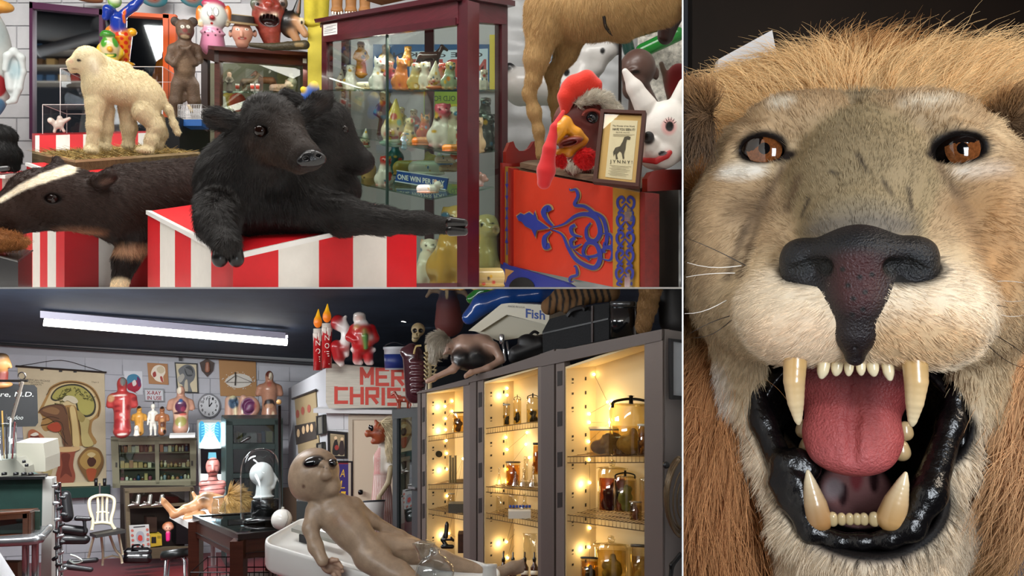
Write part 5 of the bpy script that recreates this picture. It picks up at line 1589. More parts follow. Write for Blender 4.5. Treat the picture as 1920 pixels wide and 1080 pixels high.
# --- resin storage cabinets with fairy lights
PK = Plane((790,735,4.4),(1240,618,3.0),(1240,1080,3.0))
into = -PK.n
GRY = M('544b47', 0.5, bump=0.1, bs=80)
GRY2 = M('625853', 0.5, bump=0.1, bs=80)
CRM = M('cdb98e', 0.6)
def slabq(name, pts, mat, parent, th=0.01, kind=None):
    """Thin board through four points."""
    q = [np.array(p, float) for p in pts]
    n = np.cross(q[1] - q[0], q[3] - q[0]); n = n / np.linalg.norm(n) * th / 2
    return MB().hexa([p - n for p in q] + [p + n for p in q]).build(name, mat, parent)
CABS = []
def resin(u0, o0, o1, u1, vt0, vt1, vo0, vo1, label, shelves, dep=0.2):
    """u0..u1 outer edges, o0..o1 opening; vt top edge, vo opening top (left, right)."""
    t = thing('resin_cabinet', PK.p((u0 + u1) / 2,1079), label, 'cabinet', 'resin cabinets with fairy lights')
    CLZ = 1400
    lv = lambda a, b, u: a + (b - a) * (u - u0) / (u1 - u0)
    panel('door_post', PK, [(u0, lv(vt0, vt1, u0)),(o0 - 18 * (o1 - o0) / 155, lv(vt0, vt1, o0)),(o0 - 18 * (o1 - o0) / 155, CLZ),(u0, CLZ)],-0.03,0.012, None, t, GRY)
    pst = panel('door_post', PK, [(o0 - 16 * (o1 - o0) / 155, lv(vt0, vt1, o0)),(o0, lv(vt0, vt1, o0)),(o0, CLZ),(o0 - 16 * (o1 - o0) / 155, CLZ)],-0.03,0.006, None, t, GRY2)
    panel('door_post', PK, [(o1, lv(vt0, vt1, o1)),(u1, lv(vt0, vt1, u1)),(u1, CLZ),(o1, CLZ)],-0.03,0.012, None, t, GRY2)
    panel('header', PK, [(u0, vt0),(u1, vt1),(u1, vt1 + (vo1 - vt1) * .9),(u0, vt0 + (vo0 - vt0) * .9)],-0.03,0.018, None, t, GRY)
    a, b = PK.p(o0, vo0), PK.p(o1, vo1)
    zb = W(o0,1100, PK.dep(o0,1100))[2] - .25
    ai, bi = a + into * dep, b + into * dep
    sw = slabq('side_wall', [a, ai, zcut(ai, zb), zcut(a, zb)], CRM, t)
    slabq('back_wall', [ai, bi, zcut(bi, zb), zcut(ai, zb)], CRM, t)
    slabq('side_wall', [b, bi, zcut(bi, zb), zcut(b, zb)], CRM, t)
    slabq('roof_panel', [a, b, bi, ai], CRM, t)
    # moulded slots in the side wall
    mb = MB()
    hgt = a[2] - zb
    n_ = np.cross(into, (0,0,1.0)); n_ /= np.linalg.norm(n_)
    if n_ @ (CAMP - a) < 0: n_ = -n_
    kk = PK.dep(o0,800) / F
    for i in range(26):
        z = a[2] - (.05 + i * .066) * 1.0
        if z < zb + .02: break
        for dx, wd_, hd in ((.035,.012,.010),(.12,.010,.016)):
            if i % 4 == 3: continue
            p = a + into * dx
            q = [zcut(p, z), zcut(p + into * wd_, z), zcut(p + into * wd_, z - hd), zcut(p, z - hd)]
            mb.add([x + n_ * .0065 for x in q],[(0,1,2,3)], '1c1712')
            if dx < .05 and i % 2 == 0: mb.add([x + n_ * .0065 - np.array((0,0,.02)) for x in (q[0], q[1], q[1] - np.array((0,0,.004)), q[0] - np.array((0,0,.004)))],[(0,1,2,3)], '2c241a')
    mb.build('slots', M(None, 0.7), t, kind='stuff')
    # wire shelves
    for (va, vb) in shelves:
        A, B = PK.p(o0, va, -.01), PK.p(o1, vb, -.01)
        Ai, Bi = A + into * (dep - .01), B + into * (dep - .01)
        mb = MB()
        fr = .0022
        for z in (0,-.028):
            mb.tube([A + (0,0, z), B + (0,0, z)], fr, '5a4a34', 5)
        for i in range(23):
            s = i / 22
            p = A + (B - A) * s
            mb.tube([p + (0,0,-.028), p, Ai + (Bi - Ai) * s],.0014, '6a583c', 4)
        for s in (.33,.66,1): mb.tube([A + (Ai - A) * s, B + (Bi - B) * s],.0018, '5a4a34', 4)
        mb.build('wire_shelf', M('6a583e', 0.4, metal=0.5), t)
    # recessed handles
    for i in range(4):
        v = lv(vt0, vt1, o0) + (CLZ * .72 - vt0) * (.12 + i * .22)
        panel('handle_recess', PK, [(o0 - 13 * (o1 - o0) / 155, v),(o0 - 4 * (o1 - o0) / 155, v - 1),(o0 - 4 * (o1 - o0) / 155, v + 26),(o0 - 13 * (o1 - o0) / 155, v + 28)],0.0062,0.008, None, pst, M('241f1d', 0.6))
    CABS.append((t, a, b, ai, bi, zb))
    return t
resin(1018,1060,1212,1246,663,617,690,640, 'near grey resin cabinet with fairy lit shelves of large specimen jars', [(857,855),(966,985)])
resin(884,908,1012,1018,708,664,718,688, 'middle grey resin cabinet with fairy lit shelves of flasks', [(804,790),(913,922),(962,980)])
resin(786,800,872,884,735,709,738,722, 'far grey resin cabinet with fairy lit shelves and a microscope', [(819,809),(909,907),(955,967)])
# its end panel, seen beyond the near cabinet
e0, e1 = PK.p(1246,617), W(1279,622,3.03)
q = [e0, e1, zcut(e1, CZ - 2.2), zcut(e0, CZ - 2.2)]
slabq('end_panel', q, M('6a6461', 0.5), CABS[0][0],.008)
panel('round_cap', Plane((1080,838,3.5),(1090,838,3.52),(1080,850,3.5)), ell(1085,839,8,10),0,0.01, None, CABS[0][0], M('121212', 0.4))
panel('round_cap', Plane((930,845,4.0),(940,845,4.02),(930,850,4.0)), ell(932,846,6,7),0,0.01, None, CABS[1][0], M('17150f', 0.4))
panel('round_cap', Plane((820,850,4.4),(830,850,4.42),(820,860,4.4)), ell(822,851,6,6),0,0.01, None, CABS[2][0], M('17150f', 0.4))
# fairy lights: bulbs on a wire in each cabinet
BLB = M('ffd890', 0.4, emit=26.0)
BU = [[(1114,702),(1139,754),(1147,752),(1105,776),(1105,792),(1143,792),(1104,828),(1142,830),(1105,862),(1106,905),(1106,990),(1146,988),(1105,1026),(1106,1062)],
      [(951,728),(951,741),(949,820),(951,843),(988,811),(986,833),(951,880),(992,858),(950,1016),(990,977),(952,1046),(985,905),(951,905)],
      [(835,762),(848,752),(848,771),(836,785),(836,806),(837,826),(838,850),(838,880),(870,890),(839,930),(868,860),(842,1000),(868,1015)]]
for (t, a, b, ai, bi, zb), pts, nm in zip(CABS, BU, ('near', 'middle', 'far')):
    n_ = np.cross(bi - ai, (0,0,1.0)); n_ /= np.linalg.norm(n_)
    if n_ @ (CAMP - ai) < 0: n_ = -n_
    L = thing('fairy_lights', (ai[0], ai[1], zb), 'string of warm fairy lights inside the ' + nm + ' resin cabinet', 'light string', 'fairy lights')
    P_ = []
    for (u, v) in pts:
        r = W(u, v, 1.0) - CAMP
        s = ((ai + n_ * .016 - CAMP) @ n_) / (r @ n_)
        p = CAMP + r * s
        if (p - ai) @ (bi - ai) < .004:      # left of the back wall: the bulb hangs on the side wall
            m_ = np.cross(ai - a, (0,0,1.0)); m_ /= np.linalg.norm(m_)
            if m_ @ (bi - ai) < 0: m_ = -m_
            p = CAMP + r * (((a + m_ * .012 - CAMP) @ m_) / (r @ m_))
        P_.append(p)
        V_, F_ = [],[]
        rr = .0062
        o = MB().tube([p - (0,0, rr), p - (0,0, rr * .6), p, p + (0,0, rr * .6), p + (0,0, rr)],[rr * .3, rr * .8, rr, rr * .8, rr * .3], 'ffdc9a', 8).build('bulb', BLB, L, smooth=True)
    MB().tube(P_, .0008, '3a3428', 4).build('wire', M('3a3428', .6), L)
    order = sorted(P_, key=lambda p: -p[2])
    for i in (1, len(P_) // 3,2 * len(P_) // 3, len(P_) - 2):
        point_light('fairy_glow', order[i] + n_ * .05,.6,(1.0,.72,.36),.03)

# --- tall grey glazed cabinet between the door and the resin cabinets
PGc = Plane((736,800,5.4),(790,800,4.9),(736,900,5.4))
t = thing('glazed_cabinet', PGc.p(765,1000), 'tall dark grey metal cabinet with a glass door beside the far resin cabinet', 'cabinet')
GM_ = M('3c4244', 0.4, metal=.2)
panel('frame_post', PGc, rect(736,772,744,1110),-.03,0, None, t, GM_); panel('frame_post', PGc, rect(772,768,790,1110),-.03,0, None, t, GM_)
panel('frame_rail', PGc, [(736,770),(790,764),(790,780),(736,786)],-.03,0.004, None, t, GM_)
panel('glass_door', PGc, rect(744,782,772,1100),-.02,-.016, None, t, glass('9aa8a4', 0.12))
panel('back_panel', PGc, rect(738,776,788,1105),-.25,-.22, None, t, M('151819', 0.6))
for v in (815,865,920): panel('inner_shelf', PGc, rect(742, v, 776, v + 3),-.2,-.05, None, t, M('2c3233', 0.5))
panel('door_handle', PGc, [(770,911),(783,913),(783,917),(770,915)],0.01,0.02, None, t, M('b8bcc0', 0.25, metal=.9))
q = [PGc.p(735,771), PGc.p(790,765), PGc.p(790,765) + PGc.n * -.3, PGc.p(735,771) + PGc.n * -.3]
MB().hexa([x - (0,0,.01) for x in q] + [x + (0,0,.008) for x in q]).build('top_board', GM_, t)
# ================================================================== laboratory: the block wall and what stands there
def onwall(u, v, off=.0): return PB.p(u, v, off)
LK = M(None, 0.45)
# --- anatomical chart
t = thing('anatomy_chart', onwall(115,912), 'large old anatomical wall chart of a head in section', 'wall chart')
panel('sheet', PB, [(33,688),(196,699),(200,912),(52,915)],.006,.012, None, t, M('c9ba9a', 0.8, mottle=0.1, ms=3))
MB().tube([onwall(30,686,.03), onwall(200,698,.03)],.012, '2a2018', 8).build('hanging_rod', M('2a2018', .5), t)
MB().tube([onwall(*q, .03) for q in open_spline([(34,686),(60,682),(115,675),(165,688),(196,697)],4)],.004, '2a2420', 5).build('cord', M('2a2420', .6), t)
for u, v in ((79,690),(114,693),(141,694)): panel('clip', PB, rect(u - 3, v - 1, u + 3, v + 4),.012,.03, None, t, M('1a1614', .5))
pr = Print(PB, .0125,.0006)
P = pr.poly
pr.text('3a342c', 'AMERICAN FROHSE', 46,713,3.6,48, slope=.07).text('3a342c', 'ANATOMICAL', 54,717.5,3.2,28, slope=.07).text('3a342c', 'CHARTS', 58,721.5,3,20, slope=.07).text('3a342c', 'Chart 3', 172,717,2.5,13, slope=.07)
P('a8824e', [(72,772),(88,740),(95,725),(120,714),(150,715),(176,728),(189,755),(186,780),(174,790),(172,810),(180,832),(130,834),(112,812),(98,806),(84,808),(77,796),(80,785),(76,775)],4)
P('cdb98a', [(80,770),(92,742),(100,729),(122,719),(150,720),(172,732),(184,756),(181,776),(166,788),(150,784),(140,760),(110,762),(92,764)],4)
P('3f3c30', [(95,745),(106,728),(128,720),(152,722),(172,738),(180,758),(176,776),(160,782),(146,772),(140,754),(120,748),(104,752)],4)
P('a9a158', [(98,744),(108,730),(128,723),(151,725),(169,739),(177,758),(173,773),(160,778),(148,768),(142,750),(120,745),(106,749)],4)
random.seed(3)
for i in range(46):
    a = random.uniform(2.9,6.4); r_ = random.uniform(.55,.95)
    x, y = 138 + 38 * r_ * math.cos(a),753 + 28 * r_ * math.sin(a)
    pr.line('5a5830', [(x, y),(x + random.uniform(-5,5), y + random.uniform(-4,4)),(x + random.uniform(-8,8), y + random.uniform(-5,5))],1.1,3)
P('cfc6a8', [(118,748),(126,741),(140,743),(147,752),(140,756),(128,750),(122,752)],4)
P('6a4a34', [(76,766),(96,758),(120,758),(128,776),(130,800),(136,834),(120,834),(114,806),(98,786),(80,776)],4)
P('8a6644', [(80,768),(98,762),(112,768),(108,776),(94,774)],4)
for q_ in ([(72,772),(84,762),(100,758),(118,760),(126,776)],[(77,796),(90,794),(104,788),(116,792),(120,806)],[(80,785),(96,780),(112,784)],[(128,762),(132,790),(138,834)],[(146,770),(150,800),(156,834)],[(88,740),(98,726),(122,716),(150,717),(174,729),(187,755),(184,780)],[(118,806),(122,820),(122,834)],[(160,786),(164,806),(172,832)],[(106,800),(112,812),(128,832)]): pr.line('33261c', q_, 1.0,4)
for i in range(6): pr.poly('d3bd86', ell(138 + i * 1.6,782 + i * 9,4,3.2,8))
P('a8482f', [(90,797),(108,790),(116,800),(110,808),(96,806)],4)
P('c9b27a', [(132,764),(140,762),(146,790),(150,834),(138,834),(136,800)],4)
P('b9aa70', [(150,780),(168,786),(166,810),(176,832),(156,834),(152,800)],4)
P('9a8a50', [(146,768),(160,780),(156,790),(148,786)],4)
P('b06a4a', [(56,806),(66,804),(84,818),(88,836),(80,854),(70,842),(60,834),(54,818)],4); P('6a2c24', [(58,816),(68,812),(80,824),(82,840),(74,840),(62,830)],4); P('e4dccb', [(58,814),(68,809),(74,813),(66,816)],3)
P('8c4a36', [(100,838),(146,836),(142,846),(138,870),(142,890),(136,904),(112,904),(106,890),(110,870),(106,848)],4); P('6a3426', [(116,850),(132,850),(130,870),(136,892),(124,886),(114,894),(118,870)],4); P('c8a878', [(98,838),(148,836),(146,843),(124,846),(102,844)],4)
P('7a5a34', [(146,862),(158,842),(172,836),(188,842),(195,862),(188,882),(172,902),(156,886)],5); P('a8884c', [(150,862),(160,846),(172,841),(185,846),(190,862),(182,876),(172,880),(158,876)],4); P('4a2c20', [(164,862),(172,854),(181,862),(176,872),(168,872)],4); P('a4502f', [(163,878),(181,878),(177,896),(172,900),(166,896)],4); P('c9b684', [(164,850),(172,846),(180,850),(172,856)],4)
P('a89a6c', [(78,862),(100,860),(98,886),(90,888),(82,884)],4)
P('c7b893', [(58,906),(196,900),(196,908),(58,912)])
pr.build('printing', t, .8)
# --- blackboard in front of it
PBb = Plane((0,760,7.2),(70,760,7.4),(0,800,7.2))
t = thing('blackboard', PBb.p(35,800), 'small blackboard with white chalk script beside the anatomy chart', 'blackboard')
panel('slate', PBb, [(-20,718),(64,722),(69,727),(71,792),(66,799),(-20,801)],0,.02, None, t, M('17191a', .6, mottle=.2))
Print(PBb, .021).text('b9bcb8', 're, M.D.', 0,743,9,62, skew=.25).text('9aa09c', 'voodoo', 8,786,8,34, skew=.3).build('chalk_writing', t)
# --- anatomical bust above the board
t = thing('neck_bust', W(8,720,7.0), 'wax head with exposed neck muscles above the blackboard', 'anatomical model')
S = Sculpt(5,690,7.0, k=4, col='b0824e', h=1.2); S.e((4,682,0),(15,17,14)); S.e((0,670,2),(15,9,14), col='1a1412'); S.c((18,682,-6),(20,688,-8),3); S.c((5,700,2),(2,716,4),10,12, col='6a2a24'); S.e((0,722,6),(22,8,16), col='a47a4a')
S.build('head', LK, t)
MB().tube([W(*q) for q in open_spline([(0,714,6.9),(52,714,6.9)],2)],.012, '1a1816', 6).build('wire_base', M('1a1816', .5), t)
# --- lamp / coil on a stand
t = thing('coil_stand', W(20,800,6.6), 'wire coil lamp arm with a curled top in front of the blackboard', 'lamp arm')
MB().tube([W(*q, 6.6) for q in ((18,800),(36,738),(42,716))],.014, '6a625a', 6).build('rod', M('8a8278', .35, metal=.6), t)
MB().tube([W(41 + 7 * math.cos(a),705 + 7 * math.sin(a),6.6) for a in np.linspace(0,6.3,14)],.006, '2a2624', 5).build('coil', M('2a2624', .4), t)
for i in range(5):
    ball('bead', Fr(26 + i * 3,770 - i * 12,6.6),26 + i * 3,770 - i * 12,3, M('5a4038', .3), t, n=6)

# --- pictures on the wall
def picture(poly, fcol, mcol, label, marks, border=0, name='framed_print', th=.02, off=.004, pl_=None):
    pl_ = pl_ or PB
    c = np.mean(poly, 0)
    t = thing(name, pl_.p(c[0], max(p[1] for p in poly)), label, 'picture')
    panel('board', pl_, poly, off, off + th, None, t, M(mcol, .6))
    if border:
        ip = [(p[0] + (border if p[0] < c[0] else -border), p[1] + (border if p[1] < c[1] else -border)) for p in poly]
        for a in range(4):
            b = (a + 1) % 4
            panel('frame_rail', pl_, [poly[a], poly[b], ip[b], ip[a]], off, off + th + .008, None, t, M(fcol, .4))
    pr = Print(pl_, off + th + .0008,.0006)
    marks(pr)
    if pr.mb.V: pr.build('printing', t, .7)
    return t
def m1(p):
    p.poly('3f7c9a', [(237,714),(241,704),(252,701),(261,706),(264,716),(256,720),(240,724)],4); p.poly('a3203a', [(238,722),(248,716),(261,712),(265,722),(262,729),(258,733),(254,735),(258,738),(246,733),(240,730)],4); p.poly('d9cfc9', [(248,716),(253,712),(256,720),(250,724)],3); p.poly('6a2a5a', [(257,706),(263,712),(264,722),(259,724)],3)
picture([(232,695),(267,696),(268,740),(237,739)], '', 'c9cbd0', 'white print of a blue and red head in profile', m1, name='head_print', th=.008)
def m2(p):
    p.poly('e0d6c4', [(283,700),(288,688),(298,684),(308,688),(310,698),(306,706),(306,716),(294,714),(288,708)],4); p.poly('c8b89a', [(294,690),(303,686),(309,694),(303,700),(296,697)],4); p.poly('9a3a34', [(286,700),(291,696),(293,704),(288,707)],3); p.poly('a4463c', [(300,706),(304,706),(306,716),(302,714)],3)
picture([(276,680),(314,682),(316,721),(279,719)], '', 'a5754a', 'tan wooden plaque of a head in section', m2, name='head_plaque', th=.02)
def m3(p):
    p.poly('6a6c6e', [(338,706),(334,694),(342,686),(352,683),(362,688),(366,700),(363,712),(356,720),(360,736),(344,735),(342,722),(336,718),(334,710)],4); p.poly('a8a49a', [(333,708),(342,700),(346,706),(340,716),(334,716)],3); p.poly('3f4244', [(346,690),(356,686),(362,694),(360,704),(350,704)],4); p.poly('b9b09a', [(346,716),(351,712),(352,734),(346,734)],3)
    for i in range(7): p.line('8a8c8c', [(346 + i * 2,688 + i),(352 + i * 1.5,702)],.6)
picture([(327,679),(370,681),(372,737),(332,735)], '17171a', 'c6bb9c', 'black framed print of a grey head in section', m3, border=2.2)
t = thing('shield_plaque', onwall(387,706), 'dark brown shield shaped plaque with a carved pink hand', 'plaque')
panel('shield', PB, [(374,680),(388,672),(401,680),(399,694),(388,706),(378,695)],.004,.04, None, t, M('3c2c24', .5, mottle=.2))
S = Sculpt(389,688, PB.dep(389,688) - .05, k=2, col='9a6a56', h=.9); S.c((389,682,0),(389,694,0),4,5); S.build('carving', LK, t)
def m5(p):
    p.poly('c9c4ba', [(422,713),(432,704),(445,700),(462,703),(472,712),(466,722),(446,727),(428,722)],5)
    random.seed(5)
    for i in range(40):
        a, r = random.random() * 6.28, random.uniform(.9,1.25); x, y = 446 + 26 * r * math.cos(a),713 + 13 * r * math.sin(a)
        p.poly('c9c4ba', ell(x, y, 1,.8,5))
    p.line('5a5048', [(423,716),(441,703),(472,716)],1.0); p.line('5a5048', [(423,716),(472,716)],.8); p.line('2a2420', [(440,697),(441,706),(440,722)],2.2)
picture([(410,673),(479,677),(481,743),(413,742)], '', 'a0774a', 'square plywood board with white splatter and a bow shape', m5, name='plywood_board', th=.02)
t = thing('xray_sign', onwall(289,752), 'white sign in a grey frame reading x-ray in use', 'sign')
sp = [(270,728),(307,729),(308,752),(271,751)]
panel('board', PB, sp, .004,.05, None, t, M('8a8d90', .4, metal=.4))
panel('face', PB, [(272,730),(305,731),(306,750),(273,749)],.05,.054, None, t, M('c6c8cc', .5))
Print(PB, .055).text('8e2026', 'X-RAY', 275,738.6,7,27, bold=.02, slope=.03).text('8e2026', 'IN USE', 276,748,7,27, bold=.02, slope=.03).build('lettering', t)
MB().tube([onwall(288,752,.03), onwall(288,775,.03)],.006, '1a1a1c', 5).build('cord', M('1a1a1c', .6), t)
panel('wall_speaker', PB, [(335,667),(341,667),(341,676),(335,676)],.004,.06, None, None, M('10131a', .4), label='tiny black wall speaker above the black framed head print', cat='speaker')
# clock
t = thing('wall_clock', onwall(391,782), 'round white wall clock with black numerals', 'clock')
panel('rim', PB, ell(391.5,760,21,22.5,32),.004,.05, None, t, M('8e9094', .3, metal=.5))
cf = panel('face', PB, ell(391.5,760,18.5,20,32),.05,.054, None, t, M('d2d4d6', .5))
for i in range(12):
    pr = Print(PB, .0548,.0004)
    a = math.radians(30 * (i + 1) - 90)
    n_ = str(i + 1)
    pr.text('141416', n_, 391.5 + 14.2 * math.cos(a) - (1.8 if len(n_) == 1 else 3.2),760 + 15.4 * math.sin(a) + 2.4,5,3.4 if len(n_) == 1 else 6, bold=.02)
    pr.build('numeral', cf)
for e_, w_, nm in (((391.5,746),1.6, 'minute_hand'),((397,754),2.2, 'hour_hand')):
    Print(PB, .057).line('101012', [(391.5,761.5), e_], w_).build(nm, cf)

# --- wall cabinet with sliding glass doors
PWc = Plane((208,860,8.95),(367,860,9.35),(208,900,8.95))
t = thing('wall_cabinet', PWc.p(288,912), 'beige metal wall cabinet with sliding glass doors full of medicine bottles', 'cabinet')
BG = M('77745f', .4, mottle=.06)
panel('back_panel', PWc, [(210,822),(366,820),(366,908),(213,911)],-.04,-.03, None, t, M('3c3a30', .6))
for q in ([(208,819),(368,817),(368,824),(209,826)],[(211,904),(367,900),(367,908),(212,913)],[(208,822),(222,822),(225,912),(212,912)],[(290,824),(298,824),(299,905),(292,906)],[(355,821),(368,820),(367,907),(357,907)]):
    panel('frame_rail', PWc, q, -.03,.06, None, t, BG)
for q in ([(222,826),(292,825),(294,832),(223,833)],[(296,825),(357,823),(357,830),(297,831)],[(225,900),(293,899),(293,906),(225,908)],[(297,899),(357,896),(357,902),(298,905)]): panel('door_rail', PWc, q, .0,.05, None, t, M('827f69', .4))
SHV = ((848,846),(877,875),(903,899))
for a, b in SHV: panel('inner_shelf', PWc, [(220, a),(358, b),(358, b + 2.2),(220, a + 2.2)],-.03,.03, None, t, BG)
for q in ([(223,832),(292,831),(293,902),(225,903)],[(297,830),(357,828),(357,898),(298,900)]): panel('glass_door', PWc, q, .045,.048, None, t, glass('e6ece8', .05))
for u, v in ((219,865),(360,862)): panel('pull', PWc, rect(u - 2, v, u + 1.5, v + 9),.06,.066, None, t, M('3a3a36', .3))
ORD = 'first second third fourth fifth sixth seventh eighth ninth tenth eleventh twelfth thirteenth fourteenth fifteenth sixteenth seventeenth eighteenth nineteenth twentieth'.split()
random.seed(12)
for r_, (a, b) in enumerate(SHV):
    u = 226
    n_ = 0
    while u < 354:
        w_ = random.uniform(4.5,8.5)
        if 289 < u + w_ and u < 300: u = 300; continue
        h_ = random.uniform(9,17) if r_ < 1 else random.uniform(6,14)
        vb = a + (b - a) * (u - 220) / 138
        col = random.choice(['c8b27a', 'e0dcd0', 'b89a6a', '9aa8b0', '8a4a5a', '2a4a6a', 'd9cfae', 'b4745a', '5a7a72', 'c9c2b0', '6a4630'] if r_ != 1 else ['b89a6a', 'c8a878', 'a4845a', 'd0b88c', '9a7a52', 'd9cfae', 'b4846a'])
        nm = 'medicine_bottle' if random.random() < .6 else 'medicine_box'
        pos = ('top', 'middle', 'bottom')[r_] + ' shelf of the wall cabinet, ' + ORD[n_] + ' from left'
        if nm == 'medicine_bottle':
            f = Fr(u + w_ / 2, vb - h_ / 2, PWc.dep(u, 860) + .0)
            tb = thing(nm, f.p(u + w_ / 2, vb), 'old medicine bottle on the ' + pos, 'bottle', 'medicine bottles on the ' + ('top', 'middle', 'bottom')[r_] + ' shelf')
            lathe('body', f, u + w_ / 2,[(w_ * .42, vb),(w_ * .44, vb - h_ * .65),(w_ * .2, vb - h_ * .78),(w_ * .2, vb - h_ * .82)], M(col, .3), tb, n=10)
            lathe('cap', f, u + w_ / 2,[(w_ * .24, vb - h_ * .8),(w_ * .24, vb - h_),(.1, vb - h_)], M(random.choice(['1c1a18', 'd0ccc4', '8a6a3c']),.4), tb, n=10)
        else:
            panel(nm, PWc, [(u, vb - h_),(u + w_, vb - h_),(u + w_, vb),(u, vb)],-.02,.02, None, None, M(col, .6), label='old medicine box on the ' + pos, cat='box', group='medicine boxes on the ' + ('top', 'middle', 'bottom')[r_] + ' shelf')
        u += w_ + random.uniform(.3,1.6)
        n_ += 1

# --- anatomical torsos
SKN = 'b08470'
def torso(name, u, v, h, d, parts, label, col=SKN, head=True, w=1.0, mat=None, arms=True):
    """standing torso: base at (u, v), height h; parts: extra painted organs."""
    t = thing(name, W(u, v, d), label, 'anatomical model')
    S = Sculpt(u, v - h / 2, d, k=h * .05, col=col, h=max(h / 62,.8))
    y = lambda a: v - a * h
    x = lambda a: u + a * h * w
    S.c((x(0), y(.10)),(x(0), y(.30)),.17 * h * w, .14 * h * w); S.c((x(0), y(.32)),(x(0), y(.6)),.14 * h * w, .19 * h * w); S.c((x(-.15), y(.64),3),(x(.15), y(.64),3),.08 * h, .08 * h)
    if arms:
        for q in (-1,1): S.c((x(q * .2), y(.63)),(x(q * .24), y(.52)),.075 * h, .06 * h)
    S.c((x(0), y(.66)),(x(0), y(.78)),.07 * h, .065 * h)
    if head: S.e((x(0), y(.87)),(.085 * h, .12 * h, .1 * h)); S.c((x(0), y(.86),-.1 * h),(x(0), y(.84),-.115 * h),.018 * h, .02 * h)
    for q in parts: S.e((x(q[0]), y(q[1]), q[5] * h if len(q) > 5 else -.16 * h),(q[2] * h * w, q[3] * h, .3 * h), col=q[4], op='p', k=h * .02)
    S.build('body', mat or M(None, .3, coat=.25, mottle=.12, ms=30), t, soft=h * .02)
    return t, S
MUS = 'a13a38'
torso('muscle_torso', 229,818,113,8.55,[(-.22,.63,.07,.07, 'a8805c'),(.03,.42,.016,.26, 'd9c9c2'),(.0,.36,.05,.03, 'c49a94'),(.02,.28,.04,.02, 'c49a94'),(-.1,.5,.05,.02, '7c2426'),(-.09,.42,.05,.02, '7c2426'),(.12,.48,.04,.05, '7c2426'),(-.08,.57,.08,.03, 'b04a44'),(-.1,.2,.06,.1, '8a2a2c'),(.12,.2,.05,.1, '8a2a2c'),(.02,.92,.06,.09, '6a6a66'),(.1,.86,.03,.08, '8c2f30'),(-.05,.68,.12,.012, 'e0d2c6'),(.24,.62,.06,.04, '7a2428'),(-.2,.13,.03,.07, 'd8c8bc'),(.0,.03,.09,.02, 'e6dcd2')], 'flayed red muscle torso model with a grey skull cap', MUS, w=.86)
torso('acupuncture_torso', 261,815,55,8.7,[(0,.94,.09,.05, '3a2c20'),(0,.45,.012,.2, '9a6a2c'),(.05,.06,.02,.03, '241a12'),(-.05,.05,.015,.025, '241a12')], 'small yellow male torso model with black marks', 'c08c3e', w=.95)
S = Sculpt(256,805,8.5, k=2, col='cfc8b8', h=.8); S.e((256,803,0),(4.5,6,5)); S.c((256,808,0),(256,814,0),4,5); S.e((256,816,0),(6,2,5)); S.c((256,803,-5),(256,805,-6),1); S.build('white_bust', LK, label='tiny white bust in front of the yellow torso', cat='bust')
t = thing('acupuncture_man', W(287,818,8.7), 'small white standing acupuncture man figure', 'anatomical model')
S = Sculpt(287,787,8.7, k=2, col='c9c6ba', h=.8)
S.e((287,762,0),(4.2,5.5,4.5)); S.c((287,768,0),(287,772,0),2.5); S.c((283,774,0),(291,774,0),4); S.c((287,776,0),(287,790,0),6,5)
for q in (-1,1): S.ch([(287 + q * 7,775,0),(287 + q * 9,786,0),(287 + q * 10,796,-2)],[2.4,2,1.6]); S.ch([(287 + q * 3,792,0),(287 + q * 4,804,0),(287 + q * 4,815,0)],[3.6,2.6,1.8]); S.e((287 + q * 4.5,816,-2),(2,1.2,3.4))
S.build('body', LK, t)
lathe('stand', Fr(287,817,8.7),287,[(10,819),(10,817),(.1,817)], M('3a3026', .5), t, n=16)
torso('organ_figure', 304,815,54,8.65,[(0,.94,.09,.06, '2a1c16'),(.02,.35,.1,.12, '4a2c20'),(0,.5,.08,.06, 'a47a50'),(.1,.1,.06,.08, '1a1614'),(0,.22,.08,.05, '8a6a3c')], 'small brown half dissected figure with a dark base', '8a5a3c', w=.85)
torso('organ_torso', 339,812,90,8.9,[(0,.46,.17,.24, 'c9a48c'),(0,.56,.12,.14, '4a2440'),(.05,.5,.05,.06, '7a2c44'),(-.02,.42,.13,.03, '3a1c24'),(.05,.39,.08,.025, 'b4584e'),(0,.24,.12,.11, '8a8448'),(0,.68,.04,.04, '2c4a72'),(-.04,.9,.05,.09, 'cfc4ae'),(.05,.9,.04,.09, 'b08470')], 'torso model with open chest showing purple lungs and green bowels', 'a87e6a', w=1.0)
panel('white_tray', Plane((319,812,8.7),(366,812,8.8),(319,820,8.7)),[(319,812),(366,811),(366,816),(319,817)],0,.15, None, None, M('c9c9c6', .5), label='thin white board under the organ torso', cat='board')
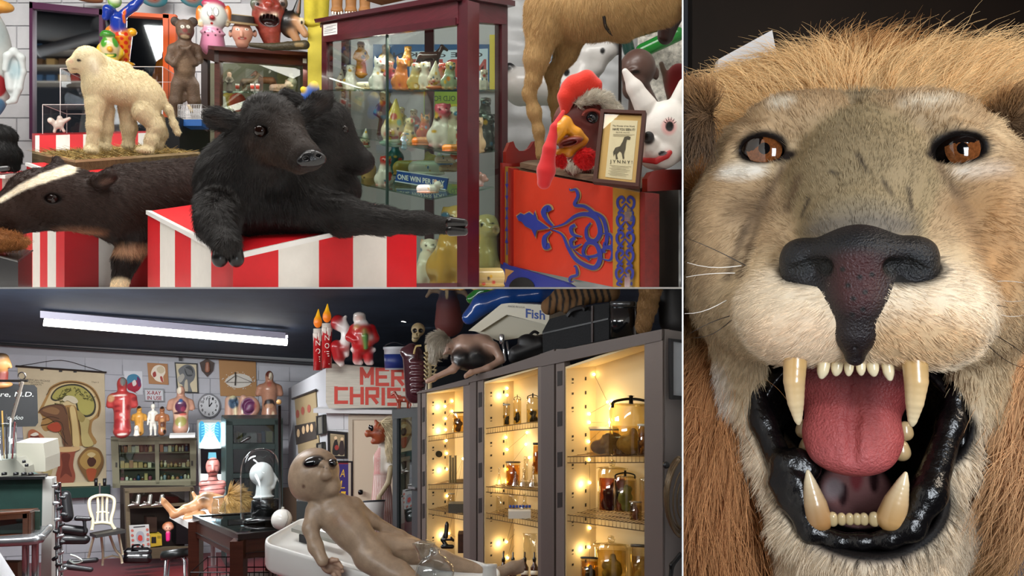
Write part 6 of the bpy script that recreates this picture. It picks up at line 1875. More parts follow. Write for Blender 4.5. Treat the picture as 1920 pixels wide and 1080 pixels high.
# pair of pelvis models under the plywood
t = thing('pelvis_model', W(438,787,9.4), 'cut pelvis model with pale vertebrae under the plywood board', 'anatomical model')
S = Sculpt(438,765,9.4, k=3, col='b48c78', h=1); S.c((430,750,0),(430,780,0),8,9); S.c((446,750,0),(444,780,0),6,8); S.e((438,755,-8),(10,12,6), col='3f5468', op='p', k=3); S.e((437,748,-6),(7,7,6), col='c9bf8e'); S.c((441,758,-8),(442,780,-8),3.4,3, col='d3c8a4'); S.e((437,768,2),(12,20,6), col='6a5a5c'); S.build('body', LK, t)
t = thing('womb_model', W(467,787,9.4), 'pregnancy model with a red baby curled inside', 'anatomical model')
S = Sculpt(467,765,9.4, k=3, col='b48c78', h=1); S.e((468,764,0),(19,22,14)); S.c((456,746,0),(452,782,0),6,8); S.e((465,762,-12),(13,16,8), op='-', k=3); S.e((465,762,-8),(14,17,10), col='5a2a4c', op='p', k=2); S.e((470,762,-8),(10,9,7), col='b22c2c'); S.e((466,768,-10),(8,6,5), col='c03a34'); S.c((456,746,-10),(454,775,-10),2.4,2.4, col='d9d0ba', op='p', k=1); S.build('body', LK, t)
torso('hollow_torso', 505,786,92,9.5,[(0,.30,.12,.09, '1c1414'),(0,.27,.1,.055, 'a4785a'),(0,.36,.1,.05, '241a1c'),(-.02,.93,.07,.07, '5a2c24'),(.03,.88,.04,.08, 'cfc4ae'),(0,.72,.05,.06, '9a5a4a'),(.08,.08,.03,.08, 'd0b89a')], 'standing brown torso model with hollow belly on the grey bookcase', '9a6e58', w=.95)

# --- x-ray light box
PX = Plane((370,860,9.3),(418,860,9.4),(370,900,9.3))
t = thing('xray_viewer', PX.p(394,935), 'glowing x-ray light box with chest films on the wall', 'light box')
panel('box', PX, [(369,787),(416,788),(419,935),(374,935)],-.06,0, None, t, M('a8a9a4', .45))
xm = M(None, .5, emit=1.5)
pr = Print(PX, .003,.0015)
pr.poly('9adcec', rect(373,793,414,840)); pr.poly('2f7c9c', [(374,793),(382,792),(384,812),(378,826),(374,828)],3); pr.poly('2f7c9c', [(405,793),(413,794),(413,828),(408,824),(402,810)],3); pr.poly('f4ffff', [(384,815),(392,808),(400,812),(410,830),(412,840),(376,840),(378,830)],4)
for i in range(5): pr.line('6ab4cc', [(378,797 + i * 5),(386,795 + i * 5),(391,799 + i * 5)],1.2,4); pr.line('6ab4cc', [(410,797 + i * 5),(402,795 + i * 5),(396,799 + i * 5)],1.2,4)
o = pr.mb.build('lit_film', xm, t)
pr = Print(PX, .003,.0015); pr.poly('e6f4f4', rect(376,888,418,934)); pr.mb.build('lit_panel', xm, t)
panel('dark_film', PX, [(376,841),(417,841),(419,889),(377,888)],.003,.006, None, t, M('0b1218', .3))
pr = Print(PX, .0068,.001); pr.poly('6ab0c4', [(391,848),(405,848),(406,860),(390,860)]); pr.mb.build('lit_film', M(None, .5, emit=.8), t)
area_light('viewer_glow', PX.p(394,815,.05), PX.p(394,815,1),.25,.3,1.4,(.7,.92,1))
# --- pink sectional bust
t = thing('sliced_bust', W(398,925,7.9), 'pink mannequin bust cut in horizontal slices before the light box', 'anatomical model')
S = Sculpt(398,890,7.9, k=4, col='b8766e', h=1.1)
S.e((399,874,0),(13,17,15)); S.e((399,882,-4),(10,10,11)); S.c((399,888,2),(399,900,2),8,9); S.c((381,908,2),(416,908,2),8,8); S.e((398,922,4),(24,15,13)); S.c((399,875,-15),(399,881,-17),2,2.6)
for v in (862,886,893,901,909,918): S.e((398, v, 0),(40,1.0,40), col='2a1414', op='p', k=1)
for x_ in (393,405): S.e((x_, 873,-12),(4,1.2,8), col='7a4440', op='p', k=1)
S.c((394,884,-14),(405,884,-14),1.2,1.2, col='7a3030', op='p', k=1)
S.build('body', M(None, .35, coat=.2), t, soft=1.5)

# --- grey bookcase
PG2 = Plane((430,860,8.6),(528,860,8.9),(430,900,8.6))
t = thing('glazed_bookcase', PG2.p(478,960), 'dark grey metal bookcase with glazed doors below the hollow torso', 'bookcase')
DG = M('2c3634', .35, metal=.25)
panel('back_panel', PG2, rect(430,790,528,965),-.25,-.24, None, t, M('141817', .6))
for q in ([(424,788),(436,790),(438,1010),(424,1005)],[(515,788),(530,788),(530,1010),(515,1010)],[(424,786),(530,785),(530,796),(424,797)],[(436,832),(516,832),(516,842),(436,842)],[(436,888),(516,888),(516,896),(436,896)]): panel('frame_rail', PG2, q, -.04,.01, None, t, DG)
slabq('top_board', [PG2.p(424,787), PG2.p(530,786), PG2.p(530,786,-.3), PG2.p(424,787,-.3)], DG, t, .02)
slabq('side_panel', [PG2.p(424,787), PG2.p(424,787,-.3), zcut(PG2.p(424,787,-.3), CZ - 3.2), zcut(PG2.p(424,787), CZ - 3.2)], M('4c6462', .25, metal=.4), t, .01)
for v in (798,843,898): panel('glass_door', PG2, rect(438, v, 514, v + (34 if v < 800 else 44)),-.02,-.016, None, t, glass('b9c4c0', .08))
random.seed(4)
for i, (u, w_, h_, c) in enumerate([(442,4,18, '7a5a34'),(447,4,19, '8a6a44'),(452,4,17, 'a88a5c'),(458,12,17, 'b49aa0'),(471,12,17, 'c0a6ac'),(486,6,16, '8a4a3c'),(493,6,20, '20406a'),(501,12,20, 'b89c64')]):
    panel('old_book', PG2, rect(u, 831 - h_, u + w_, 831),-.12,-.05, None, None, M(c, .6), label=('brown slim book', 'second brown slim book', 'tan slim book', 'pink patterned book', 'pale pink box', 'reddish box', 'navy blue jar', 'tan cardboard box')[i] + ' on the top shelf of the grey bookcase', cat='book' if i < 4 else 'box')
S = Sculpt(460,826,8.62, k=1.5, col='1c1a1a', h=.8); S.c((452,829,-6),(467,821,-6),2,3); S.c((464,822,-6),(469,820,-6),3,2); S.build('leather_shoe', M(None, .2, coat=.4), label='small black leather shoe on the bookcase shelf', cat='shoe')
# --- low brown cabinet with glass front
PLc = Plane((236,960,8.3),(362,960,8.8),(236,1000,8.3))
t = thing('low_cabinet', PLc.p(298,1046), 'low brown glass fronted cabinet holding silver hands and toys', 'cabinet')
BRW = M('5f5442', .45, kind='wood', mottle=.2)
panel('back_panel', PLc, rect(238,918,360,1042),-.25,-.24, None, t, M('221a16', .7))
for q in ([(233,916),(362,912),(362,920),(233,924)],[(233,920),(241,920),(246,1048),(238,1048)],[(356,914),(363,914),(363,1042),(357,1042)],[(240,1028),(362,1024),(362,1044),(240,1048)],[(240,948),(362,942),(362,947),(240,953)]): panel('frame_rail', PLc, q, -.03,.02, None, t, BRW)
for q in ([(241,924),(357,920),(357,942),(241,947)],): panel('glass_front', PLc, q, 0,.003, None, t, glass('dcd8d0', .05))
for i, u in enumerate((252,274,296)):
    S = Sculpt(u, 942,8.3, k=2, col='a8a8a4', h=.9); S.c((u + 8,930,0),(u + 6,944,0),4,4.5); S.c((u + 4,945,0),(u - 8,948,-2),3.4,2); 
    for j in range(3): S.c((u - 4,946 - j, -2 + j * 2),(u - 12,948.6 - j * .6,-4 + j * 2),1.4,1)
    S.c((u + 2,943,-4),(u - 4,941,-6),1.5,1.1); S.build('silver_hand', M('b4b2aa', .25, metal=.8), label=('leftmost', 'middle', 'rightmost')[i] + ' silver glove form hand on the shelf of the low brown cabinet', cat='hand form', group='silver hands')
panel('red_case', PLc, rect(312,932,336,943),-.15,-.02, None, None, M('4a2224', .5), label='dark red case behind the silver hands', cat='case')
panel('brown_case', PLc, rect(278,972,297,1000),-.15,-.05, None, None, M('33241c', .5), label='dark brown leather case inside the low cabinet', cat='case')
t = thing('anatomy_poster', PLc.p(262,1026), 'small white anatomy poster of lungs leaning on the low cabinet', 'poster')
PA = Plane((242,1005,8.0),(282,1005,8.1),(242,1020,8.0))
panel('sheet', PA, [(242,985),(279,983),(282,1026),(245,1028)],0,.012, None, t, M('a9a9a6', .6))
pr = Print(PA, .013,.0006); pr.poly('8a8c92', [(256,1012),(255,1002),(259,996),(266,996),(270,1002),(270,1014),(262,1017)],4); pr.poly('a83a34', [(258,1010),(260,1003),(266,1004),(267,1012),(262,1014)],4); pr.line('3a3a3c', [(250,988),(272,986)],2)
for (x_, y_) in ((248,994),(248,1003),(249,1012),(249,1021),(276,992),(277,1001),(277,1010),(278,1019),(258,1022),(268,1021)): pr.poly('a85a50', ell(x_, y_, 2.8,2.6,8))
pr.build('printing', t, .7)
t = thing('yellow_box', PLc.p(292,1024), 'yellow toy box with a dark window in the low cabinet', 'box')
panel('carton', PLc, [(281,1003),(302,1001),(303,1022),(282,1025)],-.1,.015, None, t, M('b7992f', .5)); Print(PLc, .016,.0005).poly('1c1a14', rect(283,1006,292,1018)).poly('8a7420', rect(294,1004,301,1009)).build('printing', t)
t = thing('pink_doll', W(315,1016,8.3), 'doll with orange hair and a hot pink outfit in the low cabinet', 'doll')
S = Sculpt(315,1000,8.3, k=2, col='c21f6a', h=.9); S.c((315,1000,0),(315,1012,0),4.5,4); S.e((315,989,0),(8,8,7), col='d8a58c'); S.e((315,984,2),(9,6,8), col='8c4a20'); S.e((307,988,2),(3,5,4), col='8c4a20'); S.e((323,988,2),(3,5,4), col='8c4a20')
for x_ in (312,318): S.e((x_, 990,-7),(1.2,1.2,2), col='1a1210', op='p', k=.5)
S.build('body', LK, t, soft=1.2)
panel('black_case', PLc, [(330,982),(357,980),(357,1020),(330,1020)],-.15,.005, None, None, M('101012', .4), label='black case with white marks at the right of the low cabinet', cat='case')
t = thing('doctor_bag', W(258,1056,7.9), 'black leather doctor bag standing on the red floor', 'bag')
S = Sculpt(258,1040,7.9, k=3, col='0e0e10', h=1.2); S.c((240,1046,0),(276,1046,0),9,9); S.c((238,1036,0),(278,1035,0),7,7); S.c((236,1050,0),(278,1050,0),6,6); S.c((240,1030,0),(276,1029,0),3.4,3.4); S.build('body', M(None, .2, coat=.3), t)
MB().tube([W(*q) for q in open_spline([(248,1029,7.85),(250,1023,7.85),(264,1022,7.85),(268,1028,7.85)],5)],.012, '0c0c0e', 6).build('handle', M('0c0c0e', .3), t)

# --- cream clinic chair
t = thing('clinic_chair', W(200,1058,7.4), 'old cream metal chair with slotted balloon back', 'chair')
CR = M('b5ac92', .4)
PCh = Plane((165,950,7.4),(232,950,7.6),(168,1000,7.32))
out = [(166,940),(170,931),(186,928),(206,928),(215,934),(217,948),(212,976),(218,992),(210,995),(204,984),(176,984),(172,995),(168,994),(172,976)]
ins = [[(174,938),(180,936),(182,965),(177,960)],[(184,935),(190,935),(190,958),(186,960)],[(194,935),(199,935),(197,960),(193,958)],[(203,936),(209,938),(205,960),(201,965)],[(186,964),(190,963),(190,976),(186,977)],[(194,963),(198,964),(198,977),(194,976)]]
# frame of the back: outline ribs
def rib(pts, w_, nm='back_rib'):
    pts = open_spline(pts, 4) if len(pts) > 2 else pts
    for a, b in ((pts, w_),):
        P0 = [PCh.p(q[0], q[1],0) for q in a]
        MB().tube(P0, b * 7.4 / F, 'b5ac92', 8).build(nm, CR, t, smooth=True)
rib([(172,994),(174,978),(168,955),(168,938),(178,931),(192,929),(206,931),(214,938),(213,955),(208,978),(216,994)],3.2, 'back_frame')
rib([(174,982),(192,980),(208,982)],3); rib([(183,932),(184,956),(182,981)],2.4); rib([(192,930),(192,981)],2.4); rib([(201,932),(200,956),(201,981)],2.4); rib([(180,962),(192,960),(204,962)],2)
slabq('seat', [W(168,1002,7.5), W(180,1006,7.0), W(236,996,7.1), W(222,992,7.6)], M('1c1a18', .5), t, .03)
f7 = lambda u, v, d=7.3: W(u, v, d)
for pts in ([(176,1004),(168,1036),(166,1046)],[(190,1006),(193,1038),(192,1060)],[(206,1004),(216,1030),(226,1042),(229,1056)],[(222,998),(228,1030),(230,1040)]):
    MB().tube([f7(*q) for q in open_spline(pts, 4)],.012, 'b5ac92', 7).build('leg', CR, t, smooth=True)
MB().tube([f7(192,1048), f7(210,1042), f7(228,1046)],.01, 'b5ac92', 6).build('stretcher', CR, t, smooth=True)
# --- black treatment chair
t = thing('treatment_chair', W(140,1060,7.0), 'black padded treatment chair with armrests behind the instrument column', 'chair')
S = Sculpt(140,1000,7.0, k=4, col='141416', h=1.4); S.c((122,930,4),(126,968,4),11,12); S.c((118,992,0),(155,996,-4),10,10); S.c((120,1012,0),(160,1012,0),9,9); S.build('cushion', M(None, .35), t)
S = Sculpt(150,975,7.0, k=2, col='161618', h=1.1); S.c((144,972,-6),(168,973,-6),5,4); S.c((158,976,-6),(160,998,-6),3.4,3); S.build('armrest', M(None, .3), t)
S = Sculpt(150,1040,7.0, k=3, col='232527', h=1.3); S.c((130,1054,0),(180,1050,0),5,5); S.c((120,1062,0),(170,1068,0),6,5); S.build('base', M(None, .4), t)
MB().tube([W(*q, 6.9) for q in open_spline([(132,1040),(144,1044),(154,1052),(140,1056),(130,1050)],5)],.008, 'b4c4bc', 5).build('tubing', M('b4c4bc', .4), t)
# --- round stool
t = thing('round_stool', W(332,1080,6.4), 'round black padded stool with chrome legs', 'stool')
f = Fr(331,1050,6.4)
lathe('seat', f, 331,[(28,1047),(30,1043),(30,1036),(27,1030),(.1,1029)], M('0f1413', .35), t, n=28)
for a in (0.6,2.2,3.8,5.3):
    c_, s_ = math.cos(a), math.sin(a)
    MB().tube([f.p(331 + 20 * c_, 1046,20 * s_), f.p(331 + 26 * c_, 1052,26 * s_), f.p(331 + 30 * c_, 1110,30 * s_)],.011, 'a8a8a8', 8).build('leg', M('a4a6a8', .2, metal=.9), t, smooth=True)
# --- black rod with two sockets over the green rail, green rail
panel('green_shelf', PB, [(104,912),(207,908),(207,926),(104,931)],.02,.12, None, None, M('153a33', .5), label='dark green wall shelf under the anatomy chart', cat='shelf')
t = thing('otoscope_stand', W(187,925,8.3), 'small twin black instrument holder standing by the green shelf', 'instrument')
for u in (180,196): lathe('holder', Fr(u, 904,8.3), u, [(3,911),(3.2,897),(.1,897)], M('0d0f12', .4), t, n=10)
MB().tube([W(187,926,8.3), W(187,906,8.3)],.01, '8a8a8a', 6).build('stem', M('8a8a8a', .3, metal=.7), t)
# ================================================================== laboratory: centre and right
# --- alien on the porcelain table
AL = '96806a'
al = thing('alien_figure', W(700,1060,2.6), 'grey brown rubber alien figure with huge black eyes lying on the white table', 'alien dummy')
S = Sculpt(680,960,2.78, k=9, col=AL, h=2.2)
# head
S.e((590,885,0),(47,46,46)); S.c((592,888,-4),(618,912,-10),40,22); S.e((575,900,6),(34,40,40)); S.c((600,915,0),(612,938,4),26,17); S.c((606,930,8),(618,950,10),17,18)
S.ch([(582,872,-44),(605,868,-48),(626,876,-38)],[5,5,4], k=6); S.c((616,872,-44),(612,880,-50),4,5); S.e((613,892,-44),(12,9,10), col='8c7660')
S.c((604,890,-42),(622,889,-40),2.2,2.2, op='-', k=3)
S.e((588,866,-42),(18,10,10), rot=(0,-12,0), op='-', k=5); S.e((624,868,-36),(9,8,10), rot=(0,18,0), op='-', k=4)
S.e((588,866,-38),(21,13,14), rot=(0,-12,0), col='3c332e', op='p', k=4); S.e((624,868,-34),(11,10,14), rot=(0,18,0), col='3c332e', op='p', k=4)
for u, v in ((607,876),(613,878)): S.e((u, v, -52),(1.4,2,4), col='2a211c', op='p', k=1)
# torso
S.c((600,955,14),(662,950,18),18,18); S.c((630,962,14),(660,995,6),38,34); S.c((655,990,6),(690,1030,-6),34,30); S.e((700,1035,-8),(34,24,26))
# near arm
S.ch([(590,958,8),(582,990,0),(592,1025,-12),(605,1052,-24)],[18,14,13,11])
# far arm
S.ch([(664,950,22),(700,978,26),(750,1005,24),(810,1030,20),(838,1045,16)],[16,12,10,8,8], col='8c755e')
# far leg and near leg
S.ch([(715,1020,6),(770,1034,8),(830,1050,6),(900,1070,0),(935,1076,0)],[22,22,17,12,11]); S.ch([(690,1045,-14),(745,1078,-40),(800,1120,-70)],[27,26,22])
S.e((712,1040,-26),(20,12,12))
# far foot with toes
S.c((935,1076,0),(962,1062,-4),11,11)
for i in range(4): S.c((962,1062 + i * 4,-6 + i * 3),(980,1050 + i * 7,-6 + i * 3),4.4,3)
S.e((640,975,-22),(20,14,18), col='8a6f58', op='p', k=16); S.e((690,1035,-30),(12,5,14), col='a8927a', op='p', k=6); S.e((770,1030,-6),(30,4,16), col='7a624c', op='p', k=8); S.e((570,912,-26),(3.5,4,20), col='5c4438', op='p', k=3)
S.build('body', M(None, .38, spec=.4, mottle=.28, ms=18, bump=.25, bs=70), al)
f = S.f
for u, v, a, sc_, w_ in ((588,866,-12,(19,11),-36),(624,868,18,(9,8.5),-30)):
    E = Sculpt(u, v, 2.78, k=1, col='060606', h=1.1); E.e((u, v, w_),(sc_[0], sc_[1],11), rot=(0, a, 0)); E.build('eye', M('050505', .06, coat=1), al)
# near hand: palm with five separate fingers
H = Sculpt(625,1062,2.74, k=3, col='a88a74', h=1.4)
H.c((606,1052,-12),(618,1064,-20),11,12); H.e((616,1063,-20),(13,10,10))
for i, (a, b, c_) in enumerate((((620,1054,-26),(634,1056,-36),(641,1064,-38)),((624,1060,-24),(636,1064,-32),(642,1071,-32)),((624,1066,-20),(634,1072,-28),(637,1079,-28)),((620,1070,-16),(628,1078,-22),(629,1084,-22)))): H.ch([a, b, c_],[5.2,4.8,3.8])
H.ch([(612,1056,-26),(622,1050,-36),(632,1050,-42)],[5.5,5,4])
H.build('hand', M(None, .4, mottle=.15, ms=30), al, label='near hand with curled fingers')
# --- porcelain embalming table
T1, T0, T2 = W(573,966,3.2), W(484,1016,2.92), W(948,1066,2.75)
T3 = T0 + T2 - T1
tb = thing('porcelain_table', (T0 + T2) / 2 - np.array((0,0,.6)), 'white porcelain mortuary table with rounded rim under the alien', 'table')
POR = M('cfcdc7', .15, coat=.5)
def tpt(s, t, dz=0.0):
    """point on the table: s along its length, t across it"""
    return T1 + (T2 - T1) * s + (T0 - T1) * t + np.array((0,0, dz))
plan = []
rs, rt = .07,.2
for (cx_, cy_, a0) in ((rs, rt, 180),(1 - rs, rt, 270),(1 - rs, 1 - rt, 0),(rs, 1 - rt, 90)):
    for i in range(7):
        a = math.radians(a0 + i * 15)
        plan.append((cx_ + rs * math.cos(a), cy_ + rt * math.sin(a)))
n_ = len(plan)
lay = [(.93,-.11),(.985,-.10),(1.0,-.09),(1.0,-.012),(.985,0),(.95,.002),(.93,-.004),(.90,-.03),(.2,-.035)]
V_, F_ = [],[]
for s_, dz in lay:
    for p in plan:
        ks = 1 - (1 - s_) * .34
        V_.append(tpt(.5 + (p[0] - .5) * ks, .5 + (p[1] - .5) * s_, dz))
for i in range(len(lay) - 1):
    for j in range(n_):
        k_ = (j + 1) % n_
        F_.append((i * n_ + j, i * n_ + k_, (i + 1) * n_ + k_, (i + 1) * n_ + j))
F_.append([(len(lay) - 1) * n_ + j for j in range(n_)])
mesh('basin', V_, F_, POR, tb, smooth=True)
MB().tube([tpt(.5,.5,-.1), tpt(.5,.5,-.9)],.1, 'c8c6c0', 16).build('pedestal', POR, tb, smooth=True)
slabq('headrest', [tpt(.06,.42,.01), tpt(.3,.42,.01), tpt(.3,.55,.01), tpt(.06,.55,.01)], M('9a9a92', .3, metal=.3), tb, .014)
slabq('headrest_foot', [tpt(.1,.5,-.016), tpt(.16,.5,-.016), tpt(.16,.54,-.016), tpt(.1,.54,-.016)], M('1c1c1e', .5), tb, .03)
# --- glass-topped wooden display table
Pt = [W(361,966,4.6), W(446,1002,3.75), W(574,990,3.95), W(512,958,4.9)]
tt = thing('display_table', W(460,1080,4.1), 'dark wooden display table with a glass top', 'table')
MAH = M('3c2016', .35, kind='wood', mottle=.35, ms=6, coat=.2)
for i in range(4):
    a, b = Pt[i], Pt[(i + 1) % 4]
    c_ = np.mean(Pt, 0)
    ia, ib = a + (c_ - a) * .09, b + (c_ - b) * .09
    MB().hexa([a - (0,0,.03), b - (0,0,.03), ib - (0,0,.03), ia - (0,0,.03), a, b, ib, ia]).build('top_rail', M('1a1614', .2, coat=.4), tt)
    da = (c_ - a) * .04; db_ = (c_ - b) * .04
    MB().hexa([a + da - (0,0,.13), b + db_ - (0,0,.13), b + db_ * 1.6 - (0,0,.13), a + da * 1.6 - (0,0,.13), a + da - (0,0,.03), b + db_ - (0,0,.03), b + db_ * 1.6 - (0,0,.03), a + da * 1.6 - (0,0,.03)]).build('apron', MAH, tt)
for p in Pt:
    q = p + (np.mean(Pt, 0) - p) * .06
    o = .033
    MB().hexa([q + (-o, -o, -.9), q + (o, -o, -.9), q + (o, o, -.9), q + (-o, o, -.9), q + (-o, -o, -.03), q + (o, -o, -.03), q + (o, o, -.03), q + (-o, o, -.03)]).build('leg', MAH, tt)
MB().add([p - (0,0,.006) for p in Pt],[(0,1,2,3)]).build('glass_top', glass('b9c4c2', .10), tt)
MB().add([p - (0,0,.1) for p in Pt],[(0,1,2,3)]).build('lining', M('0c0b0b', .5), tt)
lo = [p + (np.mean(Pt, 0) - p) * .06 - (0,0,.38) for p in Pt]
MB().hexa([p - (0,0,.02) for p in lo] + lo).build('lower_shelf', MAH, tt)
# wire rack under it
t = thing('wire_basket', np.mean(lo, 0), 'black wire basket on the lower shelf of the display table', 'basket')
c_ = np.mean(lo, 0) + (-.08,.0,.01); mb = MB()
for i in range(9):
    x = -.22 + i * .055
    mb.tube([c_ + (x, -.12,.12), c_ + (x, -.12,0), c_ + (x, .12,0), c_ + (x, .12,.12)],.003, '1a1a1a', 4)
for z in (0,.06,.12):
    mb.tube([c_ + (-.22,-.12, z), c_ + (.22,-.12, z), c_ + (.22,.12, z), c_ + (-.22,.12, z), c_ + (-.22,-.12, z)],.003, '1a1a1a', 4)
mb.build('wires', M('17171a', .4, metal=.5), t)
# --- glass dome with mannequin head
f = Fr(497,960,4.3)
t = thing('glass_dome', f.p(495,978), 'tall glass bell dome on a black wooden base', 'display dome')
lathe('base', f, 496,[(40,978),(40,974),(37,971),(33,969),(.1,969)], M('0d0d0e', .2, coat=.5), t, n=32)
prof = [(36,970),(37,940),(37.5,890),(36,872),(31,857),(22,847),(11,842),(.2,840)]
lathe('dome', f, 488, prof, glass('f2f6f6', .05), t, n=32)
t = thing('head_plinth', f.p(498,970), 'black cylindrical plinth under the white mannequin head', 'plinth')
lathe('drum', f, 498,[(27,969),(27,938),(25,936),(.1,936)], M('0e0e0f', .25, coat=.3), t, n=28)
t = thing('mannequin_bust', f.p(496,935), 'white mannequin head in wire spectacles facing right under the dome', 'mannequin head')
S = Sculpt(494,900,4.3, k=4, col='d2d4d4', h=1.2)
S.e((490,888,0),(22,22,19)); S.e((499,898,0),(15,20,14)); S.c((513,890,0),(518,899,0),3,3.6); S.c((510,905,0),(514,906,0),5,4); S.c((506,914,0),(511,913,0),6,5); S.c((494,908,2),(494,926,2),13,15); S.e((494,932,2),(20,4,17)); S.e((488,895,-17),(3,5,3))
S.build('head', M(None, .3, coat=.15), t)
MB().tube([f.p(*q) for q in open_spline([(482,891,-18),(484,886,-19),(505,887,-17),(514,888,-12)],4)],.0035, '4a4440', 5).build('spectacles', M('3a3634', .3, metal=.7), t, label='thin wire spectacles')
MB().tube([f.p(511 + 5 * math.cos(a),891 + 4 * math.sin(a),-13) for a in np.linspace(0,6.28,12)],.003, '4a4440', 5).build('spectacles', M('3a3634', .3, metal=.7), t)
# --- black pole with ball
t = thing('black_pole', W(525,985,3.85), 'black pole with a wooden ball on top beside the glass dome', 'pole')
MB().tube([W(526,985,3.85), W(524,760,3.85)],.0075, '0c0c0d', 8).build('rod', M('0c0c0d', .35), t, smooth=True)
ball('finial', Fr(523,754,3.85),523,754,5, M('a8814e', .4), t, n=8)
t = thing('white_globe', W(528,997,3.84), 'white glass globe float hanging in front of the display table', 'globe')
ball('globe', Fr(528,974,3.84),528,974,20, M('cbc9c2', .12, coat=.6), t, n=16)
f = Fr(528,974,3.84); lathe('cap', f, 529,[(4,955),(4,951),(.1,950)], M('b4b2aa', .3), t, n=10); lathe('tip', f, 527,[(.1,1000),(2.6,998),(2.6,993)], M('6a6458', .4, metal=.5), t, n=8)
MB().tube([f.p(*q) for q in open_spline([(538,957,-14),(540,972,-19),(534,988,-15)],4)],.0012, '5a5650', 4).build('seam', M('5a5650', .5), t)
MB().tube([f.p(529,951,0), f.p(522,900,6)],.0012, 'c9c9c4', 4).build('line', M('c9c9c4', .4), t)
# --- flesh coloured dummy lying on a white gurney
t = thing('gurney', W(350,990,6.1), 'white table edge under the lying dummy', 'table')
slabq('top', [W(318,966,6.6), W(362,990,5.6), W(470,975,5.7), W(430,958,6.8)], M('c4c4c0', .3), t, .05)
for u in (368,400): MB().tube([W(u, 985,5.9), W(u, 1060,5.9)],.02, '9a9a9a', 6).build('leg', M('9a9a9a', .3, metal=.6), t)
t = thing('lying_dummy', W(385,972,6.1), 'flesh coloured first aid dummy lying with one knee bent and black trunks', 'mannequin')
S = Sculpt(385,945,6.1, k=5, col='c79468', h=1.4)
S.ch([(326,966,0),(348,955,0),(366,950,2)],[7,9,11]); S.c((326,962,0),(308,942,0),7,6)
for i in range(5): S.c((308 - i * .6,938 + i * 1.2,-6 + i * 3),(304 + i * .8,934 + i * 1.2,-6 + i * 3),2,1.5)
S.c((366,950,4),(384,936,6),12,14); S.e((388,936,2),(16,12,14), col='131315'); S.c((395,940,4),(425,948,4),17,17); S.c((400,956,-4),(430,960,-4),9,9); S.e((432,945,4),(12,12,12)); S.c((362,924,10),(366,932,8),3,4); S.c((378,966,-10),(350,972,-8),9,7)
S.build('body', M(None, .3, coat=.3), t, soft=1.5)
Hh = Sculpt(440,945,6.1, k=4, col='a3824a', h=1.6); Hh.e((440,940,2),(16,18,12)); Hh.ch([(435,928,0),(448,940,-4),(453,962,-4)],[8,9,6]); Hh.build('hair_cap', M(None, .6), t)
coat('hair', t, Hh, 5000,22,[(430,925,-10,.9,.3,0),(445,940,-12,.5,1,0),(452,960,-8,.1,1,0)],.0022, lift=.2, rnd=.3, gain=1.25, var=.3, mat=hair_mat(.35,.5))
t = thing('glass_jar', W(410,965,5.2), 'empty glass jar standing on the display table before the dummy', 'jar')
f = Fr(410,950,5.2); lathe('body', f, 410,[(11,966),(13,960),(13,945),(10,938),(10,932)], glass('eef2ee', .09), t, n=20); lathe('rim', f, 410,[(10.5,934),(11,932),(11,931),(10,930.5)], M('c8ccc8', .1, coat=.5), t, n=20)

# --- left foreground: steel cart, green draped box, instruments
t = thing('steel_cart', W(50,1080,5.2), 'steel topped metal cart at the left edge', 'cart')
STL = M('9a9c9e', .25, metal=.8)
slabq('top', [W(-80,1020,5.0), W(72,1012,4.9), W(92,990,5.5), W(-80,990,5.7)], STL, t, .03)
MB().tube([W(*q) for q in open_spline([(-60,1019,4.9),(60,1014,4.85),(78,1006,4.95),(93,990,5.5)],4)],.028, '9a9c9e', 8).build('rim', STL, t, smooth=True)
for u in (48,66): MB().tube([W(u, 1016,5.1), W(u, 1110,5.1)],.022, '9a9c9e', 8).build('leg', STL, t, smooth=True)
panel('lower_carton', Plane((0,1050,5.3),(40,1050,5.3),(0,1080,5.3)), rect(-30,1050,42,1110),0,.05, None, None, M('5c4a34', .6), label='tan cardboard carton under the steel cart', cat='box')
t = thing('wooden_case', W(35,1012,5.2), 'small wooden glass fronted case on the steel cart', 'case')
P5 = Plane((0,985,5.15),(52,985,5.15),(0,1005,5.15))
WD5 = M('4c2a18', .4, kind='wood', mottle=.35)
for q in ([(-30,966),(54,960),(54,970),(-30,976)],[(-30,1004),(54,1000),(54,1008),(-30,1012)],[(46,962),(56,961),(56,1008),(46,1009)]): panel('frame_rail', P5, q, -.02,.02, None, t, WD5)
slabq('end_panel', [W(56,961,5.13), W(72,955,5.5), W(72,998,5.5), W(56,1008,5.13)], WD5, t, .015)
slabq('top_panel', [W(-30,966,5.13), W(56,960,5.13), W(72,954,5.5), W(-30,958,5.5)], WD5, t, .012)
panel('glass_front', P5, rect(-30,972,46,1004),0,.003, None, t, glass('cfd8cf', .08)); panel('back_panel', P5, rect(-30,970,50,1006),-.15,-.14, None, t, M('2a3a30', .6, mottle=.5, ms=12))
t = thing('green_box', W(35,960,5.6), 'large box draped in dark green cloth at the left edge', 'draped box')
A_, B_, C_ = W(-60,900,5.7), W(80,897,5.6), W(88,893,6.2)
q = [A_, B_, C_, A_ + (0,.5,0)]
MB().hexa([zcut(p, W(0,1000,5.6)[2]) for p in q] + q).build('drape', M('10312a', .8, bump=.3, bs=12, mottle=.25, ms=4), t)
slabq('black_top', [W(-60,898,5.65), W(84,896,5.55), W(90,890,6.2), W(-60,892,6.3)], M('0d0d0e', .4), t, .02)
t = thing('white_console', W(90,1080,5.7), 'white medical console behind the instrument column', 'machine')
mbx = MB().hexa([W(76,1110,5.6), W(96,1110,5.6), W(104,1110,6.2), W(80,1110,6.2), W(80,897,5.6), W(98,897,5.6), W(106,893,6.2), W(86,893,6.2)]); mbx.build('body', M('a4a49e', .4), t)
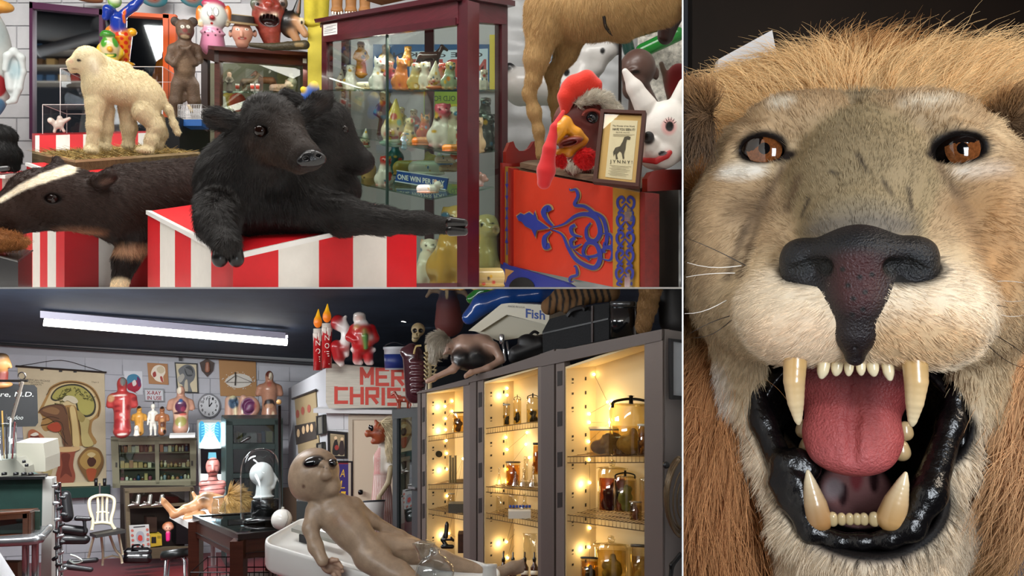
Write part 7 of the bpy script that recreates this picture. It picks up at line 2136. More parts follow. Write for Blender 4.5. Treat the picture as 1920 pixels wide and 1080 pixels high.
t = thing('instrument_column', W(112,1080,5.4), 'vertical column of chrome clamps and black instrument knobs', 'instrument')
for u in (104,112): MB().tube([W(u, 905,5.4), W(u + 4,1100,5.4)],.01, 'a8a8a8', 6).build('rod', M('a4a6a8', .2, metal=.9), t, smooth=True)
random.seed(9)
for i in range(16):
    v = 912 + i * 10.5; u = 100 + (i * 7) % 18
    S = Sculpt(u, v, 5.38, k=2, col='1a1c1e' if i % 3 else 'a8aaac', h=1.2); S.c((u, v, 0),(u + random.uniform(4,9), v + random.uniform(-3,3),-3), random.uniform(3,5.5), random.uniform(2.5,4)); S.build('knob' if i % 3 else 'clamp', M(None, .25, metal=.0 if i % 3 else .8), t)
t = thing('white_machine', W(35,893,5.9), 'beige medical machine with black dials on the green box', 'machine')
P6 = Plane((0,870,5.8),(55,870,5.8),(0,890,5.8))
panel('lower_body', P6,[(-20,862),(38,858),(54,874),(56,888),(-20,892)],-.2,.05, None, t, M('9a988c', .4)); panel('upper_body', P6,[(18,833),(72,834),(76,862),(76,888),(50,888),(22,862)],-.25,-.06, None, t, M('9f9c8e', .45))
for u in (8,30,45,58): lathe('dial', Fr(u, 887,5.7), u, [(5,891),(5,886),(.1,885)], M('121214', .3), t, n=12)
for u, v in ((45,865),(50,872)): lathe('knob', Fr(u, v, 5.7), u, [(3.4, v + 3),(3.4, v - 2),(.1, v - 3)], M('141416', .3), t, n=10)
ball('dome', Fr(56,834,5.9),56,836,10, M('cfcdc4', .3), t, n=10)
t = thing('glass_cylinder', W(14,862,5.7), 'clear glass cylinder holding rods at the left edge', 'jar')
f = Fr(14,830,5.7); lathe('glass', f, 14,[(16,862),(16,796),(17,793)], glass('e8eeee', .1), t, n=20)
for i in range(4): MB().tube([f.p(8 + i * 5,860,0), f.p(4 + i * 8,770 + i * 7,0)],.006,('8a6a2c', '1a1a1a', 'c8c8c4', '6a1c1c')[i],5).build('rod', M(('8a6a2c', '1a1a1a', 'c8c8c4', '6a1c1c')[i],.4), t)
S = Sculpt(8,1060,4.4, k=5, col='c4c6c8', h=2); S.c((-10,1040,0),(10,1100,0),10,24); S.build('white_bag', M(None, .6), label='white cloth corner at the bottom left of the laboratory', cat='cloth')

# --- MERRY CHRISTMAS sign
PM = Plane((612,720,6.3),(770,720,6.2),(612,760,6.3))
t = thing('christmas_sign', PM.p(690,770), 'white wooden sign with red block letters merry christmas', 'sign')
panel('board', PM, [(611,681),(800,697),(800,763),(617,766),(611,754)],-.04,0, None, t, M('b4aea0', .7, kind='wood', mottle=.2, ms=5))
def block(ch, x, y, w, h, sw):
    """block capital built from strokes, (x, y) top left"""
    T, V_ = [], lambda a, b, c, d: T.append([(x + a * w, y + b * h),(x + c * w, y + d * h)])
    st = {'M': [(0,1,0,0),(0,0,.5,.6),(.5,.6,1,0),(1,0,1,1)], 'E': [(0,0,0,1),(0,0,1,0),(0,.5,.8,.5),(0,1,1,1)], 'R': [(0,1,0,0),(0,0,1,0),(1,0,1,.5),(1,.5,0,.5),(.45,.5,1,1)], 'C': [(1,.06,0,.06),(0,0,0,1),(0,.97,1,.97)], 'H': [(0,0,0,1),(1,0,1,1),(0,.5,1,.5)], 'I': [(.5,0,.5,1)], 'S': [(1,0,0,0),(0,0,0,.5),(0,.5,1,.5),(1,.5,1,1),(1,1,0,1)], 'T': [(0,0,1,0),(.5,0,.5,1)]}[ch]
    for q in st: V_(*q)
    return T
for row, (x0, y0, h_, w_, gap, sl) in (('MERR', (678,691,28,20,9.2,.06)),('CHRIST', (630,727,28,20,9.0,.03))):
    x = x0
    for c_ in row:
        ww = w_ if c_ != 'I' else 3
        pr = Print(PM, .001,.0002)
        for s_ in block(c_, x, y0 + (x - x0) * sl, ww, h_, 6):
            (a0, b0),(a1, b1) = s_
            L_ = math.hypot(a1 - a0, b1 - b0); ex = 2.6 if (a0 == a1 or abs(b0 - b1) < 1) else 0
            dx, dy = (a1 - a0) / L_ * ex, (b1 - b0) / L_ * ex
            pr.line('b23a2c', [(a0 - dx, b0 - dy),(a1 + dx, b1 + dy)],6.4)
        pr.build('letter', t)
        x += ww + gap
# candles and santas
for i, (u, v0, v1, w_, d) in enumerate(((596,580,694,8.5,6.2),(613,570,690,9.5,6.12))):
    f = Fr(u, 640, d)
    t = thing('noel_candle', f.p(u, v1),('shorter', 'taller')[i] + ' red plastic noel candle with an orange flame', 'candle')
    top = v0 + 36
    wx = lathe('wax', f, u, [(w_, v1),(w_, top + 16),(w_ * 1.02, top + 14),(w_ * .98, top),(.1, top)], M(None, .3, coat=.3), t, n=18, cols=['a3181c', 'b01a1e', 'd8cfc4', 'd8cfc4', 'd8cfc4'])
    S = Sculpt(u, v0 + 20, d, k=3, col='d9701c', h=1); S.e((u, v0 + 24,0),(8,11,8)); S.c((u, v0 + 18,0),(u + 1, v0,0),6,1, col='e0a81c'); S.build('flame', M(None, .35, emit=.35), t)
    pq = Plane((u, 640, d - w_ * d / F * 1.05),(u + 10,640, d - w_ * d / F * 1.05),(u, 660, d - w_ * d / F * 1.05))
    for j, c_ in enumerate('NOEL'): Print(pq, .002).text('d9cfc2', c_, u - 4, top + 32 + j * 15,10,8.5).build('letter', wx)
    for a in range(6):
        S = Sculpt(u, top + 16, d, k=1, col='d8cfc4', h=.9); x_ = u + w_ * .85 * math.cos(a * 1.05 + .2); z_ = -w_ * .85 * abs(math.sin(a * 1.05 + .2)); S.c((x_, top + 10, z_),(x_, top + 16 + (a * 5) % 9, z_),2.4,1.7); S.build('drip', LK, wx)
t = thing('santa_profile', W(637,684,6.12), 'plastic santa seen from the side with a long white beard', 'santa figure')
S = Sculpt(637,635,6.12, k=4, col='a3191e', h=1.1)
S.c((632,650,0),(636,668,0),13,12); S.e((634,605,2),(14,15,12)); S.e((640,612,-3),(10,11,9), col='d6cfc8'); S.ch([(646,600,-4),(648,615,-5),(648,640,-5),(650,665,-4)],[4,8,9,5], col='dcd8d2'); S.e((646,652,-9),(8,7,5)); S.c((636,676,0),(640,682,0),7,6, col='d9d4cc'); S.e((648,594,-2),(3,3,3), col='dcd8d2')
S.build('figure', M(None, .3, coat=.3), t, soft=1.5)
t = thing('santa_figure', W(680,684,6.05), 'plastic santa claus holding a green bottle shaped toy', 'santa figure')
S = Sculpt(680,635,6.05, k=4, col='b01a1e', h=1.1)
S.c((680,626,0),(680,644,0),22,21); S.e((674,598,0),(12,12,11), col='d8d2ca'); S.e((674,590,-1),(11,5,10), col='c8c0b8'); S.e((674,597,-9),(6,5,4), col='d3a08c'); S.e((678,608,-5),(13,11,9), col='dcd8d2'); S.ch([(664,616,0),(656,632,-4),(666,638,-14)],[9,8,6]); S.ch([(696,616,0),(702,634,-2),(692,644,-14)],[9,9,7]); S.e((690,634,-12),(9,9,6), col='d8d2ca')
S.c((662,655,-2),(700,656,-2),5,5, col='dcd8d2', k=1); S.c((664,640,-14),(676,642,-16),3,3, col='1a1414', op='p', k=1); S.c((671,660,0),(670,675,0),10,9); S.c((690,660,0),(691,675,0),10,9); S.c((668,679,-2),(676,680,-3),5,5, col='dcd8d2', k=1); S.c((690,680,-2),(696,680,-3),5,5, col='dcd8d2', k=1); S.c((684,630,-19),(686,652,-19),6,3.5, col='3f8c44', k=1); S.c((683,620,-18),(684,628,-18),4,5, col='8a9a5a', k=1); S.e((670,614,-12),(6,5,5), col='c8a26c')
S.build('figure', M(None, .28, coat=.4), t, soft=1.5)
t = thing('paint_bucket', W(742,693,6.1), 'white plastic pail with a blue label above the sign', 'bucket')
f = Fr(742,672,6.1); pl_ = lathe('pail', f, 742,[(20,693),(22,656),(23.5,655),(23.5,650),(.1,650)], M('b9bcc0', .35), t, n=22)
lathe('label_band', f, 742,[(20.6,690),(22,664)], M('1c2c6a', .4), pl_, n=22); MB().tube([f.p(*q) for q in open_spline([(722,655,-8),(722,648,-10),(740,642,-20),(764,650,-6)],4)],.004, '4a4c50', 5).build('handle', M('4a4c50', .4, metal=.6), t)

# --- hanging chart on the closet side, small frames, ALI sign
t = thing('hanging_chart', PL_.p(575,860), 'old biology chart hanging on the closet side wall', 'wall chart')
panel('sheet', PL_, [(554,746),(594,733),(601,845),(561,850)],.004,.012, None, t, M('7c6c4e', .8)); MB().tube([PL_.p(551,748,.02), PL_.p(597,731,.02)],.012, '1a1614', 6).build('rod', M('1a1614', .5), t)
pr = Print(PL_, .013,.001)
for (u, v) in ((560,776),(570,770),(582,766)): pr.poly('7a3a2c', ell(u, v, 3.4,8,10))
pr.poly('241c16', [(555,798),(594,790),(597,822),(558,834)]); 
for (u, v) in ((562,812),(572,806),(580,803),(588,802)): pr.poly('a48a68', ell(u, v, 3,8,9))
pr.build('printing', t, .8)
for i, (poly, lab) in enumerate((([(599,780),(612,777),(613,813),(600,816)], 'upper small black framed photo beside the hanging chart'),([(599,831),(611,828),(612,852),(600,855)], 'lower small black framed photo beside the hanging chart'))):
    picture(poly, '0e0e10', '5a5850', lab, lambda p: None, border=2, pl_=PL_)
def m9(p): p.poly('8a7a5c', rect(622,814,650,852)); p.poly('1c1614', [(626,850),(628,830),(634,822),(638,850)],3); p.poly('2a1c1a', [(638,850),(640,828),(646,826),(648,850)],3); p.poly('cfb28c', ell(632,820,3,3.4,9)); p.poly('cfb28c', ell(644,822,3,3.2,9)); p.poly('8a2c24', ell(634,838,4,5,8))
picture([(617,807),(653,810),(653,858),(618,857)], '121214', 'a89a7c', 'black framed picture of a costumed couple beside the door', m9, border=4, pl_=PD)
def m10(p):
    p.poly('2c1c60', rect(632,868,658,945)); p.poly('7a1a24', [(629,866),(660,866),(660,869),(632,869),(632,945),(629,945)])
    for c_, v in (('A', 893),('L', 914),('I', 934)): p.text('c8a02c', c_, 640, v, 15,9, skew=.15)
picture([(626,863),(664,863),(664,950),(626,950)], '100e14', '1a1230', 'purple poster with vertical yellow letters behind the alien head', m10, border=3, pl_=PD)
panel('power_strip', PL_, [(543,918),(556,912),(556,985),(543,990)],0,.2, None, None, M('4a3a2a', .6), label='brown wooden panel leaning behind the black pole', cat='panel')
MB().tube([PL_.p(*q) for q in ((531,805,.02),(536,830,.02),(536,905,.02))],.008, '101012', 5).build('power_cable', M('101012', .6), label='black power cord hanging down the closet side wall', cat='cord')

# --- pig-masked mannequin in a striped dress
t = thing('pig_mannequin', W(715,1000,5.95), 'mannequin with a pig mask, blond hair and striped pinafore dress', 'mannequin')
S = Sculpt(715,890,5.95, k=5, col='b4aca0', h=1.3)
S.c((722,838,2),(718,860,2),12,17); S.c((718,860,2),(716,888,2),18,14); S.c((728,850,-6),(732,876,-10),10,10, col='b9b2a8'); S.e((722,832,0),(14,6,10), col='bab4aa')
S.c((715,892,2),(718,985,4),15,26, col='9a6a64')
for i in range(12): S.c((699 + i * 3.0,892,-14),(690 + i * 4.6,1005,-20),.8,1.0, col='c2b2aa', op='f', k=.6)
for i in range(5): S.c((703 + i * 2.4,840,-14),(702 + i * 2.4,888,-14),.8,.8, col='a86462', op='f', k=.5)
S.build('dress', M(None, .7), t, soft=1.5, label='red and white striped pinafore dress')
S = Sculpt(720,900,5.9, k=3, col='8a7a5c', h=1.2); S.ch([(733,878,-12),(728,905,-14),(712,930,-18)],[6,5,4]); S.e((710,934,-18),(5,6,4))
for i in range(4): S.c((708 + i * 1.5,936,-20 + i),(704 + i * 1.8,943,-20 + i),1.5,1.1)
S.c((712,934,-20),(716,942,-21),1.4,1.1); S.build('arm', M(None, .5), t)
S = Sculpt(710,810,5.95, k=4, col='8a4226', h=1.1); S.e((712,812,0),(16,19,14)); S.c((704,812,-4),(691,813,-6),8,6); S.e((688,813,-6),(4,6.5,5.5), col='9a5434'); S.c((708,826,-2),(700,828,-4),7,5); S.c((708,796,0),(704,789,0),5,2.5); S.c((718,796,4),(720,788,4),5,2.5); S.build('pig_mask', M(None, .4, mottle=.2, ms=30), t, label='brown pig mask')
S = Sculpt(696,802,5.86, k=2, col='08080a', h=.9); S.e((697,803,-14),(3.4,6,3)); S.e((693,801,-6),(2.4,5,3)); S.build('sunglasses', M(None, .1, coat=.6), t)
S = Sculpt(728,815,5.95, k=3, col='a89a7c', h=1.3); S.ch([(720,798,4),(730,812,2),(733,835,0),(732,850,0)],[10,10,8,5]); S.build('hair_cap', M(None, .6), t)
coat('hair', t, S, 3500,16,[(722,800,-8,.6,.8,0),(732,835,-8,.1,1,0)],.002, lift=.15, rnd=.25, gain=1.3, var=.25, mat=hair_mat(.4,.4))
t = thing('enamel_bucket', W(699,990,5.6), 'white enamel bucket with a dark rim in front of the striped dress', 'bucket')
f = Fr(699,962,5.6); lathe('pail', f, 699,[(19,990),(23,942),(24,940),(22,939),(19,960),(.1,962)], M('c9c9c6', .25, coat=.3), t, n=24); lathe('rim', f, 699,[(23.5,941.5),(24.5,940),(24.5,938.5),(22.5,938)], M('24282c', .3), t, n=24)
# toy horse on the glazed cabinet
fig('horse', 756,766,34,4.95,('8a3a2a', 'd6cfc4', '8a3a2a'), 'small red brown and white horse figurine on the glazed cabinet', -1)
panel('drawer_unit', Plane((560,960,5.2),(590,960,5.2),(560,990,5.2)), rect(556,940,600,1000),-.3,0, None, None, M('3a3e3e', .45), label='small grey drawer unit behind the alien shoulder', cat='drawer unit')
# ================================================================== laboratory: on top of and inside the cabinets
def kd(u, off=0.0): return PK.dep(u, 800) + off
# --- mannequin woman lying on top
t = thing('reclining_mannequin', W(880,705,4.0), 'female mannequin in a black top crawling along the cabinet tops', 'mannequin')
SK = '957868'
S = Sculpt(880,665,4.0, k=6, col=SK, h=1.6)
S.c((838,652,-6),(850,648,-2),13,11); S.c((850,644,0),(868,650,2),9,12); S.c((870,648,4),(905,650,10),22,24); S.ch([(900,640,0),(925,650,-8),(940,672,-14)],[13,9,8]); S.ch([(940,675,-14),(915,690,-26),(885,698,-34)],[7,6,5]); S.ch([(872,668,-8),(850,692,-20),(815,708,-30)],[11,7,5]); S.c((866,672,-6),(892,684,0),21,16, col='0e0e10'); S.c((890,664,4),(925,688,10),26,18, col='0e0e10')
S.ch([(860,640,-10),(870,664,-18),(862,690,-16)],[3,4,4], col='0c0c0e', op='p', k=2); S.e((880,676,-14),(30,15,60), col='0e0e10', op='p', k=4)
for i in range(4): S.c((815 - i, 708 + i * 1.5,-32),(803 - i, 711 + i * 2,-36),2,1.3); S.c((882,696 + i * 2,-36 + i),(873,702 + i * 2,-40 + i),1.8,1.2)
S.c((836,660,-16),(832,664,-17),2,2); S.e((842,654,-17),(3,1.2,2), col='2a1c18', op='p', k=1); S.c((834,668,-14),(840,667,-15),1.4,1.4, col='6a2a2a', op='p', k=1)
S.build('body', M(None, .35, coat=.15), t)
Hh = Sculpt(825,645,4.0, k=5, col='8a8274', h=1.5); Hh.e((826,644,-4),(19,20,16)); Hh.c((820,640,-4),(815,664,-6),14,9); Hh.build('hair_cap', M(None, .6), t)
coat('hair', t, Hh, 4000,14,[(830,628,-14,-.6,.4,0),(815,650,-16,-.1,1,0),(836,650,-18,.3,1,0)],.0012, lift=.15, rnd=.25, gain=1.25, var=.3, mat=hair_mat(.35,.5))
# --- skeleton with maroon coat at the corner
t = thing('skeleton', W(785,715,4.6), 'human skeleton with a grinning skull above the cabinet corner', 'skeleton')
BN = '8a7a58'
S = Sculpt(788,635,4.6, k=3, col=BN, h=1.1); S.e((784,618,0),(13,13,13)); S.c((780,630,-6),(778,636,-6),8,6); S.e((778,620,-12),(4,4,5), op='-', k=1.5); S.e((789,620,-11),(4,4,5), op='-', k=1.5); S.e((783,627,-13),(2,3,4), op='-', k=1); S.c((774,634,-12),(787,634,-12),1.2,1.2, col='2a2018', op='p', k=1)
S.e((778,620,-8),(5,5,6), col='17110c', op='p', k=1); S.e((789,620,-7),(5,5,6), col='17110c', op='p', k=1); S.build('skull', M(None, .5), t)
S = Sculpt(805,690,4.5, k=1.5, col='9a8a66', h=1.1); S.ch([(800,650,4),(806,690,4),(806,730,4)],[4,4,4])
for i in range(7): S.ch([(806,660 + i * 8,6),(796,662 + i * 8,-6),(800,667 + i * 8,-14)],[1.6,1.6,1.4]); S.ch([(806,660 + i * 8,6),(818,662 + i * 8,-6),(814,667 + i * 8,-14)],[1.6,1.6,1.4])
S.build('ribcage', M(None, .5), t)
S = Sculpt(780,700,4.6, k=6, col='34161c', h=1.6); S.c((775,668,0),(776,740,0),20,16); S.c((760,660,0),(772,655,0),10,12); S.c((790,690,-6),(784,745,-6),14,10)
for i in range(6): S.e((784,680 + i * 11,-20),(14,4,6), col='401c22')
S.build('leather_coat', M(None, .22, coat=.5, bump=.3, bs=40), t, label='glossy maroon leather coat')
MB().tube([W(*q, 4.5) for q in open_spline([(776,664),(780,650),(790,648)],4)],.006, 'b49a6a', 5).build('fringe', M('a8925e', .6), t)
# --- puppet costume hanging at the ceiling
t = thing('hanging_puppet', W(840,615,5.2), 'marionette in a blue and red skirt hanging under the ceiling', 'puppet')
S = Sculpt(840,575,5.2, k=4, col='141a2c', h=1.5); S.clips = CLIP_LAB[1:]
S.c((840,545,0),(840,570,0),15,20); S.c((840,575,0),(842,605,0),22,27, col='52201c'); S.ch([(828,546,0),(808,545,0),(800,556,0)],[5,4,3], col='6a5a48'); S.ch([(852,546,0),(870,548,0),(880,560,0)],[5,4,3], col='6a5a48'); S.c((838,606,0),(840,622,0),6,5, col='5a4632'); S.c((838,545,-14),(838,565,-16),3,3, col='8a7a58', op='p', k=1)
S.build('body', M(None, .7), t)
MB().tube([W(838,560,5.15), W(838,542,5.15)],.003, '1a1a1a', 4).build('string', M('1a1a1a', .6), t)
# --- inflatable ring and white boat hull
def torus(name, c, R, r, nrm, col, mat, **kw):
    c = np.array(c); n = np.array(nrm, float); n /= np.linalg.norm(n)
    a = np.cross(n, (0.1,0.2,1)); a /= np.linalg.norm(a); b = np.cross(n, a)
    V_, F_ = [],[]
    for i in range(40):
        t_ = i / 40 * 2 * math.pi; e = a * math.cos(t_) + b * math.sin(t_)
        for j in range(14):
            s_ = j / 14 * 2 * math.pi
            p = c + e * (R + r * math.cos(s_)) + n * r * math.sin(s_); p[2] = min(p[2], CZ - SLAB - .001); p[0] = min(p[0], xpart(p[1]) - .002)
            V_.append(p)
    for i in range(40):
        for j in range(14): F_.append((i * 14 + j, ((i + 1) % 40) * 14 + j, ((i + 1) % 40) * 14 + (j + 1) % 14, i * 14 + (j + 1) % 14))
    return mesh(name, V_, F_, mat, smooth=True, **kw)
S = Sculpt(930,575,4.35, k=8, col='123c7c', h=2.2); S.clips = CLIP_LAB
S.ch([(880,595,0),(905,570,-4),(950,556,-6),(1010,550,-6),(1040,548,0)],[14,19,20,17,12]); S.build('blue_pool_tube', M(None, .2, coat=.5), label='glossy blue inflatable tube lying above the white boat', cat='inflatable')
S = Sculpt(910,550,4.5, k=6, col='1f6a26', h=2); S.clips = CLIP_LAB; S.ch([(884,560,8),(905,546,6),(950,536,6),(1000,532,8)],[10,12,12,10]); S.build('green_pool_tube', M(None, .2, coat=.5), label='green inflatable ring above the blue tube', cat='inflatable')
PBo = Plane((885,600,4.25),(1030,590,4.0),(885,630,4.25))
t = thing('toy_boat', PBo.p(950,628), 'white plastic toy boat hull with blue lettering on the cabinets', 'toy boat')
panel('hull', PBo, [(878,620),(940,570),(955,568),(1030,572),(1030,612),(1015,606),(950,590),(900,622)],-.2,0, None, t, M('a39c86', .35)); panel('lower_hull', PBo, [(886,622),(948,592),(1018,608),(1018,626),(930,640)],-.3,-.03, None, t, M('8a846f', .4))
Print(PBo, .001).text('1c3c80', 'Fish', 986,595,17,36, bold=.02, slope=.12).text('3a3c40', 'MADE IN U.S.A.', 953,576,3.6,32, slope=.06).build('lettering', t)
# --- black trunks, case, canister, fur
PT = Plane((1016,620,3.75),(1140,600,3.45),(1016,650,3.75))
t = thing('travel_chest', PT.p(1080,655), 'large black leather trunk on top of the near cabinet', 'trunk')
panel('body', PT, [(1017,622),(1030,598),(1060,590),(1110,572),(1142,568),(1142,636),(1018,662)],-.3,0, None, t, M('101113', .6, spec=.2, bump=.4, bs=90)); panel('strap', PT, [(1110,574),(1113,573),(1113,641),(1110,642)],0,.006, None, t, M('2e1c16', .5)); panel('seam', PT, [(1018,624),(1142,596),(1142,599),(1018,627)],0,.006, None, t, M('0c0d0e', .4))
MB().tube([PT.p(*q, .02) for q in open_spline([(1070,592),(1078,582),(1096,576),(1104,580)],4)],.012, '121314', 6).build('handle', M('121314', .4), t)
t = thing('black_case', W(985,675,3.85), 'small black violin shaped case beside the trunk', 'case')
S = Sculpt(985,650,3.85, k=5, col='0c0c0e', h=1.6); S.c((968,662,0),(1012,645,0),14,16); S.e((990,640,0),(20,14,14)); S.c((962,672,0),(1014,660,0),9,10); S.build('body', M(None, .5), t); MB().tube([W(*q, 3.75) for q in open_spline([(994,628),(1002,622),(1010,626)],4)],.008, '0c0c0e', 5).build('handle', M('0c0c0e', .4), t)
t = thing('chrome_stand', W(945,675,3.85), 'chrome instrument stand between the mannequin arm and the black case', 'stand')
for a, b in (((940,630),(948,676)),((950,640),(956,674))): MB().tube([W(*a, 3.85), W(*b, 3.85)],.006, 'a8aaac', 6).build('rod', M('a8aaac', .2, metal=.9), t, smooth=True)
f = Fr(941,632,3.85); lathe('cup', f, 941,[(4,645),(5,640),(5,630),(4,627),(.1,626)], M('b4b6b8', .15, metal=.9), t, n=12)
S = Sculpt(1080,560,3.7, k=8, col='6a4c2c', h=2.2); S.clips = CLIP_LAB
S.ch([(1030,575,0),(1060,556,4),(1100,550,6),(1145,548,8)],[16,22,20,18]); S.c((1060,580,-10),(1090,570,-10),8,8)
for i in range(10): S.ch([(1026 + i * 12.5,538,-20),(1032 + i * 12.5,560,-20),(1028 + i * 12.5,596,-20)],[3,2.6,1.6], col='120e0c', op='f', k=1.5)
S.clips = CLIP_LAB
o = S.build('tiger_skin', M(None, .8), label='tiger striped fur draped over the black trunk', cat='fur')
t = thing('black_canister', W(1168,632,3.35), 'shiny black canister with a steel rim on the near cabinet', 'canister')
f = Fr(1168,600,3.35); lathe('drum', f, 1168,[(24,632),(24,572),(.1,572)], M('0d0e10', .12, coat=.6), t, n=24); lathe('rim', f, 1168,[(24.6,576),(25,567),(23.5,565),(.1,566)], M('5a5c5e', .2, metal=.8), t, n=24)
S = Sculpt(1212,580,3.3, k=6, col='7a5c38', h=2); S.clips = CLIP_LAB; S.ch([(1222,535,0),(1214,575,0),(1206,612,-4)],[20,17,14]); o = thing('furry_limb', W(1210,618,3.3), 'tan furry animal leg standing on the near cabinet', 'taxidermy leg'); S.build('leg', M(None, .8), o); coat('fur', o, S, 5000,5,[(1215,575,-20,-.1,1,0)],.0006, gain=1.2, var=.3, clips=CLIP_LAB)
S = Sculpt(1262,580,3.4, k=8, col='100f10', h=2.2); S.clips = CLIP_LAB; S.c((1262,545,0),(1270,600,0),30,34); S.build('black_cloak', M(None, .6, bump=.3, bs=30), label='black cloth bundle at the top right of the laboratory', cat='cloth')
# --- at the right edge: framed print and fan
PR_ = Plane((1252,700,2.965),(1279,700,2.985),(1252,760,2.965))
t = thing('framed_certificate', PR_.p(1266,760), 'framed white print on the end of the near cabinet', 'framed print')
panel('mat_board', PR_, [(1258,640),(1279.4,642),(1279.4,742),(1258,740)],0,.01, None, t, M('8e9296', .5))
for q in ([(1253,634),(1258,636),(1258,746),(1254,748)],[(1253,634),(1279.4,637),(1279.4,643),(1258,640)],[(1254,748),(1258,740),(1279.4,742),(1279.4,748)]): panel('frame_rail', PR_, q, 0,.02, None, t, M('0d0e10', .4))
t = thing('wall_fan', W(1266,1000,3.1), 'old round metal fan cage at the right edge', 'fan')
c0 = W(1285,932,2.9)
def ringc(R_, y, r, nm):
    pts = [c0 + np.array((R_ * .52 * math.cos(a), y + R_ * .4 * math.cos(a), R_ * math.sin(a))) for a in np.linspace(math.radians(60), math.radians(300),26)]
    pts = [p for p in pts if p[0] < xpart(p[1]) - .006]
    if len(pts) > 3: MB().tube(pts, r, '4a3c2a', 6).build(nm, M('5a4a34', .4, metal=.5), t, smooth=True)
for i, (R_, y, r) in enumerate(((.155,0,.006),(.148,.03,.01),(.14,.06,.012),(.12,-.02,.003),(.09,-.03,.003),(.06,-.035,.003))): ringc(R_, y, r, 'ring')
ball('hub_screw', Fr(1249,872,2.88),1249,872,7, M('151517', .4), t, n=8)
S = Sculpt(1264,1060,2.85, k=4, col='141516', h=1.8); S.clips = CLIP_LAB; S.ch([(1256,1100,0),(1260,1060,0),(1276,1040,0)],[4,5,5]); S.build('chair_edge', M(None, .25, metal=.5), label='black metal chair edge at the bottom right of the laboratory', cat='chair')

# --- specimens in the cabinets
AMB, CLR = glass('e8c070', .10), glass('eee6cc', .08)
LIQ = M('a8701c', .15, trans=.0, coat=.3)
def jar(u, v, w, h, d, label, liquid=None, spec=None, lid='9a9a8c', lidk='disc', level=.7, cat='specimen jar', content='specimen'):
    """glass jar: base centre (u, v), width w, height h pixels; liquid colour; specimen colour."""
    f = Fr(u, v - h / 2, d)
    t = thing('specimen_jar', f.p(u, v), label, cat)
    if liquid:
        lathe('liquid', f, u, [(.1, v - 1.5),(w * .44, v - 1.5),(w * .45, v - h * level),(.1, v - h * level)], glass(tuple(c_ ** .42 for c_ in lin(liquid)),.02,.1), t, n=18)
    if spec:
        S = Sculpt(u, v - h * .35, d, k=w * .1, col=spec, h=max(w / 26,.8))
        random.seed(int(u * 7 + v))
        for i in range(7): S.e((u + random.uniform(-.2,.2) * w, v - h * random.uniform(.12, level * .75), random.uniform(-.15,.15) * w),(w * random.uniform(.1,.22), h * random.uniform(.08,.16), w * .16), rot=(0, random.uniform(-60,60),0))
        S.c((u, v - h * .12,0),(u + w * .05, v - h * level * .8,0), w * .16, w * .1); S.build(content, M(None, .5, mottle=.25, ms=60, bump=.3, bs=100), t)
    lathe('glass', f, u, [(w * .48, v),(w * .5, v - h * .04),(w * .5, v - h * .86),(w * .46, v - h * .92),(w * .46, v - h * .95)], CLR, t, n=22)
    if lidk == 'disc': lathe('lid', f, u, [(w * .5, v - h * .93),(w * .52, v - h * .96),(w * .5, v - h),(.1, v - h)], M(lid, .3), t, n=22)
    elif lidk == 'glass':
        ld = lathe('lid', f, u, [(w * .55, v - h * .92),(w * .55, v - h * .95),(w * .2, v - h * .98),(w * .08, v - h)], glass('f0ecd8', .15), t, n=22)
        ball('lid_knob', f, u, v - h * 1.06, w * .12, glass('f4f0e0', .2), ld, n=10)
    elif lidk == 'clamp':
        lathe('lid', f, u, [(w * .5, v - h * .93),(w * .5, v - h * .96),(.1, v - h * .97)], glass('f0ecd8', .15), t, n=22)
        MB().tube([f.p(*q) for q in open_spline([(u - w * .42, v - h * .9,-w * .3),(u - w * .38, v - h * 1.0,-w * .2),(u, v - h * 1.05,0),(u + w * .38, v - h * 1.0,-w * .2),(u + w * .42, v - h * .9,-w * .3)],4)], w * .035 * f.k, '1c1812', 6).build('clamp', M('1c1812', .4, metal=.4), t)
        lathe('clamp_screw', f, u, [(w * .05, v - h * .95),(w * .05, v - h * 1.1),(w * .1, v - h * 1.1),(.1, v - h * 1.12)], M('1c1812', .4), t, n=8)
    return t
def flask(u, v, w, h, d, label, tint='f4f0e0', kind='cone'):
    f = Fr(u, v - h / 2, d); t = thing('laboratory_flask', f.p(u, v), label, 'flask')
    pr_ = [(w * .5, v),(w * .48, v - h * .06),(w * .12, v - h * .62),(w * .12, v - h * .95),(w * .17, v - h)] if kind == 'cone' else ([(w * .3, v),(w * .5, v - h * .12),(w * .5, v - h * .34),(w * .14, v - h * .55),(w * .13, v - h * .95),(w * .18, v - h)] if kind == 'round' else [(w * .5, v),(w * .5, v - h * .9),(w * .55, v - h)])
    lathe('glass', f, u, pr_, glass(tint, .16), t, n=18)
    return t
d1 = kd(1140,.1)
jar(1183,855,82,102, kd(1183,.12), 'large clamped glass jar of pale tentacled specimen high in the near cabinet', 'e8d8a0', '9a7c4c', lidk='clamp', level=.55)
jar(1206,853,22,58, kd(1206,.02), 'narrow labelled specimen jar at the right of the near cabinet top shelf', 'd8b060', '8a6428', lid='b4b2a4')
t = thing('brain_tank', W(1137,855, kd(1137,.04)), 'square glass tank with a brown wrinkled brain specimen', 'specimen jar')
S = Sculpt(1140,832, kd(1140,.06), k=4, col='7a6444', h=1.3); S.e((1148,832,0),(24,22,16)); S.e((1125,838,0),(18,14,14), col='5c4022')
random.seed(2)
for i in range(16): S.ch([(1130 + random.random() * 36,815 + random.random() * 34,-10),(1130 + random.random() * 36,815 + random.random() * 34,-12)],[3.4,3.4], col=random.choice(['8a7452', '7a6444', '6a5234']))
S.build('brain', M(None, .45, bump=.4, bs=60), t)
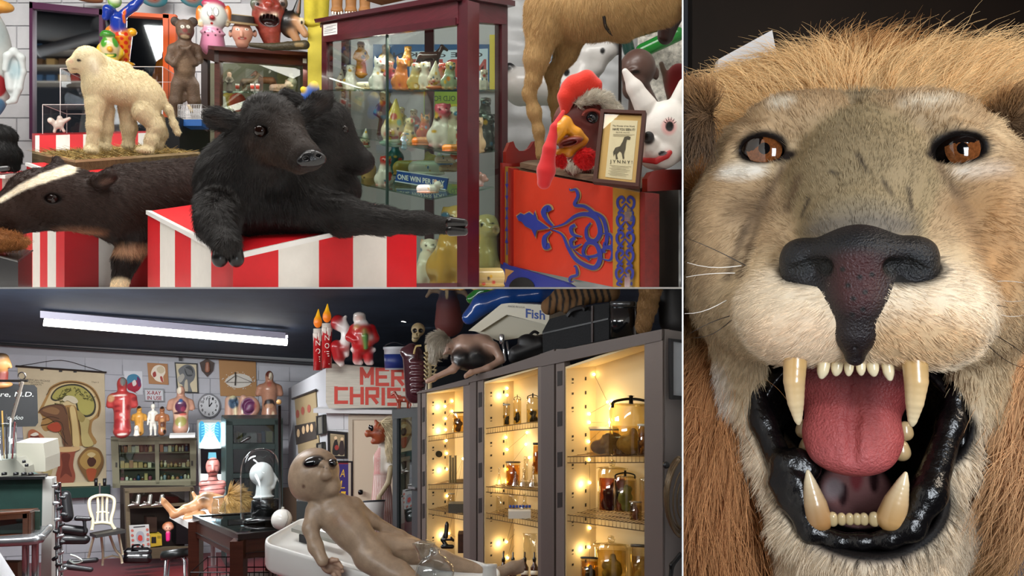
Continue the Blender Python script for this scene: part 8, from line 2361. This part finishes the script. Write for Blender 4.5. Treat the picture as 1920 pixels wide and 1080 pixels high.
P9 = flat(kd(1137,.0) + .01); panel('glass_front', P9, rect(1106,806,1160,855),0,.003, None, t, glass('f0e2b8', .06)); panel('tank_rim', P9, rect(1106,804,1160,807),-.05,.004, None, t, M('8a8474', .3))
jar(1148,958,55,85, kd(1148,.12), 'wide glass jar with domed lid and dark red liquid in the near cabinet', 'a85020', '4a2414', lidk='glass', level=.72)
jar(1172,960,44,70, kd(1172,.04), 'clamped glass jar of pale green preserved snake in the near cabinet', 'c8c490', '8a8a5c', lidk='clamp', level=.85)
flask(1210,958,22,62, kd(1205,.02), 'glass measuring bottle at the right of the near cabinet middle shelf', kind='beaker')
jar(1192,976,24,36, kd(1192,.0), 'small square jar of red and white specimen on the wire shelf', 'd8c8a8', '7a4a44', lid='8a7a68', level=.8)
jar(1146,1094,64,78, kd(1146,.12), 'large round jar of coiled yellow specimen low in the near cabinet', 'e0cc80', '9a8444', lidk='glass', level=.8)
jar(1105,1100,34,56, kd(1105,.02), 'jar with black lid and a dark specimen at the bottom of the near cabinet', 'd8a030', '17120c', lid='1a1a18', level=.85)
jar(1203,1095,44,74, kd(1200,.12), 'wide jar with dark lid at the right bottom of the near cabinet', 'd0b878', 'a89058', lid='4a4438', level=.7)
for i, (u, w_) in enumerate(((950,13),(970,15),(999,24))):
    jar(u, 799 - i * 3, w_, 50 - (i == 0) * 8, kd(u, .1),('narrow jar with a dark baby animal', 'clamped jar with a dark furry baby animal', 'widest clamped jar with a dark curled baby animal')[i] + ' on the middle cabinet top shelf', 'f0dc90', '241a10', lidk='clamp' if i else 'disc', level=.5)
jar(962,911,28,46, kd(962,.12), 'jar of orange preserved specimen on the second shelf of the middle cabinet', 'd89020', 'a8641c', lidk='disc', lid='5a4a34', level=.85)
flask(936,911,14,34, kd(936,.04), 'small conical flask at the left of the middle cabinet second shelf'); flask(966,912,16,28, kd(966,.02), 'small conical flask in front of the orange jar'); flask(982,913,20,36, kd(982,.04), 'conical flask at the middle of the second shelf'); flask(1000,914,22,40, kd(1000,.04), 'large conical flask at the right of the second shelf'); flask(986,900,8,44, kd(986,.12), 'tall thin glass tube behind the flasks', kind='beaker')
jar(1006,890,14,60, kd(1006,.1), 'tall jar with orange specimen hanging in the middle cabinet', 'd8a040', 'a8681c', lid='2a2418', level=.9)
flask(936,964,12,34, kd(936,.08), 'small beaker on the third shelf of the middle cabinet', kind='beaker'); flask(962,962,18,34, kd(962,.14), 'clear beaker at the back of the third shelf of the middle cabinet', kind='beaker'); flask(984,964,24,38, kd(984,.14), 'wide clear flask behind the test tube rack', kind='round')
t = thing('test_tube_rack', W(974,968, kd(974,.05)), 'white rack of test tubes with blue caps in the middle cabinet', 'rack')
P9 = flat(kd(974,.04)); panel('rack', P9, rect(953,954,995,968),0,.04, None, t, M('cfcabc', .4))
for i in range(7):
    f = Fr(957 + i * 6,958, kd(974,.03)); lathe('tube', f, 957 + i * 6,[(2,966),(2,952)], glass('f4f4ee', .15), t, n=8); lathe('cap', f, 957 + i * 6,[(2.6,952),(2.6,947),(.1,947)], M('1c3c8c', .4), t, n=8)
for i, u in enumerate((944,962,984,1002)):
    f = Fr(u, 1060, kd(u, .06)); t = thing('dropper_bottle', f.p(u, 1082),('first', 'second', 'third', 'fourth')[i] + ' brown dropper bottle from the left at the bottom of the middle cabinet', 'bottle')
    lathe('body', f, u, [(7,1084),(7.5,1064),(3,1056),(3,1052)], M('3c1c0c', .15, coat=.4), t, n=14); lathe('stopper', f, u, [(3.4,1053),(3.4,1047),(1.4,1044),(1.6,1036),(.1,1034)], M('17120e', .3), t, n=10); lathe('label', f, u, [(7.7,1078),(7.8,1070)], M('d8d0bc', .6), t, n=14)
flask(994,1050,26,50, kd(994,.13), 'tall bell glass behind the dropper bottles', kind='beaker')
# far cabinet
t = thing('microscope', W(842,1026, kd(842,.06)), 'old black microscope at the bottom of the far cabinet', 'microscope')
S = Sculpt(838,1005, kd(842,.06), k=2, col='100d0a', h=1); S.c((838,984,0),(836,1006,0),4,4.5); S.c((838,986,0),(838,980,0),3,2.4); S.ch([(834,1004,2),(830,1012,2),(836,1022,0)],[4,4,4]); S.c((830,1025,0),(848,1025,0),4,4); S.c((834,1012,-4),(850,1012,-4),2,2); S.c((846,1008,-6),(850,1014,-6),2,2); S.build('body', M(None, .3), t)
pl9 = flat(kd(866,.06)); panel('brown_box', pl9, rect(860,995,878,1030),0,.06, None, None, M('3a2214', .6, mottle=.4, ms=40), label='dark brown patterned box beside the microscope', cat='box')
jar(860,812,22,40, kd(860,.1), 'jar with a dark brown specimen on the top shelf of the far cabinet', 'e0b860', '5a3c1c', lid='6a5a3c', level=.8)
for i, u in enumerate((844,849,854)): f = Fr(u, 885, kd(u, .1)); lathe('glass_tube', f, u, [(2.2,907),(2.2,855 + (i == 1) * 4),(3.2,854 + (i == 1) * 4)], M('8a7a54', .3), label=('left', 'middle', 'right')[i] + ' upright brass tube on the second shelf of the far cabinet', cat='tube', n=10)
jar(846,953,14,28, kd(846,.08), 'small glass jar on the third shelf of the far cabinet', 'e6d8a8', None, lid='8a8474', level=.3)
panel('grey_tray', flat(kd(862,.05)), rect(842,940,874,957),0,.05, None, None, M('4a463c', .4), label='grey metal tray on the third shelf of the far cabinet', cat='tray')

# --- glassware in the foreground
f = Fr(812,1050,2.35)
t = thing('glass_retort', f.p(812,1110), 'clear glass retort with a stopper in the foreground', 'glassware')
lathe('bulb', f, 815,[(20,1110),(34,1096),(38,1075),(34,1058),(22,1046),(12,1040),(9,1030),(6,1026),(.2,1025)], glass('eef2f2', .14), t, n=24)
lathe('funnel', f, 795,[(10,1050),(14,1035),(22,1022),(23,1018),(9,1014),(5,1012)], glass('eef2f2', .14), t, n=20, w=20); ball('stopper', f, 812,1034,8, glass('f4f6f6', .25), t, n=10)
f = Fr(918,1068,2.4); t = thing('white_jar', f.p(918,1100), 'white porcelain jar neck at the bottom of the laboratory', 'jar'); lathe('body', f, 918,[(16,1110),(14,1085),(13,1066),(15,1063),(15,1058),(12,1057),(11,1064)], M('cfcdc6', .2, coat=.4), t, n=20)
# ================================================================== THE LION
LU, LV, LD = 1612,560,0.75
lion = thing('lion_mount', W(1612,1080,1.0), 'mounted lion head with open roaring jaws and tan mane', 'taxidermy lion')
FL = Fr(LU, LV, LD)
CX = 1612
S = Sculpt(LU, LV, LD, k=45, col='a58a66', h=5)
S.clips = CLIP_LION
two = lambda fn: (fn(1), fn(-1))
X = lambda s, u: CX + s * (u - CX) if s > 0 else 2 * CX - u
TAN, PALE, CREAM, GREY = 'ab9170', 'c4ad8b', 'dbc9af', '8d7b63'
S.e((1612,430,620),(305,240,300))
S.e((1612,460,520),(230,250,240))
for s_ in (1,-1):
    x = lambda u: CX - s_ * (CX - u)
    S.e((x(1515),232,345),(96,60,90), col=TAN)
    S.e((x(1455),228,350),(62,38,80), col=TAN)
    S.ch([(x(1376),276,290),(x(1400),252,268),(x(1436),244,255),(x(1478),268,258)],[16,18,20,20], col=TAN, k=10)
    S.ch([(x(1378),292,292),(x(1415),313,272),(x(1455),310,262),(x(1482),294,258)],[14,14,14,16], col=PALE, k=10)
    S.e((x(1395),305,430),(60,82,100), col=PALE)
    S.c((x(1430),345,345),(x(1500),470,250),62,95, col=TAN)
    S.e((x(1385),470,430),(105,200,190), col=TAN)
    S.e((x(1502),590,165),(124,104,135), col=CREAM)
    S.c((x(1480),560,215),(x(1400),540,400),112,120, col=PALE)
    S.c((x(1470),632,225),(x(1415),625,330),52,50, col=PALE)
    S.c((x(1385),600,430),(x(1388),760,470),62,42, col=PALE)
    S.ch([(x(1396),740,470),(x(1442),870,430),(x(1496),1000,370),(x(1560),1050,340)],[32,36,44,54], col=CREAM)
S.ch([(1612,280,400),(1612,320,322),(1612,365,250),(1612,430,150)],[100,116,124,106], col='978768')
S.c((1480,226,370),(1750,226,370),46,46, col='9c8d74')
S.e((1612,545,160),(112,140,140), col=CREAM)
S.e((1612,1045,340),(90,50,80), col=CREAM)
S.c((1612,1080,480),(1612,900,760),150,240, col=CREAM)
S.c((1598,165,330),(1606,250,262),10,4, op='-', k=40)
# mouth
S.e((1605,790,330),(205,122,300), op='-', k=14)
S.e((1612,905,380),(140,118,220), op='-', k=14)
S.e((1605,690,260),(190,16,150), op='-', k=8)
# eye sockets
for x in (1427,1799):
    S.e((x, 277,230),(46,27,80), rot=(0,10 if x < CX else -10,0), op='-', k=8)
# markings, with the side light painted in: left paler, right warmer
S.k = 60
def pt(c, r, col, k=60): S.e(c, r, col=col, op='p', k=k)
pt((1612,330,200),(150,110,200), '8a7a5e', 120)
pt((1612,425,40),(125,40,120), '6d6458', 60)
pt((1500,640,60),(110,60,120), 'dcc3a6')
pt((1724,640,60),(110,60,120), 'cfae86')
pt((1398,326,300),(50,18,130), 'd9d2c6', 30)
pt((1832,328,300),(46,16,130), 'cfc2b2', 30)
pt((1468,200,300),(26,14,120), 'd2c8b6', 25)
pt((1738,198,300),(48,12,120), 'cfc2ac', 30)
pt((1425,400,300),(70,38,130), '7d664c', 50)
pt((1800,400,300),(60,38,130), '8a6f50', 50)
def streak(pts, r, col, k=16): S.ch(pts, r, col=col, op='f', k=k)
for q_ in ([(1468,318,270),(1448,370,300),(1410,440,320),(1385,520,330)],[(1440,390,300),(1420,470,320),(1408,520,320)],[(1758,318,270),(1785,370,300),(1815,440,320),(1835,520,330)],[(1800,400,300),(1822,480,320)],[(1500,340,220),(1482,400,250)]):
    streak(q_, [7] * len(q_), '6a5743', 18)  # cheek wrinkles, their dark creases painted on as lines
for q_ in ([(1608,300,170),(1625,330,150)],[(1560,330,170),(1572,336,165)],[(1655,350,160),(1668,372,150)],[(1700,360,170),(1706,400,150)],[(1520,380,180),(1506,410,180)]):
    streak(q_, [4,3], '4a4034', 8)
pt((1850,480,350),(60,150,200), 'a98258', 80)
pt((1340,760,420),(34,90,160), 'e6ddd0', 40)
pt((1612,1036,250),(96,20,160), '8f8278', 24)
for x in (1427,1799):
    pt((x, 277,250),(54,34,90), '120c0a', 12)
    pt((x + (42 if x < CX else -40),292,240),(26,14,90), '1b1310', 14)
for s_ in (1,-1):
    pt((1609 - s_ * (1609 - 1520),500,60),(70,40,120), '080707', 14)  # muzzle painted black where it shows inside the nostril holes
# blackened inside of the lips
pt((1605,800,330),(218,118,330), '0d0a0b', 14)
pt((1612,920,390),(158,116,250), '0d0a0b', 14)
pt((1605,925,420),(52,36,140), '8e5a58', 30)
pt((1565,935,420),(16,12,140), 'b9a6a8', 14)
pt((1560,915,420),(18,22,140), '17100f', 14)
pt((1650,925,420),(20,18,140), '241818', 14)
head = S.build('head', M(None, 0.62, spec=0.25, bump=0.25, bs=260), lion)
HV, HQ, HC = S.V, S.Q, S.cols

# --- eyes
for n_, x in ((0,1427),(1,1799)):
    dx = 2 if n_ == 0 else -2
    ey = ball('eye', FL, x, 277,45, M('120906', 0.04, coat=1.0), lion, w=302, n=14)
    c0 = 6 if n_ == 0 else 6
    RB = 45 * FL.sc(302) / FL.k
    def cap(rad, off, col, cx_=x + c0, cy_=278):
        V_, F_ = [],[]
        for i in range(5):
            for j in range(28):
                r = rad * i / 4
                w_ = 302 - math.sqrt(max(RB ** 2 - r * r, 0)) - off
                V_.append(FL.p(cx_ + r * math.cos(j * math.pi / 14), cy_ + r * math.sin(j * math.pi / 14), w_))
        for i in range(4):
            for j in range(28):
                k_ = (j + 1) % 28
                F_.append((i * 28 + j, (i + 1) * 28 + j, (i + 1) * 28 + k_, i * 28 + k_))
        return V_, F_
    V_, F_ = cap(34,0.8, None)
    mesh('iris', V_, F_, M('70401f', 0.05, coat=1.0, mottle=0.5, ms=400), ey, smooth=True, label='amber brown iris')
    V_, F_ = cap(11,1.3, None)
    mesh('pupil', V_, F_, M('050303', 0.05, coat=1.0), ey, smooth=True)

# --- nose leather
N = Sculpt(LU, LV, LD, k=22, col='1c1517', h=3)
N.e((1609,470,78),(128,34,72), col='151214')
for s_ in (1,-1):
    x = lambda u: 1609 - s_ * (1609 - u)
    N.e((x(1500),490,82),(40,44,52), col='0d0e12')
    N.c((x(1490),520,70),(x(1560),545,52),22,30, col='121014')
N.ch([(1609,490,62),(1607,560,54),(1604,620,56),(1603,668,72)],[76,58,38,19], col='1d1416')
N.e((1607,525,-8),(46,62,60), col='3c1819', op='p', k=40)
for (u_, v_) in ((1580,505),(1590,535),(1612,520),(1622,548),(1600,560),(1635,515),(1618,580),(1598,590)): N.e((u_, v_, 0),(5,5,60), col='0e0a0b', op='p', k=4)
N.e((1609,450,0),(150,20,80), col='0c0d12', op='p', k=24)
for s_ in (1,-1):
    x = lambda u: 1609 - s_ * (1609 - u)
    N.ch([(x(1484),506,28),(x(1515),499,18),(x(1545),500,8)],[9,13,16], op='-', k=10)
    N.ch([(x(1484),506,28),(x(1515),499,22),(x(1545),500,16)],[12,17,20], col='030303', op='p', k=8)  # dark of the open nostril painted into the hollow
N.c((1604,600,22),(1603,680,38),3,4, op='-', k=6)
N.build('nose', M(None, 0.42, spec=0.5, bump=0.6, bs=420), lion, label='dark leathery nose')

# --- tongue
T_ = Sculpt(LU, LV, LD, k=40, col='a34b4a', h=4)
T_.e((1597,735,420),(98,90,90), col='8a3a3a')
T_.e((1597,815,350),(92,72,62), col='b05352')
T_.e((1595,852,322),(70,36,42), col='b65a5a')
T_.ch([(1603,690,322),(1600,780,288),(1598,860,268)],[7,8,6], op='-', k=22)
T_.e((1597,690,440),(112,70,100), col='5a2224')
T_.build('tongue', M(None, 0.38, spec=0.45, bump=0.7, bs=300, mottle=0.15, ms=90), lion, label='pink tongue')
# --- black lining of the cheeks and throat
Ln = Sculpt(LU, LV, LD, k=20, col='0b090a', h=6)
Ln.e((1605,830,560),(222,205,190))
Ln.e((1605,810,420),(172,170,190), op='-', k=30)
Ln.e((1605,925,480),(62,40,240), col='b07c7a', op='p', k=20)
Ln.e((1605,905,480),(14,30,240), col='a04c50', op='p', k=12)
Ln.e((1640,915,480),(10,22,240), col='3a2426', op='p', k=10)
Ln.e((1580,935,480),(9,16,240), col='4a3034', op='p', k=8)
Ln.e((1562,925,480),(18,16,140), col='b9a6a8', op='p', k=14)
Ln.build('mouth_lining', M(None, 0.25, spec=0.5, bump=0.3, bs=120), lion, label='black cheek lining')
# --- wet black lower lip
Lp = Sculpt(LU, LV, LD, k=26, col='0a0809', h=4)
for a_, b_ in ((1,[(1398,660),(1430,790),(1488,930),(1520,995),(1570,1015),(1612,1016)]),(2,[(1612,1016),(1665,1012),(1708,990),(1740,925),(1784,795),(1812,660)])):
    n_ = len(b_)
    ww = [470,415,335,302,292,290] if a_ == 1 else [290,292,302,335,415,470]
    rr = [16,24,32,22,15,13] if a_ == 1 else [13,15,22,30,22,14]
    Lp.ch([(u, v, w) for (u, v), w in zip(b_, ww)], rr)
for (u, v, w, r) in ((1470,868,335,22),(1490,895,322,20),(1480,905,318,16),(1503,915,315,17),(1510,945,305,16),(1498,860,345,22),(1520,880,345,20),(1455,905,330,14)):
    Lp.e((u, v, w), r)
Lp.build('lower_lip', M(None, 0.24, spec=0.6, bump=0.5, bs=120), lion, label='wet black lower lip')

# --- teeth
IV, TIP = M(None, 0.28, spec=0.6, coat=0.4), 'e4cfa0'
def tooth(name, pts, rs, c0, c1):
    t = Sculpt(LU, LV, LD, k=1.5, col=c0, h=2.2)
    tt_ = np.linspace(0, len(pts) - 1,13); pts = [tuple(np.interp(q, range(len(rs)),[p[j] for p in pts]) for j in range(3)) for q in tt_]; rs = list(np.interp(tt_, range(len(rs)), rs))
    m = len(pts)
    a, b = np.array(lin(c0)), np.array(lin(c1))
    for i in range(m - 1):
        t.c(pts[i], pts[i + 1], rs[i], rs[i + 1], col=tuple(a + (b - a) * (i / max(m - 2,1))))
    return t.build(name, IV, lion, soft=8)
for nm, q in (('upper', [(1491,672,95),(1489,715,90),(1492,755,92),(1496,785,98),(1497,794,100)]),('upper', [(1715,672,95),(1718,715,90),(1715,755,92),(1711,788,98),(1710,797,100)])):
    tooth('upper_canine', q, [23,21,16,8.5,4], 'c39a5e', 'ead9b4')
tooth('lower_canine', [(1535,975,300),(1528,945,296),(1519,905,290),(1515,884,288)],[25,23,12,4], '9a6a34', 'ecdcb8')
tooth('lower_canine', [(1670,972,300),(1680,942,296),(1692,908,290),(1698,888,288)],[26,22,12,4], 'b4884f', 'ecdcb8')
for u, r, l in ((1545,12,20),(1570,11,15),(1592,9,16),(1614,9,15),(1636,11,16),(1664,11,24)):
    tooth('upper_incisor', [(u, 682,120),(u + (u - 1604) * 0.04,684 + l * 0.6,118),(u + (u - 1604) * 0.08,686 + l, 118)],[r, r * 0.9, r * 0.45], 'd6bf90', 'efe4c6')
for u, r in ((1561,10),(1578,8),(1593,7.5),(1607,7.5),(1620,8),(1639,10)):
    tooth('lower_incisor', [(u, 978,300),(u, 968,298)],[r, r * 0.9], 'a58a5c', 'cdbb92')
for u, v, r in ((1506,802,15),(1514,836,17),(1690,842,17),(1697,806,15)):
    tooth('molar', [(u, v + 6,400),(u, v - 6,398)],[r, r * 0.7], 'a9885c', 'cfb88c')

# --- fur of the face
def gd(u, v, w, du, dv, dw, *rest):
    vec = FL.R @ np.array((du, dw, -dv), float)
    return (FL.p(u, v, w), list(vec / (np.linalg.norm(vec) + 1e-9)) + list(rest))
G = [gd(1612,420,60,0,-1,.6,9), gd(1612,330,180,0,-1,.6,11), gd(1612,230,280,0,-1,.4,15), gd(1520,350,200,-.5,-.9,.5,11),
     gd(1700,350,200,.5,-.9,.5,11), gd(1480,200,290,-.3,-1,.3,18), gd(1740,200,290,.3,-1,.3,18), gd(1380,320,330,-1,.3,.5,14),
     gd(1850,320,330,1,.3,.5,14), gd(1400,450,290,-.6,.8,.4,16), gd(1830,450,290,.6,.8,.4,16), gd(1520,590,30,-.9,.5,.2,18),
     gd(1700,590,30,.9,.5,.2,18), gd(1560,660,60,-.6,.8,0,15), gd(1660,660,60,.6,.8,0,15), gd(1430,600,130,-1,.6,.5,20),
     gd(1790,600,130,1,.6,.5,20), gd(1380,740,420,-.3,1,.4,34), gd(1840,740,420,.3,1,.4,30), gd(1460,960,330,-.5,1,.3,40),
     gd(1750,960,330,.5,1,.3,40), gd(1560,1045,260,-.2,1,-.1,34), gd(1660,1045,260,.2,1,-.1,34), gd(1310,400,430,-.8,.6,.5,40), gd(1900,400,430,.8,.6,.5,40),
     gd(1330,220,420,-.6,-.6,.5,40), gd(1890,220,420,.6,-.6,.5,40), gd(1612,150,400,0,-1,.5,40)]
VN_ = np.zeros_like(HV)
for i in range(4):
    a_, b_, c_ = HV[HQ[:, i]], HV[HQ[:, (i + 1) % 4]], HV[HQ[:, i - 1]]
    np.add.at(VN_, HQ[:, i], np.cross(b_ - a_, c_ - a_))
VN_ /= np.linalg.norm(VN_, axis=1)[:, None] + 1e-15
view = HV - CAMP
view /= np.linalg.norm(view, axis=1)[:, None]
front = (np.sum(VN_ * view, 1) < 0.25)
lum = HC.sum(1)
def infl(c, r):
    l_ = (HV - FL.O) @ FL.R
    return np.linalg.norm((l_ - FL.loc(*c)) / (np.array(r) * FL.sc(c[2])), axis=1)
nosey = (infl((1609,478,60),(130,200,42)) < 1) | (infl((1606,600,60),(26,200,85)) < 1)
bare = (lum < 0.09) | nosey
mask = (front & ~bare).astype(float)
P_, N_, C_ = tri_sample(HV, HQ, 95000, HC, mask)
gv = idw(P_, G, 3)
fur('face_fur', lion, P_, N_, gv[:, :3], gv[:, 3] * FL.k, C_ * 1.12,0.00026, npt=4, lift=0.25, rnd=0.35, clips=CLIP_LION, var=0.32, clump=0.012, mat=hair_mat(0.5,0.25))

# --- mane
Mn = Sculpt(LU, LV, LD, k=60, col='b58a58', h=14)
Mn.clips = CLIP_LION
Mn.e((1612,610,1150),(420,545,300), col='ab8458')
Mn.e((1480,240,800),(235,140,130), col='c9ab7e')
Mn.e((1760,240,800),(235,140,130), col='c9ab7e')
Mn.e((1340,850,640),(140,270,150), col='ab7a50')
Mn.e((1885,760,660),(115,220,140), col='b99068')
Mn.e((1292,470,640),(66,220,120), col='b08a5e')
Mn.e((1925,470,660),(62,220,120), col='b5906a')
Mn.e((1975,1090,1000),(100,170,900), op='-', k=30)
Mn.e((1290,235,650),(44,62,400), col='3b2d22', op='p', k=30)
Mn.e((1912,245,650),(40,56,400), col='47372a', op='p', k=30)
Mn.build('mane', M(None, 0.8, spec=0.1), lion, label='thick tan mane')
MV, MQ, MC = Mn.V, Mn.Q, Mn.cols
view = MV - CAMP
view /= np.linalg.norm(view, axis=1)[:, None]
vn = np.zeros_like(MV)
for i in range(4):
    a_, b_, c_ = MV[MQ[:, i]], MV[MQ[:, (i + 1) % 4]], MV[MQ[:, i - 1]]
    np.add.at(vn, MQ[:, i], np.cross(b_ - a_, c_ - a_))
vn /= np.linalg.norm(vn, axis=1)[:, None] + 1e-15
ml = (MV - FL.O) @ FL.R
mu = ml[:, 0] / FL.k * FL.D / (FL.D + ml[:, 1]); mz = -ml[:, 2] / FL.k * FL.D / (FL.D + ml[:, 1])
inface = (((mu / 265) ** 2 + ((mz - 40) / 430) ** 2) < 1) | (((mu / 225) ** 2 + ((mz - 290) / 240) ** 2) < 1)
P_, N_, C_ = tri_sample(MV, MQ, 52000, MC, ((np.sum(vn * view, 1) < 0.3) & ~inface).astype(float))
GM = [gd(1612,120,560,.5,-1,-.2,110), gd(1450,130,560,-.9,-.8,-.2,130), gd(1540,150,560,-.6,-.8,-.3,110), gd(1700,140,560,.7,-.7,-.3,120), gd(1770,130,560,.8,-.9,-.2,140), gd(1320,250,560,-.8,-.5,.2,110), gd(1900,250,560,.8,-.4,.2,110),
      gd(1320,500,560,-.5,1,.1,170), gd(1900,500,560,.5,1,.1,170), gd(1330,800,500,-.15,1,0,230), gd(1890,750,520,-.2,1,0,210), gd(1380,1000,500,.1,1,0,240), gd(1800,1000,560,-.4,1,0,180)]
gv = idw(P_, GM, 3)
fur('mane_hair', lion, P_, N_, gv[:, :3], gv[:, 3] * FL.k, C_ * 1.45,0.0004, npt=6, lift=0.3, droop=0.12, rnd=0.5, curl=0.2, clips=CLIP_LION, var=0.3, clump=0.035, mat=hair_mat(0.5,0.25))

# --- ears sunk in the mane
for u_, v_, s_ in ((1300,228,-1),(1908,242,1)):
    E_ = Sculpt(u_, v_, LD, k=20, col='5a4634', h=5)
    E_.clips = CLIP_LION
    E_.e((u_, v_, 430),(34,58,30)); E_.e((u_ - s_ * 6, v_ - 40,430),(28,22,26), col='9a744c')
    er = E_.build('ear', M(None, .8, spec=.1), lion, label='dark haired ear')
    coat('ear_fur', er, E_, 2600,60,[(u_, v_ + 20,400, s_ * .2,1,-.2,60),(u_, v_ - 40,400, s_ * .5,-.8,-.1,50)],.0004, lift=.4, rnd=.5, curl=.2, clips=CLIP_LION, gain=1.2, var=.5, npt=5)
# --- whiskers
for i, (a_, b_, col, w0) in enumerate([((1402,500),(1268,440), '2b2420', 150),((1390,498),(1268,484), 'efe9df', 150),((1378,512),(1268,524), 'efe9df', 160),
                                   ((1362,563),(1268,586), 'efe9df', 170),((1370,592),(1290,628), '2b2420', 170),((1372,600),(1300,632), '2b2420', 170),
                                   ((1845,530),(1925,532), 'efe9df', 170),((1850,550),(1925,560), 'e0d6c8', 170),((1815,572),(1890,577), '2b2420', 160),
                                   ((1850,578),(1925,588), 'efe9df', 170),((1842,617),(1925,668), '2b2420', 180),((1845,640),(1925,690), '3b2f26', 180)]):
    pts = [(a_[0] + (b_[0] - a_[0]) * t, a_[1] + (b_[1] - a_[1]) * t + 10 * math.sin(t * 3) * (1 if i % 2 else -.4), w0 - 60 * t) for t in np.linspace(0,1,7)]
    pw = [FL.p(*q) for q in pts]
    pw = [q for q in pw if (q - CLIP_LION[0][1]) @ _pn > 0]
    if len(pw) > 2:
        MB().tube(pw, list(np.linspace(0.0006,0.0003, len(pw))), col, 6).build('whisker', M(None, 0.4), lion, smooth=True)

# --- tag behind the mane, and what stands behind
pl = flat(1.25)
panel('paper_card', pl, [(1337,150),(1341,118),(1440,64),(1456,150)],0,0.02, 'cfd3da', mat=M('cfd3da', 0.7),
      label='white folded card standing behind the lion mane', cat='card')
C2 = Sculpt(1900,1030,1.55, k=30, col='5c6b7d', h=8)
C2.e((1960,1075,60),(130,190,60))
C2.build('blue_cushion', M(None, 0.8, bump=0.2, bs=200), label='plain blue grey cushion beside the lion mane', cat='cushion')
C3 = Sculpt(1800,1060,1.2, k=30, col='b99a72', h=8)
C3.c((1780,1020,0),(1860,1150,0),40,60)
C3.build('neck_skin', M(None, 0.7, bump=0.3, bs=300), lion)
